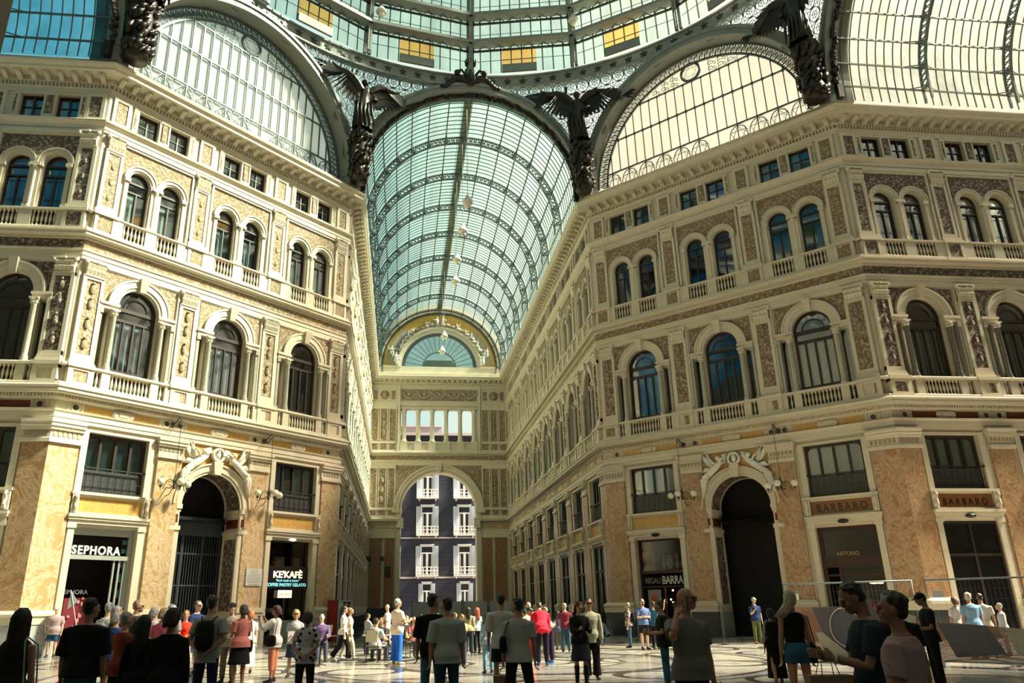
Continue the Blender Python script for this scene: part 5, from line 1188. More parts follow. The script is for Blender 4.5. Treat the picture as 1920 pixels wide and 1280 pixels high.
# cafe front
s = tag(empty('shopfront', FL @ T(cR, .25)), 'cafe front with a black lit name board beside the far arm', 'shop front')
f = MB(); f.bx(-1.3, 1.3, 0, .08, 4.7, 4.78); f.bx(-1.28, -1.2, 0, .08, 0, 4.7); f.bx(1.2, 1.28, 0, .08, 0, 4.7); f.bx(-1.3, 1.3, 0, .08, 3.5, 3.56); f.bx(-.05, .05, 0, .08, 0, 2.5); obj('frame', f.mesh('frame', FRAME), s)
p_ = MB(); p_.bx(-1.26, 1.26, -.08, .02, 2.5, 3.52); obj('name_board', p_.mesh('name_board', BLACK), s)
text("KE'KAFÈ", .44, WHE, T(.05, -.09, 3.02), s, 'cafe_name', .012, .95, .012, width=1.75); text('"fresh made is better"', .16, CYE, T(.05, -.09, 2.84), s, 'motto', .006, .95, 0, .3, width=1.45); text('COFFEE PASTRY GELATO', .205, CYE, T(-.02, -.09, 2.62), s, 'offer', .006, .98, .004, width=2.42)
p_ = MB(); p_.bx(-.42, .38, -.06, 0, 2.08, 2.44); obj('lit_box', p_.mesh('lit_box', simple('lit_box_sign', (1, .80, .60), .5, emit=1.2)), s)
text('ANCHELO', .13, simple('red_lettering', (.6, .06, .02), .5), T(-.02, -.07, 2.2), s, 'lettering', .004, 1.2)
p_ = MB(); p_.ball((.05, -.3, 4.83), .1, 10, 6, (2.0, 1, .7)); obj('spotlight', p_.mesh('spotlight', simple('spotlight', (1, .95, .8), .4, emit=2)), s)
p_ = MB(); p_.bx(-.45, .12, .35, .6, 3.56, 4.05); p_.bx(.7, 1.05, .35, .6, 3.56, 4.0); p_.bx(-1.15, -1.0, .35, .5, 3.56, 4.1); obj('carton', p_.mesh('carton', simple('carton', (.24, .17, .11), .8)), s)
p_ = MB(); p_.quad((-1.2, .12, .0), (1.2, .12, 0), (1.2, .12, 2.5), (-1.2, .12, 2.5)); p_.quad((-1.2, .12, 3.56), (1.2, .12, 3.56), (1.2, .12, 4.7), (-1.2, .12, 4.7)); obj('pane', p_.mesh('pane', SHOPG), s)
p_ = MB(); p_.bx(-.4, .9, -.2, .1, 0, 1.05); obj('counter', p_.mesh('counter', simple('counter_glass', (.20, .25, .24), .2)), s)
# gift shop front
s = tag(empty('shopfront', FRR @ T(cL, .25)), 'gift shop front with pale block letters in a dark window', 'shop front')
f = MB(); f.bx(-1.3, 1.3, 0, .1, 3.05, 3.2); f.bx(-1.28, -1.18, 0, .1, 0, 4.78); f.bx(1.18, 1.28, 0, .1, 0, 4.78); f.bx(-1.3, 1.3, 0, .1, 4.68, 4.78); f.bx(.0, .08, 0, .1, 0, 2.4); f.bx(-1.3, 1.3, 0, .1, 2.35, 2.42)
obj('frame', f.mesh('frame', simple('dark_red_frame', (.05, .012, .01), .4)), s)
text('REGALI', .40, simple('dim_grey_lettering', (.25, .25, .25), .5), T(-.58, -.02, 2.56), s, 'lettering', .01, .92, width=.86); text('BARRA', .56, simple('pale_grey_lettering', (.60, .62, .62), .5), T(.54, -.02, 2.52), s, 'shop_name', .015, .95, .008, width=1.18)
p_ = MB(); p_.quad((-1.2, .05, 3.2), (1.2, .05, 3.2), (1.2, .05, 4.7), (-1.2, .05, 4.7)); obj('pane', p_.mesh('pane', SHOPG), s)
p_ = MB(); p_.lathe([(.12, 3.3), (.2, 3.5), (.16, 3.8), (.24, 3.85), (.2, 3.95)], .25, .5, 10)
for x in (-.1, .65, .95): p_.lathe([(.08, 3.3), (.12, 3.5), (.05, 3.75), (.09, 3.95), (.02, 4.05)], x, .5, 8)
obj('figurine', p_.mesh('figurine', simple('pale_figurine', (.45, .42, .36), .5)), s)
p_ = MB(); p_.bx(-.98, -.25, .1, .14, 1.25, 2.25); obj('poster', p_.mesh('poster', simple('grey_poster', (.30, .28, .26), .6)), s); p_ = MB(); p_.ball((-.6, .08, 1.85), .2, 10, 6, (1, .2, 1)); obj('red_motif', p_.mesh('red_motif', simple('red_motif', (.5, .08, .05), .6)), s)
p_ = MB(); [p_.ball((x, .4, z), .05, 8, 6) for x, z in ((.3, 2.2), (.15, 1.75), (.25, 1.6), (.62, 1.8))]; obj('warm_bulb', p_.mesh('warm_bulb', simple('warm_bulb', (1, .7, .3), .5, emit=4)), s)
# clothes shop front
s = tag(empty('shopfront', FRR @ T(cR, .25)), 'clothes shop front with dark letters on a brown stone panel and a glowing lamp inside', 'shop front')
f = MB(); f.bx(-1.3, 1.3, 0, .1, 3.0, 3.45); f.bx(-1.28, -1.12, 0, .12, 0, 4.78); f.bx(1.12, 1.28, 0, .12, 0, 4.78); f.bx(-1.3, 1.3, 0, .1, 4.6, 4.78); f.bx(-.62, -.5, 0, .1, 0, 3.0); f.bx(-1.28, 1.28, 0, .1, 2.62, 2.7)
f.bx(-1.2, 1.2, 0, .2, 0, .5); obj('frame', f.mesh('frame', simple('dark_wood_front', (.045, .016, .01), .4)), s)
text('BARBARO', .50, DKL, T(0, -.29, 5.46), s, 'name_lettering', .01, 1.45, width=2.15); text('ANTONIO', .25, GOLDL, T(-.12, -.03, 3.5), s, 'gold_lettering', .006, 1.1, width=.95); text('BARBARO', .2, simple('faint_gold_lettering', (.10, .07, .03), .5), T(0, -.02, 3.15), s, 'faint_lettering', .004, 1.5)
p_ = MB(); p_.quad((-1.15, .05, 3.45), (1.15, .05, 3.45), (1.15, .05, 4.6), (-1.15, .05, 4.6)); p_.quad((-.5, .05, .5), (1.15, .05, .5), (1.15, .05, 3), (-.5, .05, 3)); obj('pane', p_.mesh('pane', SHOPG), s)
p_ = MB(); p_.ball((.55, .9, 2.32), .09, 10, 6, (2.4, 1, .7)); p_.ball((.8, .9, 2.32), .09, 10, 6, (2, 1, .7)); obj('glowing_lamp', p_.mesh('glowing_lamp', simple('glowing_lamp', (1, .62, .28), .5, emit=5)), s)
for x, col_ in ((-.8, (.25, .42, .6)), (-.1, (.45, .22, .25)), (.25, (.12, .16, .26))):
    p_ = MB(); p_.lathe([(.1, .55), (.16, .9), (.14, 1.15), (.2, 1.5), (.16, 1.62), (.05, 1.66), (.05, 1.74)], x, .6, 10); p_.ball((x, .6, 1.84), .1, 10, 8, (.85, 1, 1.2)); obj('mannequin', p_.mesh('mannequin', simple('mannequin_dress_%d' % int(x * 100), col_, .7)), s)
text('BARBARO', .40, DKL, FR['wall_right_transept'] @ T(2.6, -.05, 5.46), None, 'sign_lettering', .01, 1.5, width=2.1)
tag(bpy.data.objects['sign_lettering'], 'dark capital letters on the brown panel of the transept wall', 'sign')
for wall, u, lab in (('wall_right_diagonal', cR, 'black dome camera over the clothes shop doorway'), ('wall_right_diagonal', cL, 'black dome camera over the gift shop doorway'), ('wall_right_transept', 2.6, 'black dome camera over the transept doorway')):
    p_ = MB(); p_.ball((0, -.2, 4.98), .14, 12, 8, (1.7, 1, .7)); p_.bx(-.06, .06, -.2, 0, 4.96, 5.02); tag(obj('security_camera', p_.mesh('security_camera', BLACK, True), None, FR[wall] @ T(u)), lab, 'camera', 'cameras over the shop doors')
# plaque
pq = tag(empty('stone_plaque', FL @ T(10.0 - .08, -.13, 0)), 'white marble plaque with engraved lines on the yellow pilaster by the cafe', 'plaque')
p_ = MB(); p_.bx(-.44, .44, -.05, 0, 2.62, 3.38); obj('slab', p_.mesh('slab', simple('white_slab', (.62, .63, .60), .4)), pq)
p_ = MB(); 
for i in range(8): w = (.2, .25, .2, .3, .35, .37, .33, .38)[i]; p_.bx(-w, w, -.055, -.05, 3.3 - i * .075, 3.315 - i * .075)
p_.bx(-.3, .3, -.055, -.05, 2.68, 2.695); obj('engraved_line', p_.mesh('engraved_line', simple('engraving', (.25, .25, .25), .7)), pq)
# drinks machine
vm = tag(empty('drinks_machine', FL @ T(14.75, -1.15)), 'red sided drinks machine with a glass front beside the cafe', 'vending machine')
p_ = MB(); p_.bx(-.45, .45, 0, .8, 0, 1.95); obj('cabinet', p_.mesh('cabinet', simple('red_cabinet', (.28, .015, .02), .4)), vm)
p_ = MB(); p_.bx(-.43, .43, -.04, 0, .0, .3); p_.bx(-.43, -.37, -.05, 0, .3, 1.93); p_.bx(.37, .43, -.05, 0, .3, 1.93); p_.bx(-.43, .43, -.05, 0, 1.87, 1.93); p_.bx(-.38, -.15, -.045, 0, 1.5, 1.85); obj('front_frame', p_.mesh('front_frame', simple('pale_blue_frame', (.35, .50, .55), .4)), vm)
BTM = simple('drink_bottles', (.12, .06, .06), .3, var=.8, scale=12)
for r_ in range(5):
    p_ = MB(); p_.bx(-.36, .36, -.03, 0, .35 + r_ * .3, .385 + r_ * .3)
    for i in range(9): x = -.32 + i * .08; p_.lathe([(.025, .38 + r_ * .3), (.025, .52 + r_ * .3), (.01, .58 + r_ * .3)], x, -.02, 6)
    obj('bottle_shelf', p_.mesh('bottle_shelf', BTM), vm)
p_ = MB(); p_.quad((-.37, -.035, .3), (.37, -.035, .3), (.37, -.035, 1.87), (-.37, -.035, 1.87)); obj('pane', p_.mesh('pane', WG), vm)
# arm shops: two glowing lamps, projecting air units
for y_, z in ((D_ + 1.6, 3.15), (D_ + 6.2, 3.1)):
    p_ = MB(); p_.ball((0, 0, 0), .16, 12, 8); p_.tube([(0, 0, .1), (0, 0, 1.4)], .015, 5); tag(obj('glowing_globe', p_.mesh('glowing_globe', simple_('amber_globe', (1, .55, .18))), None, T(W_ + .35, y_, z)), 'amber glowing globe lamp in a shop doorway of the shaded arm', 'lamp', 'amber globes in the arm doorways')
MATS['amber_globe'].node_tree.nodes['Principled BSDF'].inputs['Emission Color'].default_value = (1, .5, .15, 1); MATS['amber_globe'].node_tree.nodes['Principled BSDF'].inputs['Emission Strength'].default_value = 5
# dark railing in the left arm
for k in range(5):
    r_ = tag(empty('railing_panel', T(-6.35 + .0 * k, 5.0 + k * 3.0 + 13.0, 0)), 'dark metal crowd barrier in the row along the sunlit arm wall', 'barrier', 'dark barriers along the arm')
    p_ = MB(); p_.tube([(0, 0, 0), (0, 0, 1.15), (0, 2.7, 1.15), (0, 2.7, 0)], .03, 6)
    for i in range(12): p_.tube([(0, .22 * (i + 1), .15), (0, .22 * (i + 1), 1.12)], .012, 4)
    p_.tube([(0, 0, .15), (0, 2.7, .15)], .02, 6); p_.tube([(-.25, .3, .02), (.25, .3, .02)], .02, 6); p_.tube([(-.25, 2.4, .02), (.25, 2.4, .02)], .02, 6); obj('bars', p_.mesh('bars', simple_('dark_blue_barrier', (.02, .03, .045))), r_)
# grey hoarding panels under the great arch
hp = MB(); hp.bx(-1.1, 1.1, 0, .05, .1, 2.0); HPm = hp.mesh('panel', simple('grey_hoarding', (.42, .43, .44), .7, var=.2)); hq = MB(); [hq.bx(s_ * 1.1 - .04, s_ * 1.1 + .04, -.05, .1, 0, 2.15) for s_ in (-1, 1)]; HQm = hq.mesh('post', IRON)
for k in range(4):
    r_ = tag(empty('hoarding', T(-1.7 + 2.4 * k, 50.0, 0)), 'grey site hoarding panel in the row below the great arch', 'hoarding', 'grey hoardings below the arch'); obj('panel', HPm, r_); obj('post', HQm, r_)
# cafe tables and chairs
def chair_meshes():
    f_ = MB()
    for x in (-.2, .2): f_.tube([(x, -.2, 0), (x, -.19, .45)], .014, 5); f_.tube([(x, .22, 0), (x, .2, .45), (x, .27, .88)], .014, 5)
    f_.tube([(-.2, -.19, .44), (.2, -.19, .44), (.2, .2, .44), (-.2, .2, .44)], .014, 5, True)
    s_ = MB(); s_.bx(-.22, .22, -.21, .21, .45, .485); b_ = MB(); b_.bx(-.21, .21, .235, .265, .58, .9); return f_.mesh('frame', IROND), s_.mesh('seat', simple('woven_seat', (.35, .31, .20), .7)), b_.mesh('backrest', simple('woven_back', (.62, .56, .38), .7))
CH = chair_meshes()
def cafe_chair(x, y, rz, lab):
    r_ = tag(empty('cafe_chair', None, None, (x, y, 0), R(rz)), lab, 'chair', 'cafe chairs in the arm'); obj('frame', CH[0], r_); obj('seat', CH[1], r_); obj('backrest', CH[2], r_)
p_ = MB(); p_.lathe([(.22, 0), (.2, .03), (.03, .06), (.03, .72)], 0, 0, 12); TB = p_.mesh('pedestal', IROND); p_ = MB(); p_.lathe([(.32, .72), (.34, .735), (.34, .75)], 0, 0, 20); TT = p_.mesh('table_top', simple('table_top', (.45, .42, .35), .4))
def cafe_table(x, y, lab):
    r_ = tag(empty('cafe_table', T(x, y, 0)), lab, 'table', 'cafe tables in the arm'); obj('pedestal', TB, r_); obj('table_top', TT, r_)
# mural fence on the right
fx, fy = 9.9, -2.6
Ff = T(7.2, -1.35, 0) @ Matrix.Rotation(R(-52), 4, 'Z')
m, t, o = nodes('printed_mesh_mural')
b = N(t, 'ShaderNodeBsdfPrincipled', ins={'Roughness': .75}); tc = N(t, 'ShaderNodeTexCoord'); v = N(t, 'ShaderNodeTexVoronoi', ins={'Scale': .9, 'Randomness': 1.0}); n = N(t, 'ShaderNodeTexNoise', ins={'Scale': 1.2, 'Detail': 1}); mxv = N(t, 'ShaderNodeMix', data_type='VECTOR', ins={'Factor': .3})
t.links.new(tc.outputs['Object'], mxv.inputs['A']); t.links.new(n.outputs['Color'], mxv.inputs['B']); t.links.new(tc.outputs['Object'], n.inputs['Vector']); t.links.new(mxv.outputs['Result'], v.inputs['Vector'])
r_ = ramp(t, [(.0, (.36, .17, .11)), (.5, (.30, .16, .11)), (.8, (.38, .22, .14))], v.outputs['Color']); r_.color_ramp.interpolation = 'CONSTANT'
tp = N(t, 'ShaderNodeBsdfTransparent'); mxs = N(t, 'ShaderNodeMixShader', ins={0: .82}); t.links.new(r_.outputs[0], b.inputs['Base Color']); t.links.new(tp.outputs[0], mxs.inputs[1]); t.links.new(b.outputs[0], mxs.inputs[2]); t.links.new(mxs.outputs[0], o.inputs[0])
MUR = m
MG, MC, MP, MO = [simple('mural_' + n_, c__, .75, var=.15, scale=9) for n_, c__ in (('grey', (.10, .10, .12)), ('cream', (.42, .41, .32)), ('peach', (.42, .20, .13)), ('orange', (.33, .14, .05)))]
MURS = [('painted_grey_shape', [(.75, 1.40), (2.45, 1.41), (2.7, .95), (2.5, .45), (2.2, .22), (1.55, .22), (.95, .75)], MG), ('painted_cream_shape', [(.75, .74), (.94, .75), (1.5, .22), (1.75, .13), (.95, .13)], MC), ('painted_peach_shape', [(.02, .95), (.3, .95), (.45, 1.38), (.02, 1.38)], MP), ('painted_orange_shape', [(2.5, 1.36), (2.85, 1.34), (2.95, .8), (2.72, .8), (2.72, 1.0)], MO), ('painted_cream_shape', [(2.9, 1.33), (3.45, 1.15), (3.3, .75), (3.0, .55), (2.6, .22), (2.45, .4), (2.7, .75), (2.96, .82)], MC)]
MURS2 = [('painted_grey_shape', [(.1, 1.0), (1.2, .95), (1.5, .3), (.4, .2)], MG), ('painted_cream_shape', [(1.6, .9), (2.4, .85), (2.2, .2), (1.7, .3)], MC)]
STEEL = simple('galvanised_tube', (.20, .25, .27), .4, metal=.4)
for k, (x0, x1, lab) in enumerate(((0, 3.5, 'steel mesh fence panel with a printed mural sheet and a white ring on it'), (3.8, 7.3, 'second steel mesh fence panel, at the edge of the picture'))):
    g_ = tag(empty('fence_panel', Ff @ T(x0)), lab, 'fence')
    p_ = MB(); w_ = x1 - x0; p_.tube([(0, 0, .1), (0, 0, 2.05), (w_, 0, 2.05), (w_, 0, .1)], .025, 8, True)
    obj('tube_frame', p_.mesh('tube_frame', STEEL, True), g_); p_ = MB()
    for i in range(1, 34): p_.tube([(w_ * i / 34, 0, .12), (w_ * i / 34, 0, 2.03)], .0016, 3)
    for i in range(1, 8): p_.tube([(0, 0, .1 + .245 * i), (w_, 0, .1 + .245 * i)], .0016, 3)
    obj('wire_mesh', p_.mesh('wire_mesh', STEEL), g_)
    p_ = MB(); top_ = [(w_ * i / 10, .02, (1.42 - .0 * i) if k == 0 and i < 6 else (1.38 - .06 * (i - 5) if k == 0 else 1.05 - .03 * i)) for i in range(11)]; p_.add([(0, .02, .12)] + top_ + [(w_, .02, .12)], [tuple(range(13))]); obj('mural_sheet', p_.mesh('mural_sheet', MUR), g_)
    for nm_, pts_, ml in (MURS if k == 0 else MURS2): p_ = MB(); p_.prism(pts_, -.018, -.012); obj(nm_, p_.mesh(nm_, ml), g_)
    if k == 0:
        p_ = MB(); p_.tube([(1.62 + .42 * cos(a * pi / 12), -.01, .88 + .5 * sin(a * pi / 12)) for a in range(24)], .016, 6, True); obj('white_ring', p_.mesh('white_ring', simple('white_ring', (.6, .56, .5), .6), True), g_)
    p_ = MB(); p_.bx(.15, .42, -.04, -.03, 1.62, 1.78); obj('notice', p_.mesh('notice', simple_('white_notice', (.7, .72, .74))), g_)
    for u_ in (0, w_): p_ = MB(); p_.bx(u_ - .12, u_ + .12, -.35, .35, 0, .13); obj('foot_block', p_.mesh('foot_block', simple_('concrete_foot', (.25, .25, .25))), g_)
# ---------------------------------------------------------------- people
V = Vector
CAMP = V((CAMX, CAMY, CAMZ))
def ray(px, py): return _f + _r2 * ((px - 960 + 58.9) / FPX) + _u2 * ((640 + 4.36 - py) / FPX)
def at(px, py, d):          # the point seen at a pixel of the 1920x1280 frame, d metres off horizontally
    r_ = ray(px, py); return CAMP + r_ * (d / math.hypot(r_.x, r_.y))
def ground(px, py): r_ = ray(px, py); return CAMP - r_ * (CAMZ / r_.z)
def ringtube(m, rings, n=14):   # rings [(centre, a, b)] with half-axis vectors
    vs = []; fs = []
    for c, a, b in rings:
        for i in range(n): t = 2 * pi * i / n; vs.append(c + a * cos(t) + b * sin(t))
    k = len(rings)
    for j in range(k - 1):
        for i in range(n): l = (i + 1) % n; fs.append((j * n + i, j * n + l, (j + 1) * n + l, (j + 1) * n + i))
    fs.append(tuple(range(n - 1, -1, -1))); fs.append(tuple((k - 1) * n + i for i in range(n))); m.add(vs, fs)
def limb(m, pts, rad, n=12, dome=True, flat=1.0):
    # tapered tube with rounded ends through the points
    P = [V(p) for p in pts]; R_ = list(rad)
    if dome:
        d0 = (P[0] - P[1]).normalized(); d1 = (P[-1] - P[-2]).normalized()
        P = [P[0] + d0 * R_[0] * .92, P[0] + d0 * R_[0] * .55] + P + [P[-1] + d1 * R_[-1] * .55, P[-1] + d1 * R_[-1] * .92]
        R_ = [R_[0] * .35, R_[0] * .82] + R_ + [R_[-1] * .82, R_[-1] * .35]
    m.tube(P, R_, n)
JOBS = []
def later(mb, name, mat, vox, smooth, parent): JOBS.append((mb, name, mat, vox, smooth, parent))
def run_jobs():
    tmp = []
    for mb, name, mat, vox, sm, par in JOBS:
        o = bpy.data.objects.new('tmp', mb.mesh('tmp', mat)); COL.objects.link(o)
        r_ = o.modifiers.new('r', 'REMESH'); r_.mode = 'VOXEL'; r_.voxel_size = vox; r_.use_smooth_shade = True
        if sm: s = o.modifiers.new('s', 'SMOOTH'); s.factor = .5; s.iterations = sm
        tmp.append(o)
    dg = bpy.context.evaluated_depsgraph_get()
    for o, (mb, name, mat, vox, sm, par) in zip(tmp, JOBS):
        me = bpy.data.meshes.new_from_object(o.evaluated_get(dg)); me.name = name
        me.materials.clear(); me.materials.append(mat); obj(name, me, par)
    for o in tmp:
        d_ = o.data; bpy.data.objects.remove(o); bpy.data.meshes.remove(d_)
CM = {}
def cloth(c, rough=.85, pat=None):
    k = (tuple(c), pat)
    if k in CM: return CM[k]
    nm = 'cloth_%d' % len(CM)
    m, t, o = nodes(nm); b = N(t, 'ShaderNodeBsdfPrincipled', ins={'Base Color': (*c, 1), 'Roughness': rough, 'Specular IOR Level': .2})
    tc = N(t, 'ShaderNodeTexCoord'); n = N(t, 'ShaderNodeTexNoise', ins={'Scale': 7, 'Detail': 3, 'Distortion': 1.2}); t.links.new(tc.outputs['Object'], n.inputs['Vector'])
    bp = N(t, 'ShaderNodeBump', ins={'Strength': .55, 'Distance': .03}); t.links.new(n.outputs['Fac'], bp.inputs['Height']); t.links.new(bp.outputs[0], b.inputs['Normal'])
    if pat == 'dots':
        v = N(t, 'ShaderNodeTexVoronoi', ins={'Scale': 10, 'Randomness': .75}); t.links.new(tc.outputs['Object'], v.inputs['Vector'])
        r_ = ramp(t, [(.30, (.015, .015, .03)), (.34, c)], v.outputs['Distance']); t.links.new(r_.outputs[0], b.inputs['Base Color'])
    elif pat in ('floral', 'patterned'):
        v = N(t, 'ShaderNodeTexNoise', ins={'Scale': 11 if pat == 'floral' else 22, 'Detail': 2, 'Distortion': 2}); t.links.new(tc.outputs['Object'], v.inputs['Vector'])
        r_ = ramp(t, [(.47, (.02, .02, .03)), (.5, c), (.6, c), (.63, (.35, .05, .03) if pat == 'floral' else (.02, .02, .03))], v.outputs['Fac']); t.links.new(r_.outputs[0], b.inputs['Base Color'])
    elif pat == 'stripes':
        w = N(t, 'ShaderNodeTexWave', bands_direction='Z', ins={'Scale': 14}); t.links.new(tc.outputs['Object'], w.inputs['Vector'])
        r_ = ramp(t, [(.4, c), (.75, tuple(min(1, q * 1.5) for q in c))], w.outputs['Fac']); t.links.new(r_.outputs[0], b.inputs['Base Color'])
    elif pat == 'denim':
        v = N(t, 'ShaderNodeTexNoise', ins={'Scale': 5, 'Detail': 8}); t.links.new(tc.outputs['Object'], v.inputs['Vector'])
        r_ = ramp(t, [(.3, tuple(q * .6 for q in c)), (.7, tuple(min(1, q * 1.5) for q in c))], v.outputs['Fac']); t.links.new(r_.outputs[0], b.inputs['Base Color'])
    t.links.new(b.outputs[0], o.inputs[0]); CM[k] = m; return m
SKM = {}
def skin(c):
    if c not in SKM:
        m = simple('skin_%d' % len(SKM), c, .55, var=.08, scale=9); SKM[c] = m
    return SKM[c]
SK1, SK2, SK3, SK4 = (.50, .30, .20), (.40, .22, .14), (.62, .40, .29), (.26, .14, .085)
SHADES = simple('dark_sunglasses', (.01, .01, .012), .12)
HANG = ((.16, .02, -1), (.05, .14, -1))
ARMS = {'hang': (HANG, HANG), 'behind': (((.28, -.25, -1), (-.62, -.42, -.55)),) * 2, 'front': (((.15, .1, -1), (-.45, .85, -.05)),) * 2,
        'phone': (((.15, .35, -1), (-.35, 1, .25)),) * 2, 'cross': (((.2, .25, -1), (-1.0, .42, .12)),) * 2,
        'ear': (((.45, .6, -.3), (-.5, -.30, .82)), HANG), 'earL': (HANG, ((.45, .6, -.3), (-.5, -.3, .82))), 'camera': (((.3, .7, -.55), (-.45, .5, .8)),) * 2,
        'hips': (((.5, -.2, -1), (-.5, .35, -.6)),) * 2, 'down': (((.05, .5, -1), (-.1, .6, -1)),) * 2,
        'wave': (((.5, .3, .2), (.1, .2, 1)), HANG), 'table': (((.12, .5, -.9), (-.25, 1, -.05)),) * 2, 'chin': (((.1, .35, -1), (-.35, .75, .75)), HANG),
        'pocket': (((.3, -.12, -1), (-.2, .2, -.9)), HANG), 'point': (HANG, ((.5, .6, -.4), (.1, 1, .25)))}
LEGS = {'stand': (((.05, .02, -1), (.0, -.03, -1)), ((.05, -.02, -1), (.0, -.05, -1))), 'wide': (((.16, .05, -1), (.04, -.03, -1)), ((.16, -.03, -1), (.03, -.06, -1))),
        'walk': (((.0, .42, -1), (.0, .08, -1)), ((.0, -.25, -1), (.0, -.75, -1))), 'walk2': (((.0, -.2, -1), (.0, -.6, -1)), ((.0, .36, -1), (.0, .12, -1))),
        'sit': (((.08, 1, -.04), (.0, .1, -1)), ((.08, 1, -.04), (.0, .0, -1))), 'floor': (((.3, 1, .5), (-.1, .5, -1)), ((.3, 1, .35), (-.2, .4, -1)))}
def person(px, py, d, face, label, sk=SK1, top=(.5, .5, .5), toppat=None, sleeve='short', bottom='trousers', bot=(.05, .06, .1), botpat=None, hair=(.02, .015, .012), style='short', arms='hang', legs='stand', bend=0, nod=0, turn=0, build=1.0, female=False, shoes=(.03, .03, .03), hat=None, glasses=False, H=None, hem=0, curl=.45, feet=None, seat=None, boots=False, beard=False, face_detail=None):
    # px, py: where the crown of the head is seen; d: distance. face: heading in degrees, 0 = away from the viewer (+Y), 90 = towards +X
    p = at(px, py, d)
    if H is None: H = p.z
    x0, y0 = p.x, p.y
    k = H / 1.75
    root = tag(empty('person', T(x0, y0, 0) @ Matrix.Rotation(R(-face), 4, 'Z')), label, 'person', 'visitors in the galleria')
    vox = .0075 if d < 13.6 else .0115
    near = d < 13.6
    b = MB(); g = MB(); q = MB(); shs = []
    X = V((1, 0, 0)); Y = V((0, 1, 0)); Z = V((0, 0, 1)); w = build
    hipz = .93; la, lb = LEGS[legs]
    # legs first, to find how high the hips stand
    legpts = []
    for s, (td, sd_) in ((1, la), (-1, lb)):
        hip = V((s * .09, 0, 0)); kn = hip + V((s * td[0], td[1], td[2])).normalized() * .43; an = kn + V((s * sd_[0], sd_[1], sd_[2])).normalized() * .41
        legpts.append((hip, kn, an))
    low = min(l[2].z for l in legpts) - .085
    hz = -low if legs not in ('sit', 'floor') else ({'sit': .47, 'floor': .12}[legs])
    if seat: hz = seat / k
    base = V((0, 0, hz))
    Mb = Matrix.Rotation(-R(bend), 3, 'X')
    def U(x, y, z):       # point of the upper body: z measured from the hip, bent about it
        return (base + Mb @ V((x, y, z))) * k
    uX = X * k; uY = (Mb @ Y) * k; uZ = (Mb @ Z)
    # ---- torso: (z above hip, half width, half depth, forward shift)
    if female: tor = [(-.10, .135, .095, -.01), (-.02, .17, .115, -.015), (.06, .165, .11, -.01), (.16, .125, .088, 0), (.26, .135, .095, .005), (.36, .155, .112, .012), (.44, .16, .10, .0), (.50, .13, .075, -.01), (.545, .065, .055, -.015)]
    else: tor = [(-.10, .13, .09, -.005), (-.02, .16, .108, -.01), (.06, .155, .105, 0), (.16, .145, .10, .005), (.26, .155, .108, .005), (.36, .175, .118, .005), (.44, .19, .11, -.005), (.50, .155, .08, -.012), (.55, .07, .06, -.015)]
    def trings(rows, add=0, ww=1): return [(U(0, sy, z), uX * (hw_ * ww + add), uY * (hd * ww + add)) for z, hw_, hd, sy in rows]
    ringtube(b, trings(tor, 0, w), 18)
    shx = (.165 if female else .19) * (1 + (w - 1) * .5)
    limb(b, [U(0, -.015, .50), U(0, .0, .60), U(0, .012, .66)], [.06 * k, .052 * k, .055 * k])
    # ---- head
    Mh = Matrix.Rotation(R(-turn), 3, 'Z') @ Matrix.Rotation(-R(nod), 3, 'X')
    hc = (.0, .025, .705); hb = U(0, .0, .61)
    def Hd(x, y, z): return hb + (Mb @ Mh @ V((x, y + .012, z))) * k
    def hball(m, c, rx, ry, rz, n=16, mm=12):
        vs = []; fs = []
        for j in range(mm + 1):
            t = pi * j / mm
            for i in range(n): a = 2 * pi * i / n; vs.append(Hd(c[0] + rx * sin(t) * cos(a), c[1] + ry * sin(t) * sin(a), c[2] + rz * cos(t)))
        for j in range(mm):
            for i in range(n): l = (i + 1) % n; fs.append((j * n + i, (j + 1) * n + i, (j + 1) * n + l, j * n + l))
        m.add(vs, fs)
    hball(b, (0, .0, .125), .073, .092, .098); hball(b, (0, .028, .07), .058, .066, .07); hball(b, (0, .065, .03), .032, .032, .028)
    hball(b, (0, .088, .137), .05, .018, .018); hball(b, (0, .102, .10), .012, .018, .026); hball(b, (0, .108, .088), .018, .014, .012)
    for s in (-1, 1):
        hball(b, (s * .075, -.002, .105), .010, .022, .033, 8, 8); hball(b, (s * .04, .07, .085), .024, .02, .024)
        hball(b, (s * .03, .084, .122), .012, .012, .008, 8, 6)
    hball(b, (0, .094, .058), .024, .012, .007); hball(b, (0, .092, .048), .02, .012, .008)
    det = d < 24 if face_detail is None else face_detail
    if det and abs(((face + turn + 180) % 360) - 180) > 35:
        ey = MB()
        for s in (-1, 1): hball(ey, (s * .031, .0905, .1145), .013, .009, .008, 8, 6)
        obj('eye', ey.mesh('eye', simple_cached('dark_eye', (.03, .02, .018), .2), True), root)
        br = MB()
        for s in (-1, 1): hball(br, (s * .032, .1, .134), .019, .007, .0045, 8, 6)
        obj('eyebrow', br.mesh('eyebrow', hairmat(hair)), root)
        li = MB(); hball(li, (0, .1035, .0535), .021, .006, .0065, 10, 6); obj('lips', li.mesh('lips', simple_cached('lips', (.30, .10, .08), .5), True), root)
    if glasses:
        gm_ = MB()
        for s in (-1, 1):
            hball(gm_, (s * .034, .108, .115), .029, .008, .021, 12, 8); gm_.tube([Hd(s * .06, .1, .122), Hd(s * .078, .05, .122), Hd(s * .078, -.01, .115)], .004 * k, 5)
        gm_.tube([Hd(-.01, .112, .12), Hd(.01, .112, .12)], .004 * k, 5); obj('sunglasses', gm_.mesh('sunglasses', SHADES, True), root)
    # ---- arms and hands
    ad = ARMS[arms]; hands = []
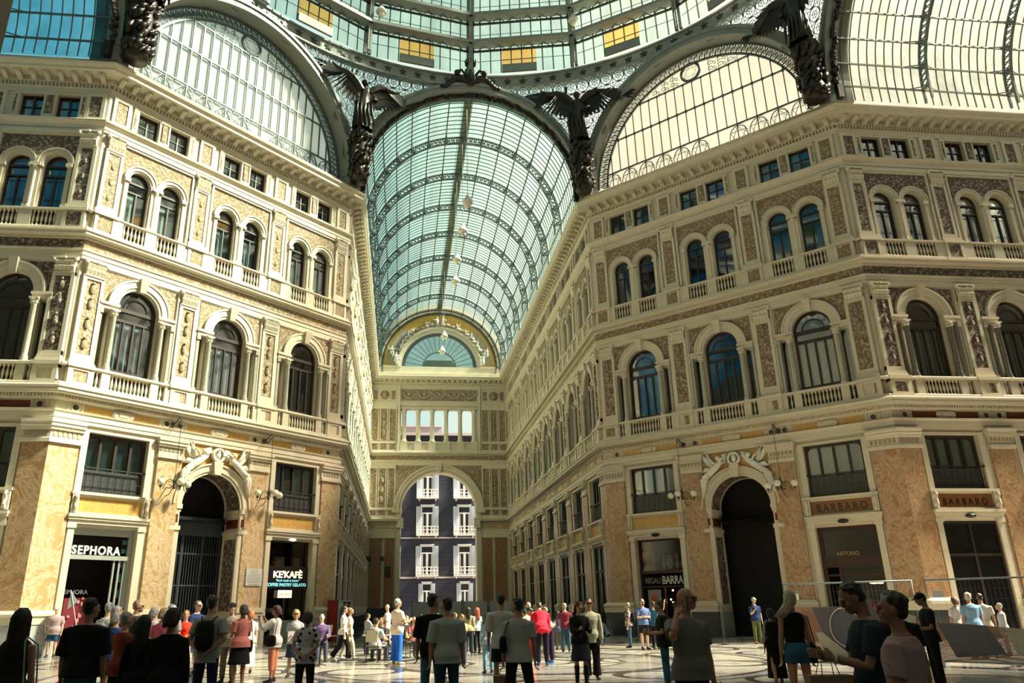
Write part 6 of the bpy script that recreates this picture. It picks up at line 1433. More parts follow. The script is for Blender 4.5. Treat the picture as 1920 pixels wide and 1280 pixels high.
    for s, (ud, fd) in ((1, ad[0]), (-1, ad[1])):
        sh0 = U(s * shx, -.01, .455); el = sh0 + (Mb @ V((s * ud[0], ud[1], ud[2])).normalized()) * .285 * k
        if bend > 25 and arms in ('hang', 'down'): el = sh0 + V((s * .1, .25, -1)).normalized() * .285 * k
        fdv = (Mb @ V((s * fd[0], fd[1], fd[2])).normalized()) if not (bend > 25 and arms in ('hang', 'down')) else V((-s * .1, .25, -1)).normalized()
        wr = el + fdv * .25 * k; a_ = (.047 if not female else .040) * (1 + (w - 1) * .8) * k
        limb(b, [sh0 + (U(0, 0, .44) - sh0) * .25, sh0, sh0.lerp(el, .5), el, el.lerp(wr, .3), wr], [a_ * 1.1, a_ * 1.12, a_ * .95, a_ * .82, a_ * .86, a_ * .56])
        hd_ = fdv.copy(); side = (V((0, 1, 0)) if abs(fdv.y) < .7 else V((0, 0, 1))); side = (side - hd_ * side.dot(hd_)).normalized(); nn = hd_.cross(side) * (1 if s > 0 else -1); nn = nn if nn.dot(V((-s, 0, 0))) > 0 or abs(nn.x) < .2 else -nn
        kk = k * (.95 if female else 1.03)
        ringtube(b, [(wr, side * .026 * kk, nn * .018 * kk), (wr + hd_ * .03 * kk, side * .036 * kk, nn * .017 * kk), (wr + hd_ * .07 * kk, side * .041 * kk, nn * .015 * kk), (wr + hd_ * .092 * kk, side * .038 * kk, nn * .012 * kk)], 12)
        fr = .0088 if near else .0105
        for i, ln in enumerate((.072, .082, .076, .058)):
            off = (1.5 - i) * .0215 * kk; p0 = wr + hd_ * .085 * kk + side * off; c_ = curl * (1 + .12 * i); pts = [p0]; dr = hd_.copy(); 
            for seg, fr_ in enumerate((.45, .32, .25)):
                an_ = c_ * (.7 if seg == 0 else .95); ax = side; dr = (Matrix.Rotation(an_ * (1 if hd_.cross(nn).dot(side) < 0 else -1), 3, ax) @ dr); pts.append(pts[-1] + dr * ln * fr_ * 1.05 * kk)
            limb(b, pts, [fr * kk, fr * .97 * kk, fr * .88 * kk, fr * .78 * kk], 8)
        tp = wr + hd_ * .028 * kk + side * .03 * kk; td_ = (hd_ * .75 + side * .6 + nn * .25).normalized(); t2 = (hd_ + side * .12 + nn * .3).normalized()
        limb(b, [tp, tp + td_ * .035 * kk, tp + td_ * .035 * kk + t2 * .03 * kk], [.012 * kk, .0105 * kk, .0085 * kk], 8)
        hands.append((wr + hd_ * .07 * kk + nn * .02 * kk, hd_, side, nn))
        # sleeve
        if sleeve != 'none':
            e_ = sh0.lerp(el, .72 if sleeve == 'short' else (.25 if sleeve == 'cap' else 1.0)); ar = a_ * 1.1 + (.017 if sleeve != 'loose' else .03) * k
            pts = [sh0 + (U(0, 0, .42) - sh0) * .35, sh0, e_]; rr_ = [ar * 1.1, ar * 1.08, ar * 1.05]
            if sleeve == 'long': pts += [el, el.lerp(wr, .4), wr]; rr_ = [ar * 1.08, ar * 1.06, ar * .98, ar * .94, ar * .9, ar * .72]
            if sleeve == 'loose': rr_[-1] = ar * 1.15
            P_ = [V(p_) for p_ in pts]; g.tube([P_[0] + (P_[0] - P_[1]).normalized() * ar * .4] + P_, [rr_[0] * .6] + rr_, 14)
    # ---- legs and shoes
    for s, (hip, kn, an) in zip((1, -1), legpts):
        hip, kn, an = (base + hip) * k, (base + kn) * k, (base + an) * k
        tr_ = (.082 if not female else .08) * (1 + (w - 1) * .7) * k
        limb(b, [hip, hip.lerp(kn, .5), kn, kn.lerp(an, .3), kn.lerp(an, .75), an], [tr_, tr_ * .85, tr_ * .62, tr_ * .66, tr_ * .46, tr_ * .42])
        sh = MB(); shs.append(sh); fdir = V((s * .16, 1, 0)).normalized(); fz = an.z - .085 * k if legs in ('walk', 'walk2') and an.z > .13 * k else 0
        tip = V((0, 0, -.35)) if fz > .04 * k else V((0, 0, 0)); fd2 = (fdir + tip).normalized()
        hl = V((an.x, an.y, max(.045 * k, an.z - .05 * k))); ss = V((fdir.y, -fdir.x, 0))
        up = fd2.cross(ss) * -1; up = up if up.z > 0 else -up
        ringtube(sh, [(hl - fd2 * .05 * k, ss * .024 * k, up * .025 * k), (hl - fd2 * .03 * k + up * .004 * k, ss * .036 * k, up * .042 * k), (hl + fd2 * .03 * k, ss * .038 * k, up * .042 * k), (hl + fd2 * .10 * k - up * .008 * k, ss * .046 * k, up * .033 * k), (hl + fd2 * .165 * k - up * .015 * k, ss * .042 * k, up * .024 * k), (hl + fd2 * .20 * k - up * .02 * k, ss * .022 * k, up * .014 * k)], 14)
        sh.tube([hl + up * .0, an + V((0, 0, .03 * k)) if not boots else kn.lerp(an, .18)], [.044 * k, tr_ * .52 if not boots else tr_ * .76], 12)
        if bottom != 'none':
            ln = {'trousers': (1, .96), 'jeans': (1, .97), 'wide': (1, .98), 'shorts': (.82, None), 'short_shorts': (.36, None), 'capri': (1, .55), 'skirt': (0, None), 'midi': (0, None)}[bottom]
            e = .014 * k * (1 if bottom in ('jeans', 'trousers', 'capri', 'short_shorts') else 1.9)
            if bottom == 'wide': e = .03 * k
            if ln[0]:
                P_ = [hip + V((0, 0, .05 * k)), hip, hip.lerp(kn, .5 * min(1, ln[0] * 1.0))]; rr_ = [tr_ + e, tr_ * 1.04 + e, tr_ * .9 + e]
                if ln[0] < .5: P_ = [hip + V((0, 0, .05 * k)), hip, hip.lerp(kn, ln[0])]; rr_[-1] = tr_ * .98 + e * 1.3
                elif ln[1] is None: P_.append(hip.lerp(kn, ln[0])); rr_.append(tr_ * .85 + e * 1.3)
                else:
                    P_ += [kn, kn.lerp(an, ln[1] * .45), kn.lerp(an, ln[1])]; rr_ += [tr_ * .72 + e, tr_ * .68 + e, (tr_ * .55 + e * 1.1) if bottom != 'wide' else tr_ * .9 + e]
                q.tube(P_, rr_, 14)
    if bottom != 'none':
        rows = [(z, hw_ + .004, hd + .004, sy) for z, hw_, hd, sy in tor[:4] if z < .12]; rows = [(-.12, tor[0][1] * .9, tor[0][2] * .9, 0)] + rows + [(.125, rows[-1][1] * .93, rows[-1][2] * .96, 0)]
        if bottom in ('skirt', 'midi'):
            L2 = .42 if bottom == 'skirt' else .74
            kn_m = (legpts[0][1] + legpts[1][1]) / 2
            rr2 = [(base + V((0, kn_m.y * .5 * (L2 / .42) * .5, -L2))) * k]
            ringtube(q, [((base + V((0, kn_m.y * .4, -L2))) * k, X * .235 * k * w, Y * .19 * k), ((base + V((0, kn_m.y * .3, -L2 * .6))) * k, X * .215 * k * w, Y * .17 * k), ((base + V((0, 0, -.08))) * k, X * .19 * k * w, Y * .14 * k)] + trings([r_ for r_ in rows if r_[0] > -.05], .004, w), 20)
        else: ringtube(q, trings(rows, .002, w), 18)
    # ---- top
    if sleeve != 'bare':
        lo = {0: -.07, 1: -.14, -1: .14}.get(hem, hem)
        rows = [r_ for r_ in tor if r_[0] > lo + .02]; f_ = rows[0]
        add = .022 if not female else .016
        rows = [(lo, f_[1] * (1.05 if lo < .1 else 1) + .006, f_[2] * 1.06, f_[3])] + rows[:-1]
        nk = (.53, .085, .066, -.014); rows.append(nk)
        rows = [(z, hw_ + (.024 if z < .1 else 0), hd + (.030 if z < .1 else .0), sy) for z, hw_, hd, sy in rows]
        ringtube(g, trings(rows, add, w), 20)
    obj_sh = cloth(shoes, .6)
    later(b, 'body', skin(sk), vox, 2, root)
    if sleeve != 'bare': later(g, 'top', cloth(top, pat=toppat), max(vox, .0095), 4, root)
    if bottom != 'none': later(q, {'skirt': 'skirt', 'midi': 'skirt', 'shorts': 'shorts', 'short_shorts': 'shorts'}.get(bottom, 'trousers'), cloth(bot, pat=botpat), max(vox, .0095), 4, root)
    for sh in shs: later(sh, 'boot' if boots else 'shoe', obj_sh, max(vox, .009), 2, root)
    # ---- hair and hat
    hm = MB(); rg_ = random.Random(int(px * 7 + py))
    if style == 'bald': pass
    else:
        if style in ('short', 'grey', 'curly'):
            hball(hm, (0, -.026, .146), .081, .088, .084); hball(hm, (0, -.045, .10), .073, .062, .07)
            for i in range(60 if near else 26):
                a = rg_.uniform(0, 2 * pi); t_ = rg_.uniform(0, 1.35); r_ = rg_.uniform(.014, .024) * (1.3 if style == 'curly' else 1)
                cx_, cy2, cz_ = .078 * sin(t_) * cos(a), -.018 + .088 * sin(t_) * sin(a), .145 + .082 * cos(t_)
                if cy2 > .035 and cz_ < .195: continue
                hball(hm, (cx_, cy2, cz_), r_, r_, r_, 7, 5)
        elif style in ('long', 'bob', 'blown', 'tail'):
            hball(hm, (0, -.016, .14), .085, .097, .09); hball(hm, (0, -.05, .09), .08, .066, .085)
            L3 = {'long': .40, 'bob': .13, 'blown': .30, 'tail': .30}[style]
            n_ = 110 if near else 46
            for i in range(n_):
                a = pi * (i + .5) / n_ + pi; sx_, sy_ = cos(a), sin(a)
                a2 = a + rg_.uniform(-.08, .08)
                st_ = rg_.uniform(.8, 1.08)
                if style == 'blown': off = lambda t: (-.17 * t * t * st_ - .03 * t, .03 * t * sin(i), 0)
                elif style == 'tail': off = lambda t: (-.07 * t * sx_ * 0, -.07 * t, 0)
                else: off = lambda t: (.016 * sin(t * 5 + i), -.05 * t, 0)
                pts = []; 
                pr = .078 if style != 'tail' else .045
                for j in range(7):
                    t = j / 6; o_ = off(t); dn_ = L3 * t * st_ * (.9 if style == 'blown' else 1)
                    pts.append(Hd(pr * sx_ * (1 - .12 * t) + o_[0] + .012 * sin(9 * t + i * 1.7) * t, -.03 + .085 * sy_ * (1 - .1 * t) + o_[1], .13 - dn_))
                q2 = rg_.uniform(.008, .013) * (1 if near else 1.6); hm.tube([Hd(.03 * sx_ * rg_.uniform(.3, 1.2), -.01 + .05 * sy_, .228), Hd(.066 * sx_, -.018 + .075 * sy_, .19)] + pts, [.007 * k] + [q2 * k] * 5 + [q2 * .85 * k, q2 * .6 * k, .002 * k], 5)
        hmm = hairmat(hair)
        if style in ('long', 'bob', 'blown', 'tail'): obj('hair', hm.mesh('hair', hmm, True), root)
        else: later(hm, 'hair', hmm, .0085 if near else .013, 1, root)
    if beard:
        bd = MB(); hball(bd, (0, .06, .035), .052, .055, .045); later(bd, 'beard', hairmat(hair), .009, 1, root)
    if hat:
        ht = MB(); hball(ht, (0, -.004, .158), .088, .102, .075); ringtube(ht, [(Hd(0, .085, .165), (Mb @ Mh @ X) * .075 * k, (Mb @ Mh @ Z) * .012 * k), (Hd(0, .13, .155), (Mb @ Mh @ X) * .07 * k, (Mb @ Mh @ Z) * .007 * k), (Hd(0, .17, .143), (Mb @ Mh @ X) * .045 * k, (Mb @ Mh @ Z) * .004 * k)], 14)
        later(ht, 'cap', cloth(hat), .009, 1, root)
    M = root.matrix_basis
    return dict(root=root, k=k, U=lambda *a: M @ U(*a), hands=[(M @ a, M.to_3x3() @ b_, M.to_3x3() @ c, M.to_3x3() @ e_) for a, b_, c, e_ in hands], M=M, Hd=lambda *a: M @ Hd(*a), H=H, base=base * k)
SC = {}
def simple_cached(n, c, r_=.5):
    if n not in SC: SC[n] = simple(n, c, r_)
    return SC[n]
def hairmat(c):
    k = 'hair_%.3f_%.3f' % (c[0], c[2])
    if k not in SC: SC[k] = simple(k, c, .5, var=.4, scale=30, bump=.5)
    return SC[k]
BLK = (.012, .012, .014); WHT = (.62, .62, .60); JEAN = (.035, .09, .17); DJEAN = (.015, .028, .055)
GREYH = (.30, .29, .28); BRN = (.05, .025, .014); DK = (.014, .010, .009)
def fd(px, py): p = ground(px, py); return math.hypot(p.x - CAMX, p.y - CAMY)     # distance of feet seen at a pixel
PP = {}
def P_(key, *a, **kw): PP[key] = person(*a, **kw)
P_('A', 44, 1142, 8.9, 10, 'woman with very long dark hair in a grey tank top and jeans', SK2, (.035, .035, .04), sleeve='none', bottom='jeans', bot=JEAN, botpat='denim', hair=DK, style='long', arms='hang', female=True, turn=-25)
P_('B', 172, 1124, 10.9, 8, 'broad man in a loose black tee and blue jeans, seen from behind', SK2, BLK, sleeve='loose', bottom='jeans', bot=(.05, .15, .26), botpat='denim', hair=DK, arms='hang', turn=30, build=1.12)
P_('C', 206, 1131, 19, 20, 'person in a grey cap and white top beside the cosmetics shop door', SK3, WHT, bottom='shorts', bot=(.5, .5, .5), hair=GREYH, hat=(.12, .13, .15))
P_('D', 224, 1135, 18, 40, 'grey haired woman tilting her head up, dark top, white shorts', SK1, (.02, .025, .05), bottom='shorts', bot=(.45, .45, .45), hair=GREYH, style='bob', nod=-22, female=True, glasses=True)
P_('E', 221, 1147, 16, 15, 'woman with a grey bob in a blue top behind the brown shirt', SK1, (.03, .07, .25), hair=GREYH, style='bob', bottom='shorts', bot=BLK, female=True)
P_('F', 238, 1150, 13, 35, 'grey haired woman in a rust brown tee and black shorts', SK2, (.20, .045, .02), bottom='shorts', bot=BLK, hair=GREYH, style='curly', arms='front', female=True, build=1.1, hem=1, turn=25)
P_('G', 259, 1127, 19, 75, 'bearded man in sunglasses and dark tee lifting his hands to his face', SK1, (.02, .035, .03), hair=(.28, .16, .08), style='short', arms='camera', glasses=True, beard=True, bot=BLK)
P_('H', 273, 1154, 10.5, 5, 'woman with long black hair, black cardigan and patterned skirt', SK2, (.01, .009, .01), sleeve='long', bottom='midi', bot=(.3, .3, .3), botpat='patterned', hair=DK, style='long', female=True, hem=1)
P_('J', 291, 1139, 18.5, 20, 'grey haired person in white next to the pink top', SK3, WHT, hair=GREYH, style='bob', female=True, bottom='trousers', bot=(.3, .3, .3))
P_('K', 309, 1140, 17, 10, 'woman with streaked blond hair in a bright pink top', SK1, (.62, .12, .22), hair=(.32, .25, .15), style='bob', female=True, bottom='skirt', bot=BLK)
P_('Lw', 323, 1134, 19.5, 10, 'person in a pale cap behind the black jacket', SK3, (.4, .4, .42), hair=GREYH, hat=(.55, .56, .58), bot=(.1, .1, .12))
P_('I', 326, 1141, 9.8, 4, 'woman with black hair in a black leather jacket and white jeans', SK2, (.010, .010, .012), sleeve='long', bottom='jeans', bot=(.42, .46, .42), hair=DK, style='bob', female=True, build=1.05)
P_('M', 350, 1144, 21, 168, 'woman in a scarlet cardigan over orange facing the viewer', SK1, (.75, .05, .02), sleeve='long', hair=(.16, .07, .03), style='bob', arms='front', female=True, bottom='skirt', bot=(.5, .4, .38))
P_('N', 372, 1127, 22, 120, 'man in sunglasses and a navy polo shirt before the iron gate', SK3, (.015, .03, .10), hair=(.10, .08, .06), glasses=True, turn=0, bottom='shorts', bot=(.03, .05, .12))
P_('O', 399, 1118, 13.5, 8, 'man in a grey polo and dark jeans, hands clasped behind his back', SK2, (.34, .38, .38), bottom='jeans', bot=DJEAN, hair=DK, arms='behind', hem=1, shoes=(.2, .2, .2))
P_('Pp', 437, 1131, 19.5, 190, 'man in a black cap with a beige jacket facing the viewer', SK1, (.34, .31, .24), sleeve='long', hat=BLK, bot=(.16, .12, .08), hair=DK, arms='hips', hem=1)
P_('Q', 457, 1134, 18, -40, 'woman in a pink striped top and black skirt, hands before her', SK2, (.50, .17, .15), toppat='stripes', bottom='skirt', bot=BLK, hair=(.05, .03, .025), style='bob', arms='front', female=True, build=1.1)
P_('Rr', 471, 1144, 22, -20, 'red haired woman in a white dress behind the pink stripes', SK3, (.75, .72, .62), bottom='midi', bot=(.75, .72, .62), hair=(.35, .10, .03), style='bob', female=True)
P_('S', 519, 1135, 19.2, -75, 'woman in a white ruffled blouse and peach trousers holding a camera to her eye', SK2, (.62, .60, .58), sleeve='loose', bottom='capri', bot=(.62, .24, .14), hair=(.07, .02, .02), style='bob', arms='camera', female=True, build=1.15, hem=1)
P_('Tt', 556, 1143, 20.5, 180, 'blond woman in sunglasses with a black cardigan over white, facing the viewer', SK1, (.5, .52, .52), bottom='skirt', bot=(.03, .05, .10), hair=(.55, .36, .16), style='bob', arms='front', female=True, glasses=True)
P_('Uu', 578, 1147, 14.4, 5, 'woman in a white blouse with black polka dots, hands behind her back', SK2, (.52, .53, .60), toppat='dots', sleeve='short', bottom='trousers', bot=BLK, hair=DK, style='bob', arms='behind', female=True, build=1.12, hem=1)
P_('W', 646, 1134, 25.9, 85, 'woman in a white blouse and black wide trousers striding by the cafe', SK3, (.80, .76, .66), bottom='wide', bot=BLK, hair=DK, style='tail', arms='hang', legs='walk', female=True, glasses=True, shoes=(.7, .7, .7))
P_('Xx', 657, 1138, 26.5, 80, 'person in a beige shirt and cream trousers walking behind the white blouse', SK2, (.70, .62, .45), bottom='trousers', bot=(.66, .60, .46), hair=(.2, .1, .04), style='bob', legs='walk2', shoes=(.7, .7, .7), female=True)
P_('Yy', 727, 1131, 28.5, -80, 'bald man in a pale sleeveless shirt and shorts walking', SK1, (.62, .60, .50), bottom='shorts', bot=(.62, .60, .46), style='bald', legs='walk', arms='hang', shoes=(.5, .3, .25), turn=-70)
P_('Zz', 746, 1123, 23.9, 60, 'stout man in a cream tee and bright blue harem trousers, hands raised', SK2, (.78, .66, .54), bottom='wide', bot=(.02, .14, .60), hair=(.5, .48, .44), arms='phone', build=1.2, shoes=(.8, .75, .6), hem=1)
P_('a', 811, 1115, 13.1, 12, 'young man in a long black tee and blue jeans, seen from behind', SK2, (.008, .006, .007), sleeve='loose', bottom='jeans', bot=(.05, .13, .20), botpat='denim', hair=DK, turn=40, hem=-.13, arms='hang')
P_('b', 838, 1122, 12.3, -8, 'young man in an oversized pale grey tee and dark jeans', SK2, (.38, .43, .42), sleeve='loose', bottom='jeans', bot=(.02, .05, .09), hair=DK, style='curly', hem=-.13, turn=-25, build=1.08, arms='hang')
P_('dd', 878, 1138, 28.1, 5, 'woman with long dark hair, khaki top and wide dark jeans', SK1, (.38, .32, .18), sleeve='long', bottom='wide', bot=(.03, .04, .06), hair=DK, style='long', female=True)
P_('ee', 894, 1139, 28.5, -30, 'woman with bright red hair and a pale blue top', SK3, (.35, .52, .58), bottom='trousers', bot=BLK, hair=(.45, .08, .03), style='long', female=True, arms='front')
P_('ff', 939, 1114, 15.2, 5, 'tall man in a plain white tee and black shorts, seen from behind', SK2, (.52, .53, .50), sleeve='loose', bottom='shorts', bot=(.02, .015, .015), hair=DK, hem=-.12, turn=12, arms='hang')
P_('gg', 970, 1122, 12.1, 8, 'man in a white tee with a black sling strap and black trousers', SK2, (.42, .45, .46), sleeve='short', bottom='trousers', bot=BLK, hair=DK, turn=-55, legs='wide', hem=-.1)
P_('hh', 914, 1150, 20.2, -10, 'girl in a pale denim jacket and torn jeans', SK1, (.30, .42, .52), toppat='denim', sleeve='long', bottom='jeans', bot=(.16, .32, .46), botpat='denim', hair=DK, style='bob', female=True, hat=(.03, .05, .09))
P_('ii', 991, 1130, 29, 170, 'person with blond hair and a crimson top with a yellow emblem', SK3, (.42, .02, .05), sleeve='long', bottom='trousers', bot=BLK, hair=(.6, .5, .3), style='short', female=True)
P_('kk', 1001, 1147, 24.1, -20, 'boy in a cream shirt and scarlet trousers stooping', SK2, (.62, .56, .46), bottom='trousers', bot=(.55, .02, .03), hair=DK, bend=50, arms='down', H=1.7, shoes=(.6, .6, .6))
P_('jj', 1014, 1142, 22.4, 5, 'boy bending down in a red hoodie with a round yellow print', SK2, (.62, .02, .05), sleeve='long', bottom='trousers', bot=(.012, .012, .03), hair=DK, bend=40, arms='down', H=1.82, hem=1, shoes=(.05, .06, .2))
P_('ll', 1031, 1144, 23.3, -70, 'boy in a white and orange basketball vest leaning forward', SK2, (.70, .60, .45), toppat='floral', sleeve='none', bottom='trousers', bot=(.02, .01, .03), hair=DK, bend=52, arms='down', H=1.8, shoes=(.05, .2, .55))
P_('mm', 1058, 1131, 28.7, 5, 'grey haired man in a maroon shirt with a blue satchel', SK1, (.22, .03, .05), bottom='jeans', bot=(.04, .10, .16), hair=(.45, .42, .38), arms='front')
P_('nn', 1084, 1127, 17, 172, 'woman in a black jacket, short denim skirt and high black boots holding a phone', SK1, BLK, sleeve='long', bottom='skirt', bot=(.03, .035, .05), hair=(.03, .012, .012), style='long', arms='phone', female=True, boots=True, nod=25)
P_('oo', 1103, 1122, 18.3, 185, 'man in a cream knitted jumper and black trousers, hand at his chin', SK2, (.52, .52, .38), sleeve='long', bottom='wide', bot=BLK, hair=DK, arms='chin', glasses=True, shoes=(.1, .1, .1), hem=1)
P_('pp', 1137, 1160, 42, -60, 'person in a pale blue shirt sitting on the floor against the pier', SK2, (.30, .42, .60), sleeve='long', bottom='trousers', bot=(.02, .03, .06), hair=DK, legs='floor', arms='table', bend=25, H=1.72)
P_('qq', 1176, 1130, 31.1, -70, 'man with short grey hair in a black and white floral shirt and jeans', SK1, (.60, .56, .50), toppat='floral', bottom='jeans', bot=(.04, .10, .17), hair=GREYH, shoes=BLK)
P_('rr', 1203, 1123, 29.7, 170, 'man in a blue tee and black shorts with folded arms', SK3, (.12, .19, .42), bottom='shorts', bot=BLK, hair=(.12, .06, .03), arms='cross', beard=True, glasses=True, shoes=BLK)
P_('ss', 1224, 1128, 30, 60, 'person in a teal top raising one hand beside the gift shop', SK3, (.03, .14, .24), bottom='trousers', bot=BLK, hair=(.06, .03, .02), arms='wave', female=True)
P_('tt', 1238, 1126, 16.8, -70, 'man in a black tee and blue jeans looking at a phone', SK2, BLK, bottom='jeans', bot=(.03, .09, .17), botpat='denim', hair=(.08, .05, .04), arms='front', nod=18, hem=-.12, build=1.1, shoes=(.5, .02, .02))
P_('uu', 1281, 1103, 8.6, 160, 'bald man in dark sunglasses and a grey polo shirt talking on a phone', SK2, (.17, .17, .18), bottom='jeans', bot=(.012, .02, .04), hair=GREYH, style='bald', glasses=True, arms='ear', turn=-75 + 40, build=1.1, curl=.6)
P_('vv', 1412, 1120, 34, 175, 'man in a pale cap, navy vest and green cargo trousers in the sun', SK3, (.02, .04, .14), bottom='trousers', bot=(.12, .14, .05), hat=(.4, .4, .42), hair=DK, arms='chin', shoes=(.25, .15, .08))
P_('ww', 1442, 1138, 17.5, 20, 'woman in a black midi dress walking beside the blond woman', SK2, (.008, .008, .008), sleeve='none', bottom='midi', bot=(.008, .008, .008), hair=DK, style='bob', legs='walk', female=True, shoes=(.2, .15, .12))
P_('xx', 1478, 1108, 12.3, 3, 'woman with windblown platinum hair, black top and short denim shorts', SK2, (.008, .007, .009), sleeve='none', bottom='short_shorts', bot=(.03, .11, .18), botpat='denim', hair=(.42, .35, .27), style='blown', female=True, hem=.12)
P_('yy', 1612, 1118, 7.2, -75, 'man in a dark navy polo shirt bowing his head over a phone', SK4, (.015, .03, .045), bottom='trousers', bot=(.02, .02, .03), hair=DK, arms='phone', nod=28, curl=.7, H=1.72)
P_('zz', 1672, 1114, 6.3, -38, 'man in a dusty pink tee seen from behind his shoulder', SK4, (.36, .27, .30), bottom='trousers', bot=(.02, .02, .03), hair=(.012, .009, .008), arms='hang', turn=-20, build=1.05)
P_('ab', 1665, 1110, 9.5, 200, 'person behind the pink tee wearing a printed cap and yellow sunglasses', SK4, BLK, hat=(.25, .32, .45), hair=DK, bot=BLK)
P_('bb', 1729, 1111, 17.4, -70, 'young man dressed in black with a black cap, looking down', SK4, BLK, bottom='trousers', bot=(.008, .008, .01), hat=BLK, hair=DK, arms='front', nod=22, shoes=(.02, .02, .03))
P_('c1', 1787, 1119, 27, 5, 'brown haired person in white behind the mural fence', SK1, WHT, hair=(.12, .06, .04), style='bob', female=True)
P_('c2', 1813, 1112, 26, 10, 'white haired man in a light blue shirt behind the mural fence', SK1, (.25, .45, .68), hair=(.62, .60, .56), style='curly', build=1.15)
P_('c3', 1835, 1113, 26.5, 35, 'person in a cream tee behind the mural fence', SK2, (.60, .57, .46), hair=(.05, .03, .02), arms='point')
P_('c4', 1872, 1131, 28, -60, 'grey haired person in a silver jacket beyond the fence', SK1, (.45, .46, .48), sleeve='long', hair=(.6, .6, .6), bot=(.3, .3, .3))
P_('ri', 108, 1138, 33.8, 170, 'stout man in a mauve tee, blue shorts and a grey cap by the corner pier', SK3, (.42, .31, .34), bottom='shorts', bot=(.02, .09, .19), hat=(.40, .46, .50), hair=GREYH, arms='pocket', build=1.25, hem=1, shoes=(.05, .05, .05))
P_('s1', 604, 1153, 24, 170, 'bald person in a purple top sitting by the drinks machine', SK3, (.10, .07, .16), style='bald', legs='sit', seat=.62, arms='table', H=1.68, sleeve='long')
SEATED = [(706, 1146, 25, 30, (.45, .5, .55), 'person in a pale shirt at the cafe tables'), (716, 1152, 26.6, 200, (.05, .04, .05), 'dark haired person in black at the cafe tables'), (762, 1150, 29, -60, (.03, .03, .05), 'person in a navy top seated at a table behind the blue trousers'),
          (776, 1154, 27.2, 160, (.3, .1, .1), 'person in a dull red top seated at a cafe table beside the black tee'), (790, 1152, 31, 20, (.10, .10, .12), 'person in charcoal standing near the great arch'), (820, 1150, 24, 170, (.65, .06, .03), 'person in bright red seen between the black and the grey tee'),
          (826, 1156, 19, 20, (.18, .5, .55), 'child in a turquoise top between the two young men'), (852, 1148, 26, 100, (.5, .35, .2), 'person in an orange print standing before the grey hoarding'), (866, 1152, 23, -30, (.7, .4, .25), 'blond person in a peach top beside the long dark hair'),
          (916, 1148, 30, 30, (.05, .05, .06), 'person in black standing deep in the far arm'), (1076, 1136, 26, -100, (.25, .04, .07), 'person in dark red behind the black jacket'), (1022, 1138, 27, 150, (.04, .04, .05), 'dark haired person beyond the boys'), (690, 1150, 29, 60, (.3, .33, .38), 'person in grey by the dark railings'), (1046, 1146, 30, 10, (.1, .12, .2), 'person in slate blue in the shaded arm')]
for i, (px, py, d, fc, col, lab) in enumerate(SEATED):
    sit = i in (0, 1, 2, 3, 4, 7)
    P_('t%d' % i, px, py if not sit else py, d, fc, lab, (SK1, SK2, SK3)[i % 3], col, bottom=('trousers', 'jeans')[i % 2], bot=((.04, .05, .08), (.1, .1, .1))[i % 2], hair=(DK, BRN, (.3, .2, .1))[i % 3], style=('short', 'bob')[i % 2], legs='sit' if i < 4 else 'stand', H=1.7 if i < 4 else None, arms=('table', 'hang', 'phone')[i % 3] if i > 3 else 'table', female=i % 2 == 1)
# ---------------------------------------------------------------- things people carry
run_jobs()
def item(name, mb, mat, label, cat, smooth=True, group=None): return tag(obj(name, mb.mesh(name, mat, smooth)), label, cat, group)
def bag_box(M, w, h, d, taper=.85):
    m_ = MB(); n = 8; vs = []
    m_.add([M @ V(p) for p in [(-w, -d, 0), (w, -d, 0), (w, d, 0), (-w, d, 0), (-w * taper, -d * .6, h), (w * taper, -d * .6, h), (w * taper, d * .6, h), (-w * taper, d * .6, h)]], [(3, 2, 1, 0), (4, 5, 6, 7), (0, 1, 5, 4), (1, 2, 6, 5), (2, 3, 7, 6), (3, 0, 4, 7)]); return m_
def softbag(M, w, h, d):
    m_ = MB(); m_.ball((0, 0, 0), 1, 16, 12); m_.v = [tuple(M @ V((w * (abs(x) ** .6) * (1 if x > 0 else -1), d * y, h * (abs(z) ** .6) * (1 if z > 0 else -1)))) for x, y, z in m_.v]; return m_
def phone(p, which, label):
    c, d_, s_, n_ = PP[p]['hands'][which]; fwd = d_
    up = V((0, 0, 1)); tip = c + (d_ * .4 + up * .3).normalized() * .06
    a = (d_ * .6 + up * .8).normalized(); b_ = a.cross(s_ if abs(a.dot(s_)) < .9 else n_).normalized(); c2 = a.cross(b_).normalized()
    m_ = MB(); m_.add([tip + a * i * .075 + b_ * j * .037 + c2 * k * .005 for i in (-1, 1) for j in (-1, 1) for k in (-1, 1)], [(0, 1, 3, 2), (4, 6, 7, 5), (0, 4, 5, 1), (2, 3, 7, 6), (0, 2, 6, 4), (1, 5, 7, 3)]); item('mobile_phone', m_, BLACK, label, 'phone', False, 'phones in hands')
phone('yy', 1, 'dark mobile phone held by the man in the navy polo'); phone('nn', 0, 'mobile phone held by the woman in high boots'); phone('tt', 0, 'mobile phone held by the man in a black tee beside the grey polo'); 
u = PP['uu']; c = u['Hd'](.098, .02, .07); m_ = MB(); Mh = T(*c) @ u['M'].to_3x3().to_4x4() @ Matrix.Rotation(R(-12), 4, 'Z'); m_.bx(-.004, .004, -.034, .034, -.07, .07); o_ = item('mobile_phone', m_, BLACK, 'black mobile phone at the ear of the bald man', 'phone', False, 'phones in hands'); o_.matrix_basis = Mh
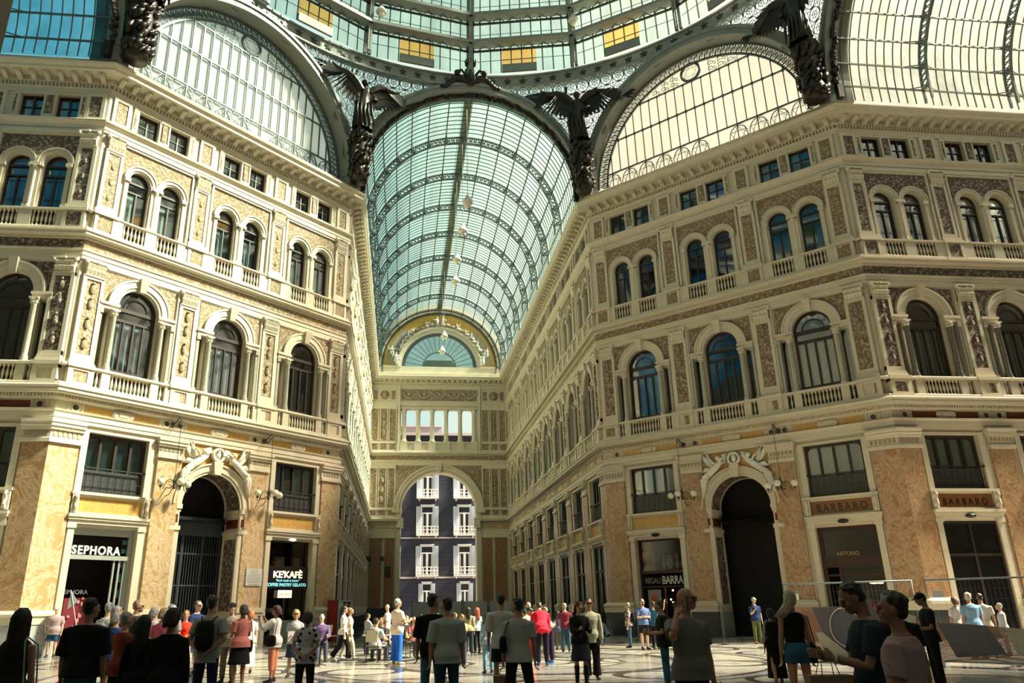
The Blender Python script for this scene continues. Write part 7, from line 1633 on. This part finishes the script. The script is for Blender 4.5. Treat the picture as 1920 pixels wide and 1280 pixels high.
# backpack on the grey polo
def backpack(p, mat, label, w=.15, h=.22, d_=.09):
    q_ = PP[p]; k = q_['k']; M3 = q_['M'].to_3x3().to_4x4(); r_ = tag(empty('backpack', T(*q_['U'](0, -.19, .26)) @ M3), label, 'backpack', 'backpacks')
    m_ = softbag(Matrix.Identity(4), w, h, d_); obj('pack', m_.mesh('pack', mat, True), r_); m_ = softbag(T(0, -d_ * .9, -.06), w * .75, h * .45, d_ * .4); obj('pocket', m_.mesh('pocket', mat, True), r_)
    m_ = MB()
    for s in (-1, 1): m_.tube([(s * .08, .05, .2), (s * .12, .14, .27), (s * .14, .30, .2), (s * .15, .31, .0), (s * .15, .2, -.16), (s * .12, .04, -.2)], .013, 6)
    obj('strap', m_.mesh('strap', mat), r_)
backpack('O', cloth((.012, .013, .014)), 'black backpack worn by the man in the grey polo'); backpack('C', cloth((.2, .2, .21)), 'grey backpack worn by the person in a grey cap', .12, .18, .07); backpack('qq', cloth((.01, .01, .02)), 'dark backpack worn by the man in the floral shirt', .13, .2, .08)
def shoulderbag(p, mat, label, side=1, z=.0, fw=.0, w=.15, h=.12, strap=True, x=.24):
    q_ = PP[p]; r_ = tag(empty('shoulder_bag', T(*q_['U'](side * x, fw, z)) @ q_['M'].to_3x3().to_4x4()), label, 'bag', 'shoulder bags')
    m_ = softbag(Matrix.Rotation(R(75), 4, 'Z'), w, h, .05); obj('pouch', m_.mesh('pouch', mat, True), r_)
    m_ = MB(); m_.tube([(0, -.1, h * .7), (-side * (x - .17), -.12 - fw, .46 - z), (-side * (x - .12), -.02 - fw, .5 - z), (-side * (x - .15), .12 - fw, .42 - z), (0, .1, h * .7)], .008, 6); obj('strap', m_.mesh('strap', mat), r_)
shoulderbag('A', cloth((.35, .42, .47)), 'pale blue grey tote bag on the shoulder of the long haired woman in grey', 1, -.16, -.02, .13, .15)
shoulderbag('S', cloth(BLK), 'black handbag of the woman holding a camera', -1, .02, .0, .16, .13); shoulderbag('K', cloth((.03, .02, .02)), 'dark bag of the woman in the bright pink top', 1, .0)
shoulderbag('Q', cloth((.04, .02, .02)), 'dark bag of the woman in pink stripes', 1, -.05, .0, .13, .13); shoulderbag('Zz', cloth((.02, .02, .03)), 'dark hip bag of the stout man in blue harem trousers', -1, .02, .05, .14, .1)
shoulderbag('ww', cloth((.5, .5, .48)), 'small white bag of the woman in the black dress', -1, .12, -.05, .09, .07); shoulderbag('mm', cloth((.04, .12, .22)), 'blue satchel of the grey haired man in maroon', 1, .12, -.1, .15, .12)
shoulderbag('gg', cloth((.010, .010, .012)), 'black sling bag across the back of the man in the white tee', -1, .16, -.12, .1, .12); shoulderbag('xx', cloth((.015, .014, .012)), 'dark olive bag hanging from the blond woman in denim shorts', 1, -.02, .0, .12, .14)
def paperbag(p, which, label):
    c = PP[p]['hands'][which][0]; M_ = T(c.x, c.y, c.z - .02) @ Matrix.Rotation(YAW * -1, 4, 'Z'); r_ = tag(empty('paper_bag', M_), label, 'shopping bag', 'brown paper shopping bags')
    KR = simple_('brown_kraft_paper', (.22, .14, .09)); m_ = MB(); m_.bx(-.17, .17, -.06, .06, -.52, -.12); obj('bag', m_.mesh('bag', KR), r_)
    m_ = MB(); [m_.tube([(-.07, y, -.12), (-.05, y * .4, -.02), (.05, y * .4, -.02), (.07, y, -.12)], .004, 5) for y in (-.06, .06)]; obj('handle', m_.mesh('handle', DKL), r_)
    text('ZARA', .15, simple_('bag_lettering', (.62, .56, .50)), T(0, -.063, -.40), r_, 'lettering', .001, .85)
paperbag('gg', 1, 'brown paper shopping bag with white letters held by the man with the sling strap'); paperbag('yy', 1, 'brown paper shopping bag with white letters under the hands of the man in navy')
# camera with strap, watch, papers, flag
c = PP['S']['Hd'](0, .17, .11); m_ = MB(); m_.bx(-.07, .07, -.03, .03, -.045, .045); m_.tube([(0, .02, 0), (0, .1, 0)], .035, 12); o_ = item('photo_camera', m_, BLACK, 'black photo camera held to the eye of the woman in white ruffles', 'camera', False); o_.matrix_basis = T(*c) @ PP['S']['M'].to_3x3().to_4x4()
h_ = PP['yy']['hands'][1]; m_ = MB(); cc = h_[0] - h_[1] * .085 - h_[3] * .02; m_.tube([cc + (h_[2] * cos(a) + h_[3] * sin(a)) * .033 for a in [2 * pi * i / 12 for i in range(12)]], .012, 6, True); item('wrist_watch', m_, simple_('pale_watch', (.55, .56, .58)), 'pale wrist watch on the man in the navy polo', 'watch')
h_ = PP['Tt']['hands'][0]; m_ = MB(); m_.bx(-.1, .1, -.002, .002, -.14, .1); o_ = item('paper_sheet', m_, simple_('paper', (.7, .72, .7)), 'white paper sheet held by the blond woman facing the viewer', 'paper', False); o_.matrix_basis = T(*h_[0]) @ Matrix.Rotation(.3, 4, 'Z')
h_ = PP['uu']['hands'][1]; m_ = MB(); m_.bx(-.1, .1, -.004, .004, -.3, 0); o_ = item('paper_folder', m_, simple_('pale_folder', (.45, .58, .62)), 'pale blue folder in the lowered hand of the bald man', 'folder', False); o_.matrix_basis = T(*h_[0]) @ Matrix.Rotation(-.5, 4, 'Y')
a_, b_ = at(133, 1106, 19.5), at(152, 1140, 19.5); r_ = tag(empty('guide_flag', T(*b_)), 'small pale flag on a white stick raised above the crowd by the cosmetics shop', 'flag')
m_ = MB(); m_.tube([V((0, 0, -.5)), a_ - b_], .012, 6); obj('stick', m_.mesh('stick', WHL), r_); p0 = (a_ - b_) * .97; p1 = (a_ - b_) * .35; m_ = MB(); q0 = at(126, 1142, 19.5) - b_; m_.add([p0, p1, q0, p0 + V((.002, .012, 0)), p1 + V((.002, .012, 0)), q0 + V((.002, .012, 0))], [(0, 1, 2), (5, 4, 3), (0, 1, 4, 3), (1, 2, 5, 4), (2, 0, 3, 5)]); obj('cloth', m_.mesh('cloth', simple_('pale_flag_cloth', (.45, .55, .58))), r_)
# chairs under those who sit, tables beside them
for i in range(4):
    q_ = PP['t%d' % i]['root']; x, y = q_.location.x, q_.location.y; f_ = -q_.rotation_euler.z if False else 0
    Mq = q_.matrix_basis; cm = Mq @ T(0, .02, 0) @ Matrix.Rotation(pi, 4, 'Z')
    r_ = tag(empty('cafe_chair', cm), ('woven cafe chair under the person in pale grey', 'woven cafe chair under the dark haired person in black', 'woven cafe chair under the person in navy', 'woven cafe chair under the person in dull red')[i], 'chair', 'cafe chairs in the arm'); obj('frame', CH[0], r_); obj('seat', CH[1], r_); obj('backrest', CH[2], r_)
    tp_ = Mq @ V((0, .75, 0)); cafe_table(tp_.x, tp_.y, ('round cafe table before the person in pale grey', 'round cafe table before the dark haired person in black', 'round cafe table before the person in navy', 'round cafe table before the person in dull red')[i])
q_ = PP['s1']['root'].matrix_basis; sm = MB(); sm.lathe([(.2, 0), (.18, .03), (.03, .06), (.03, .52)], 0, 0, 12); sm.lathe([(.19, .52), (.2, .56), (.17, .585)], 0, 0, 14); tag(obj('stool', sm.mesh('stool', IROND), None, q_ @ T(0, .0, 0)), 'dark round stool under the bald person by the drinks machine', 'stool')
g1 = ground(694, 1212); cafe_chair(g1.x, g1.y, 200, 'empty woven cafe chair with its back to the viewer, left of the bald walker'); g1 = ground(708, 1208); cafe_chair(g1.x + .3, g1.y + .4, 120, 'empty woven cafe chair partly behind the bald walker'); g1 = ground(618, 1214); cafe_chair(g1.x, g1.y, 30, 'pale woven chair next to the bald person in purple'); g1 = ground(775, 1205); cafe_chair(g1.x, g1.y, 160, 'woven cafe chair between the blue trousers and the black tee')
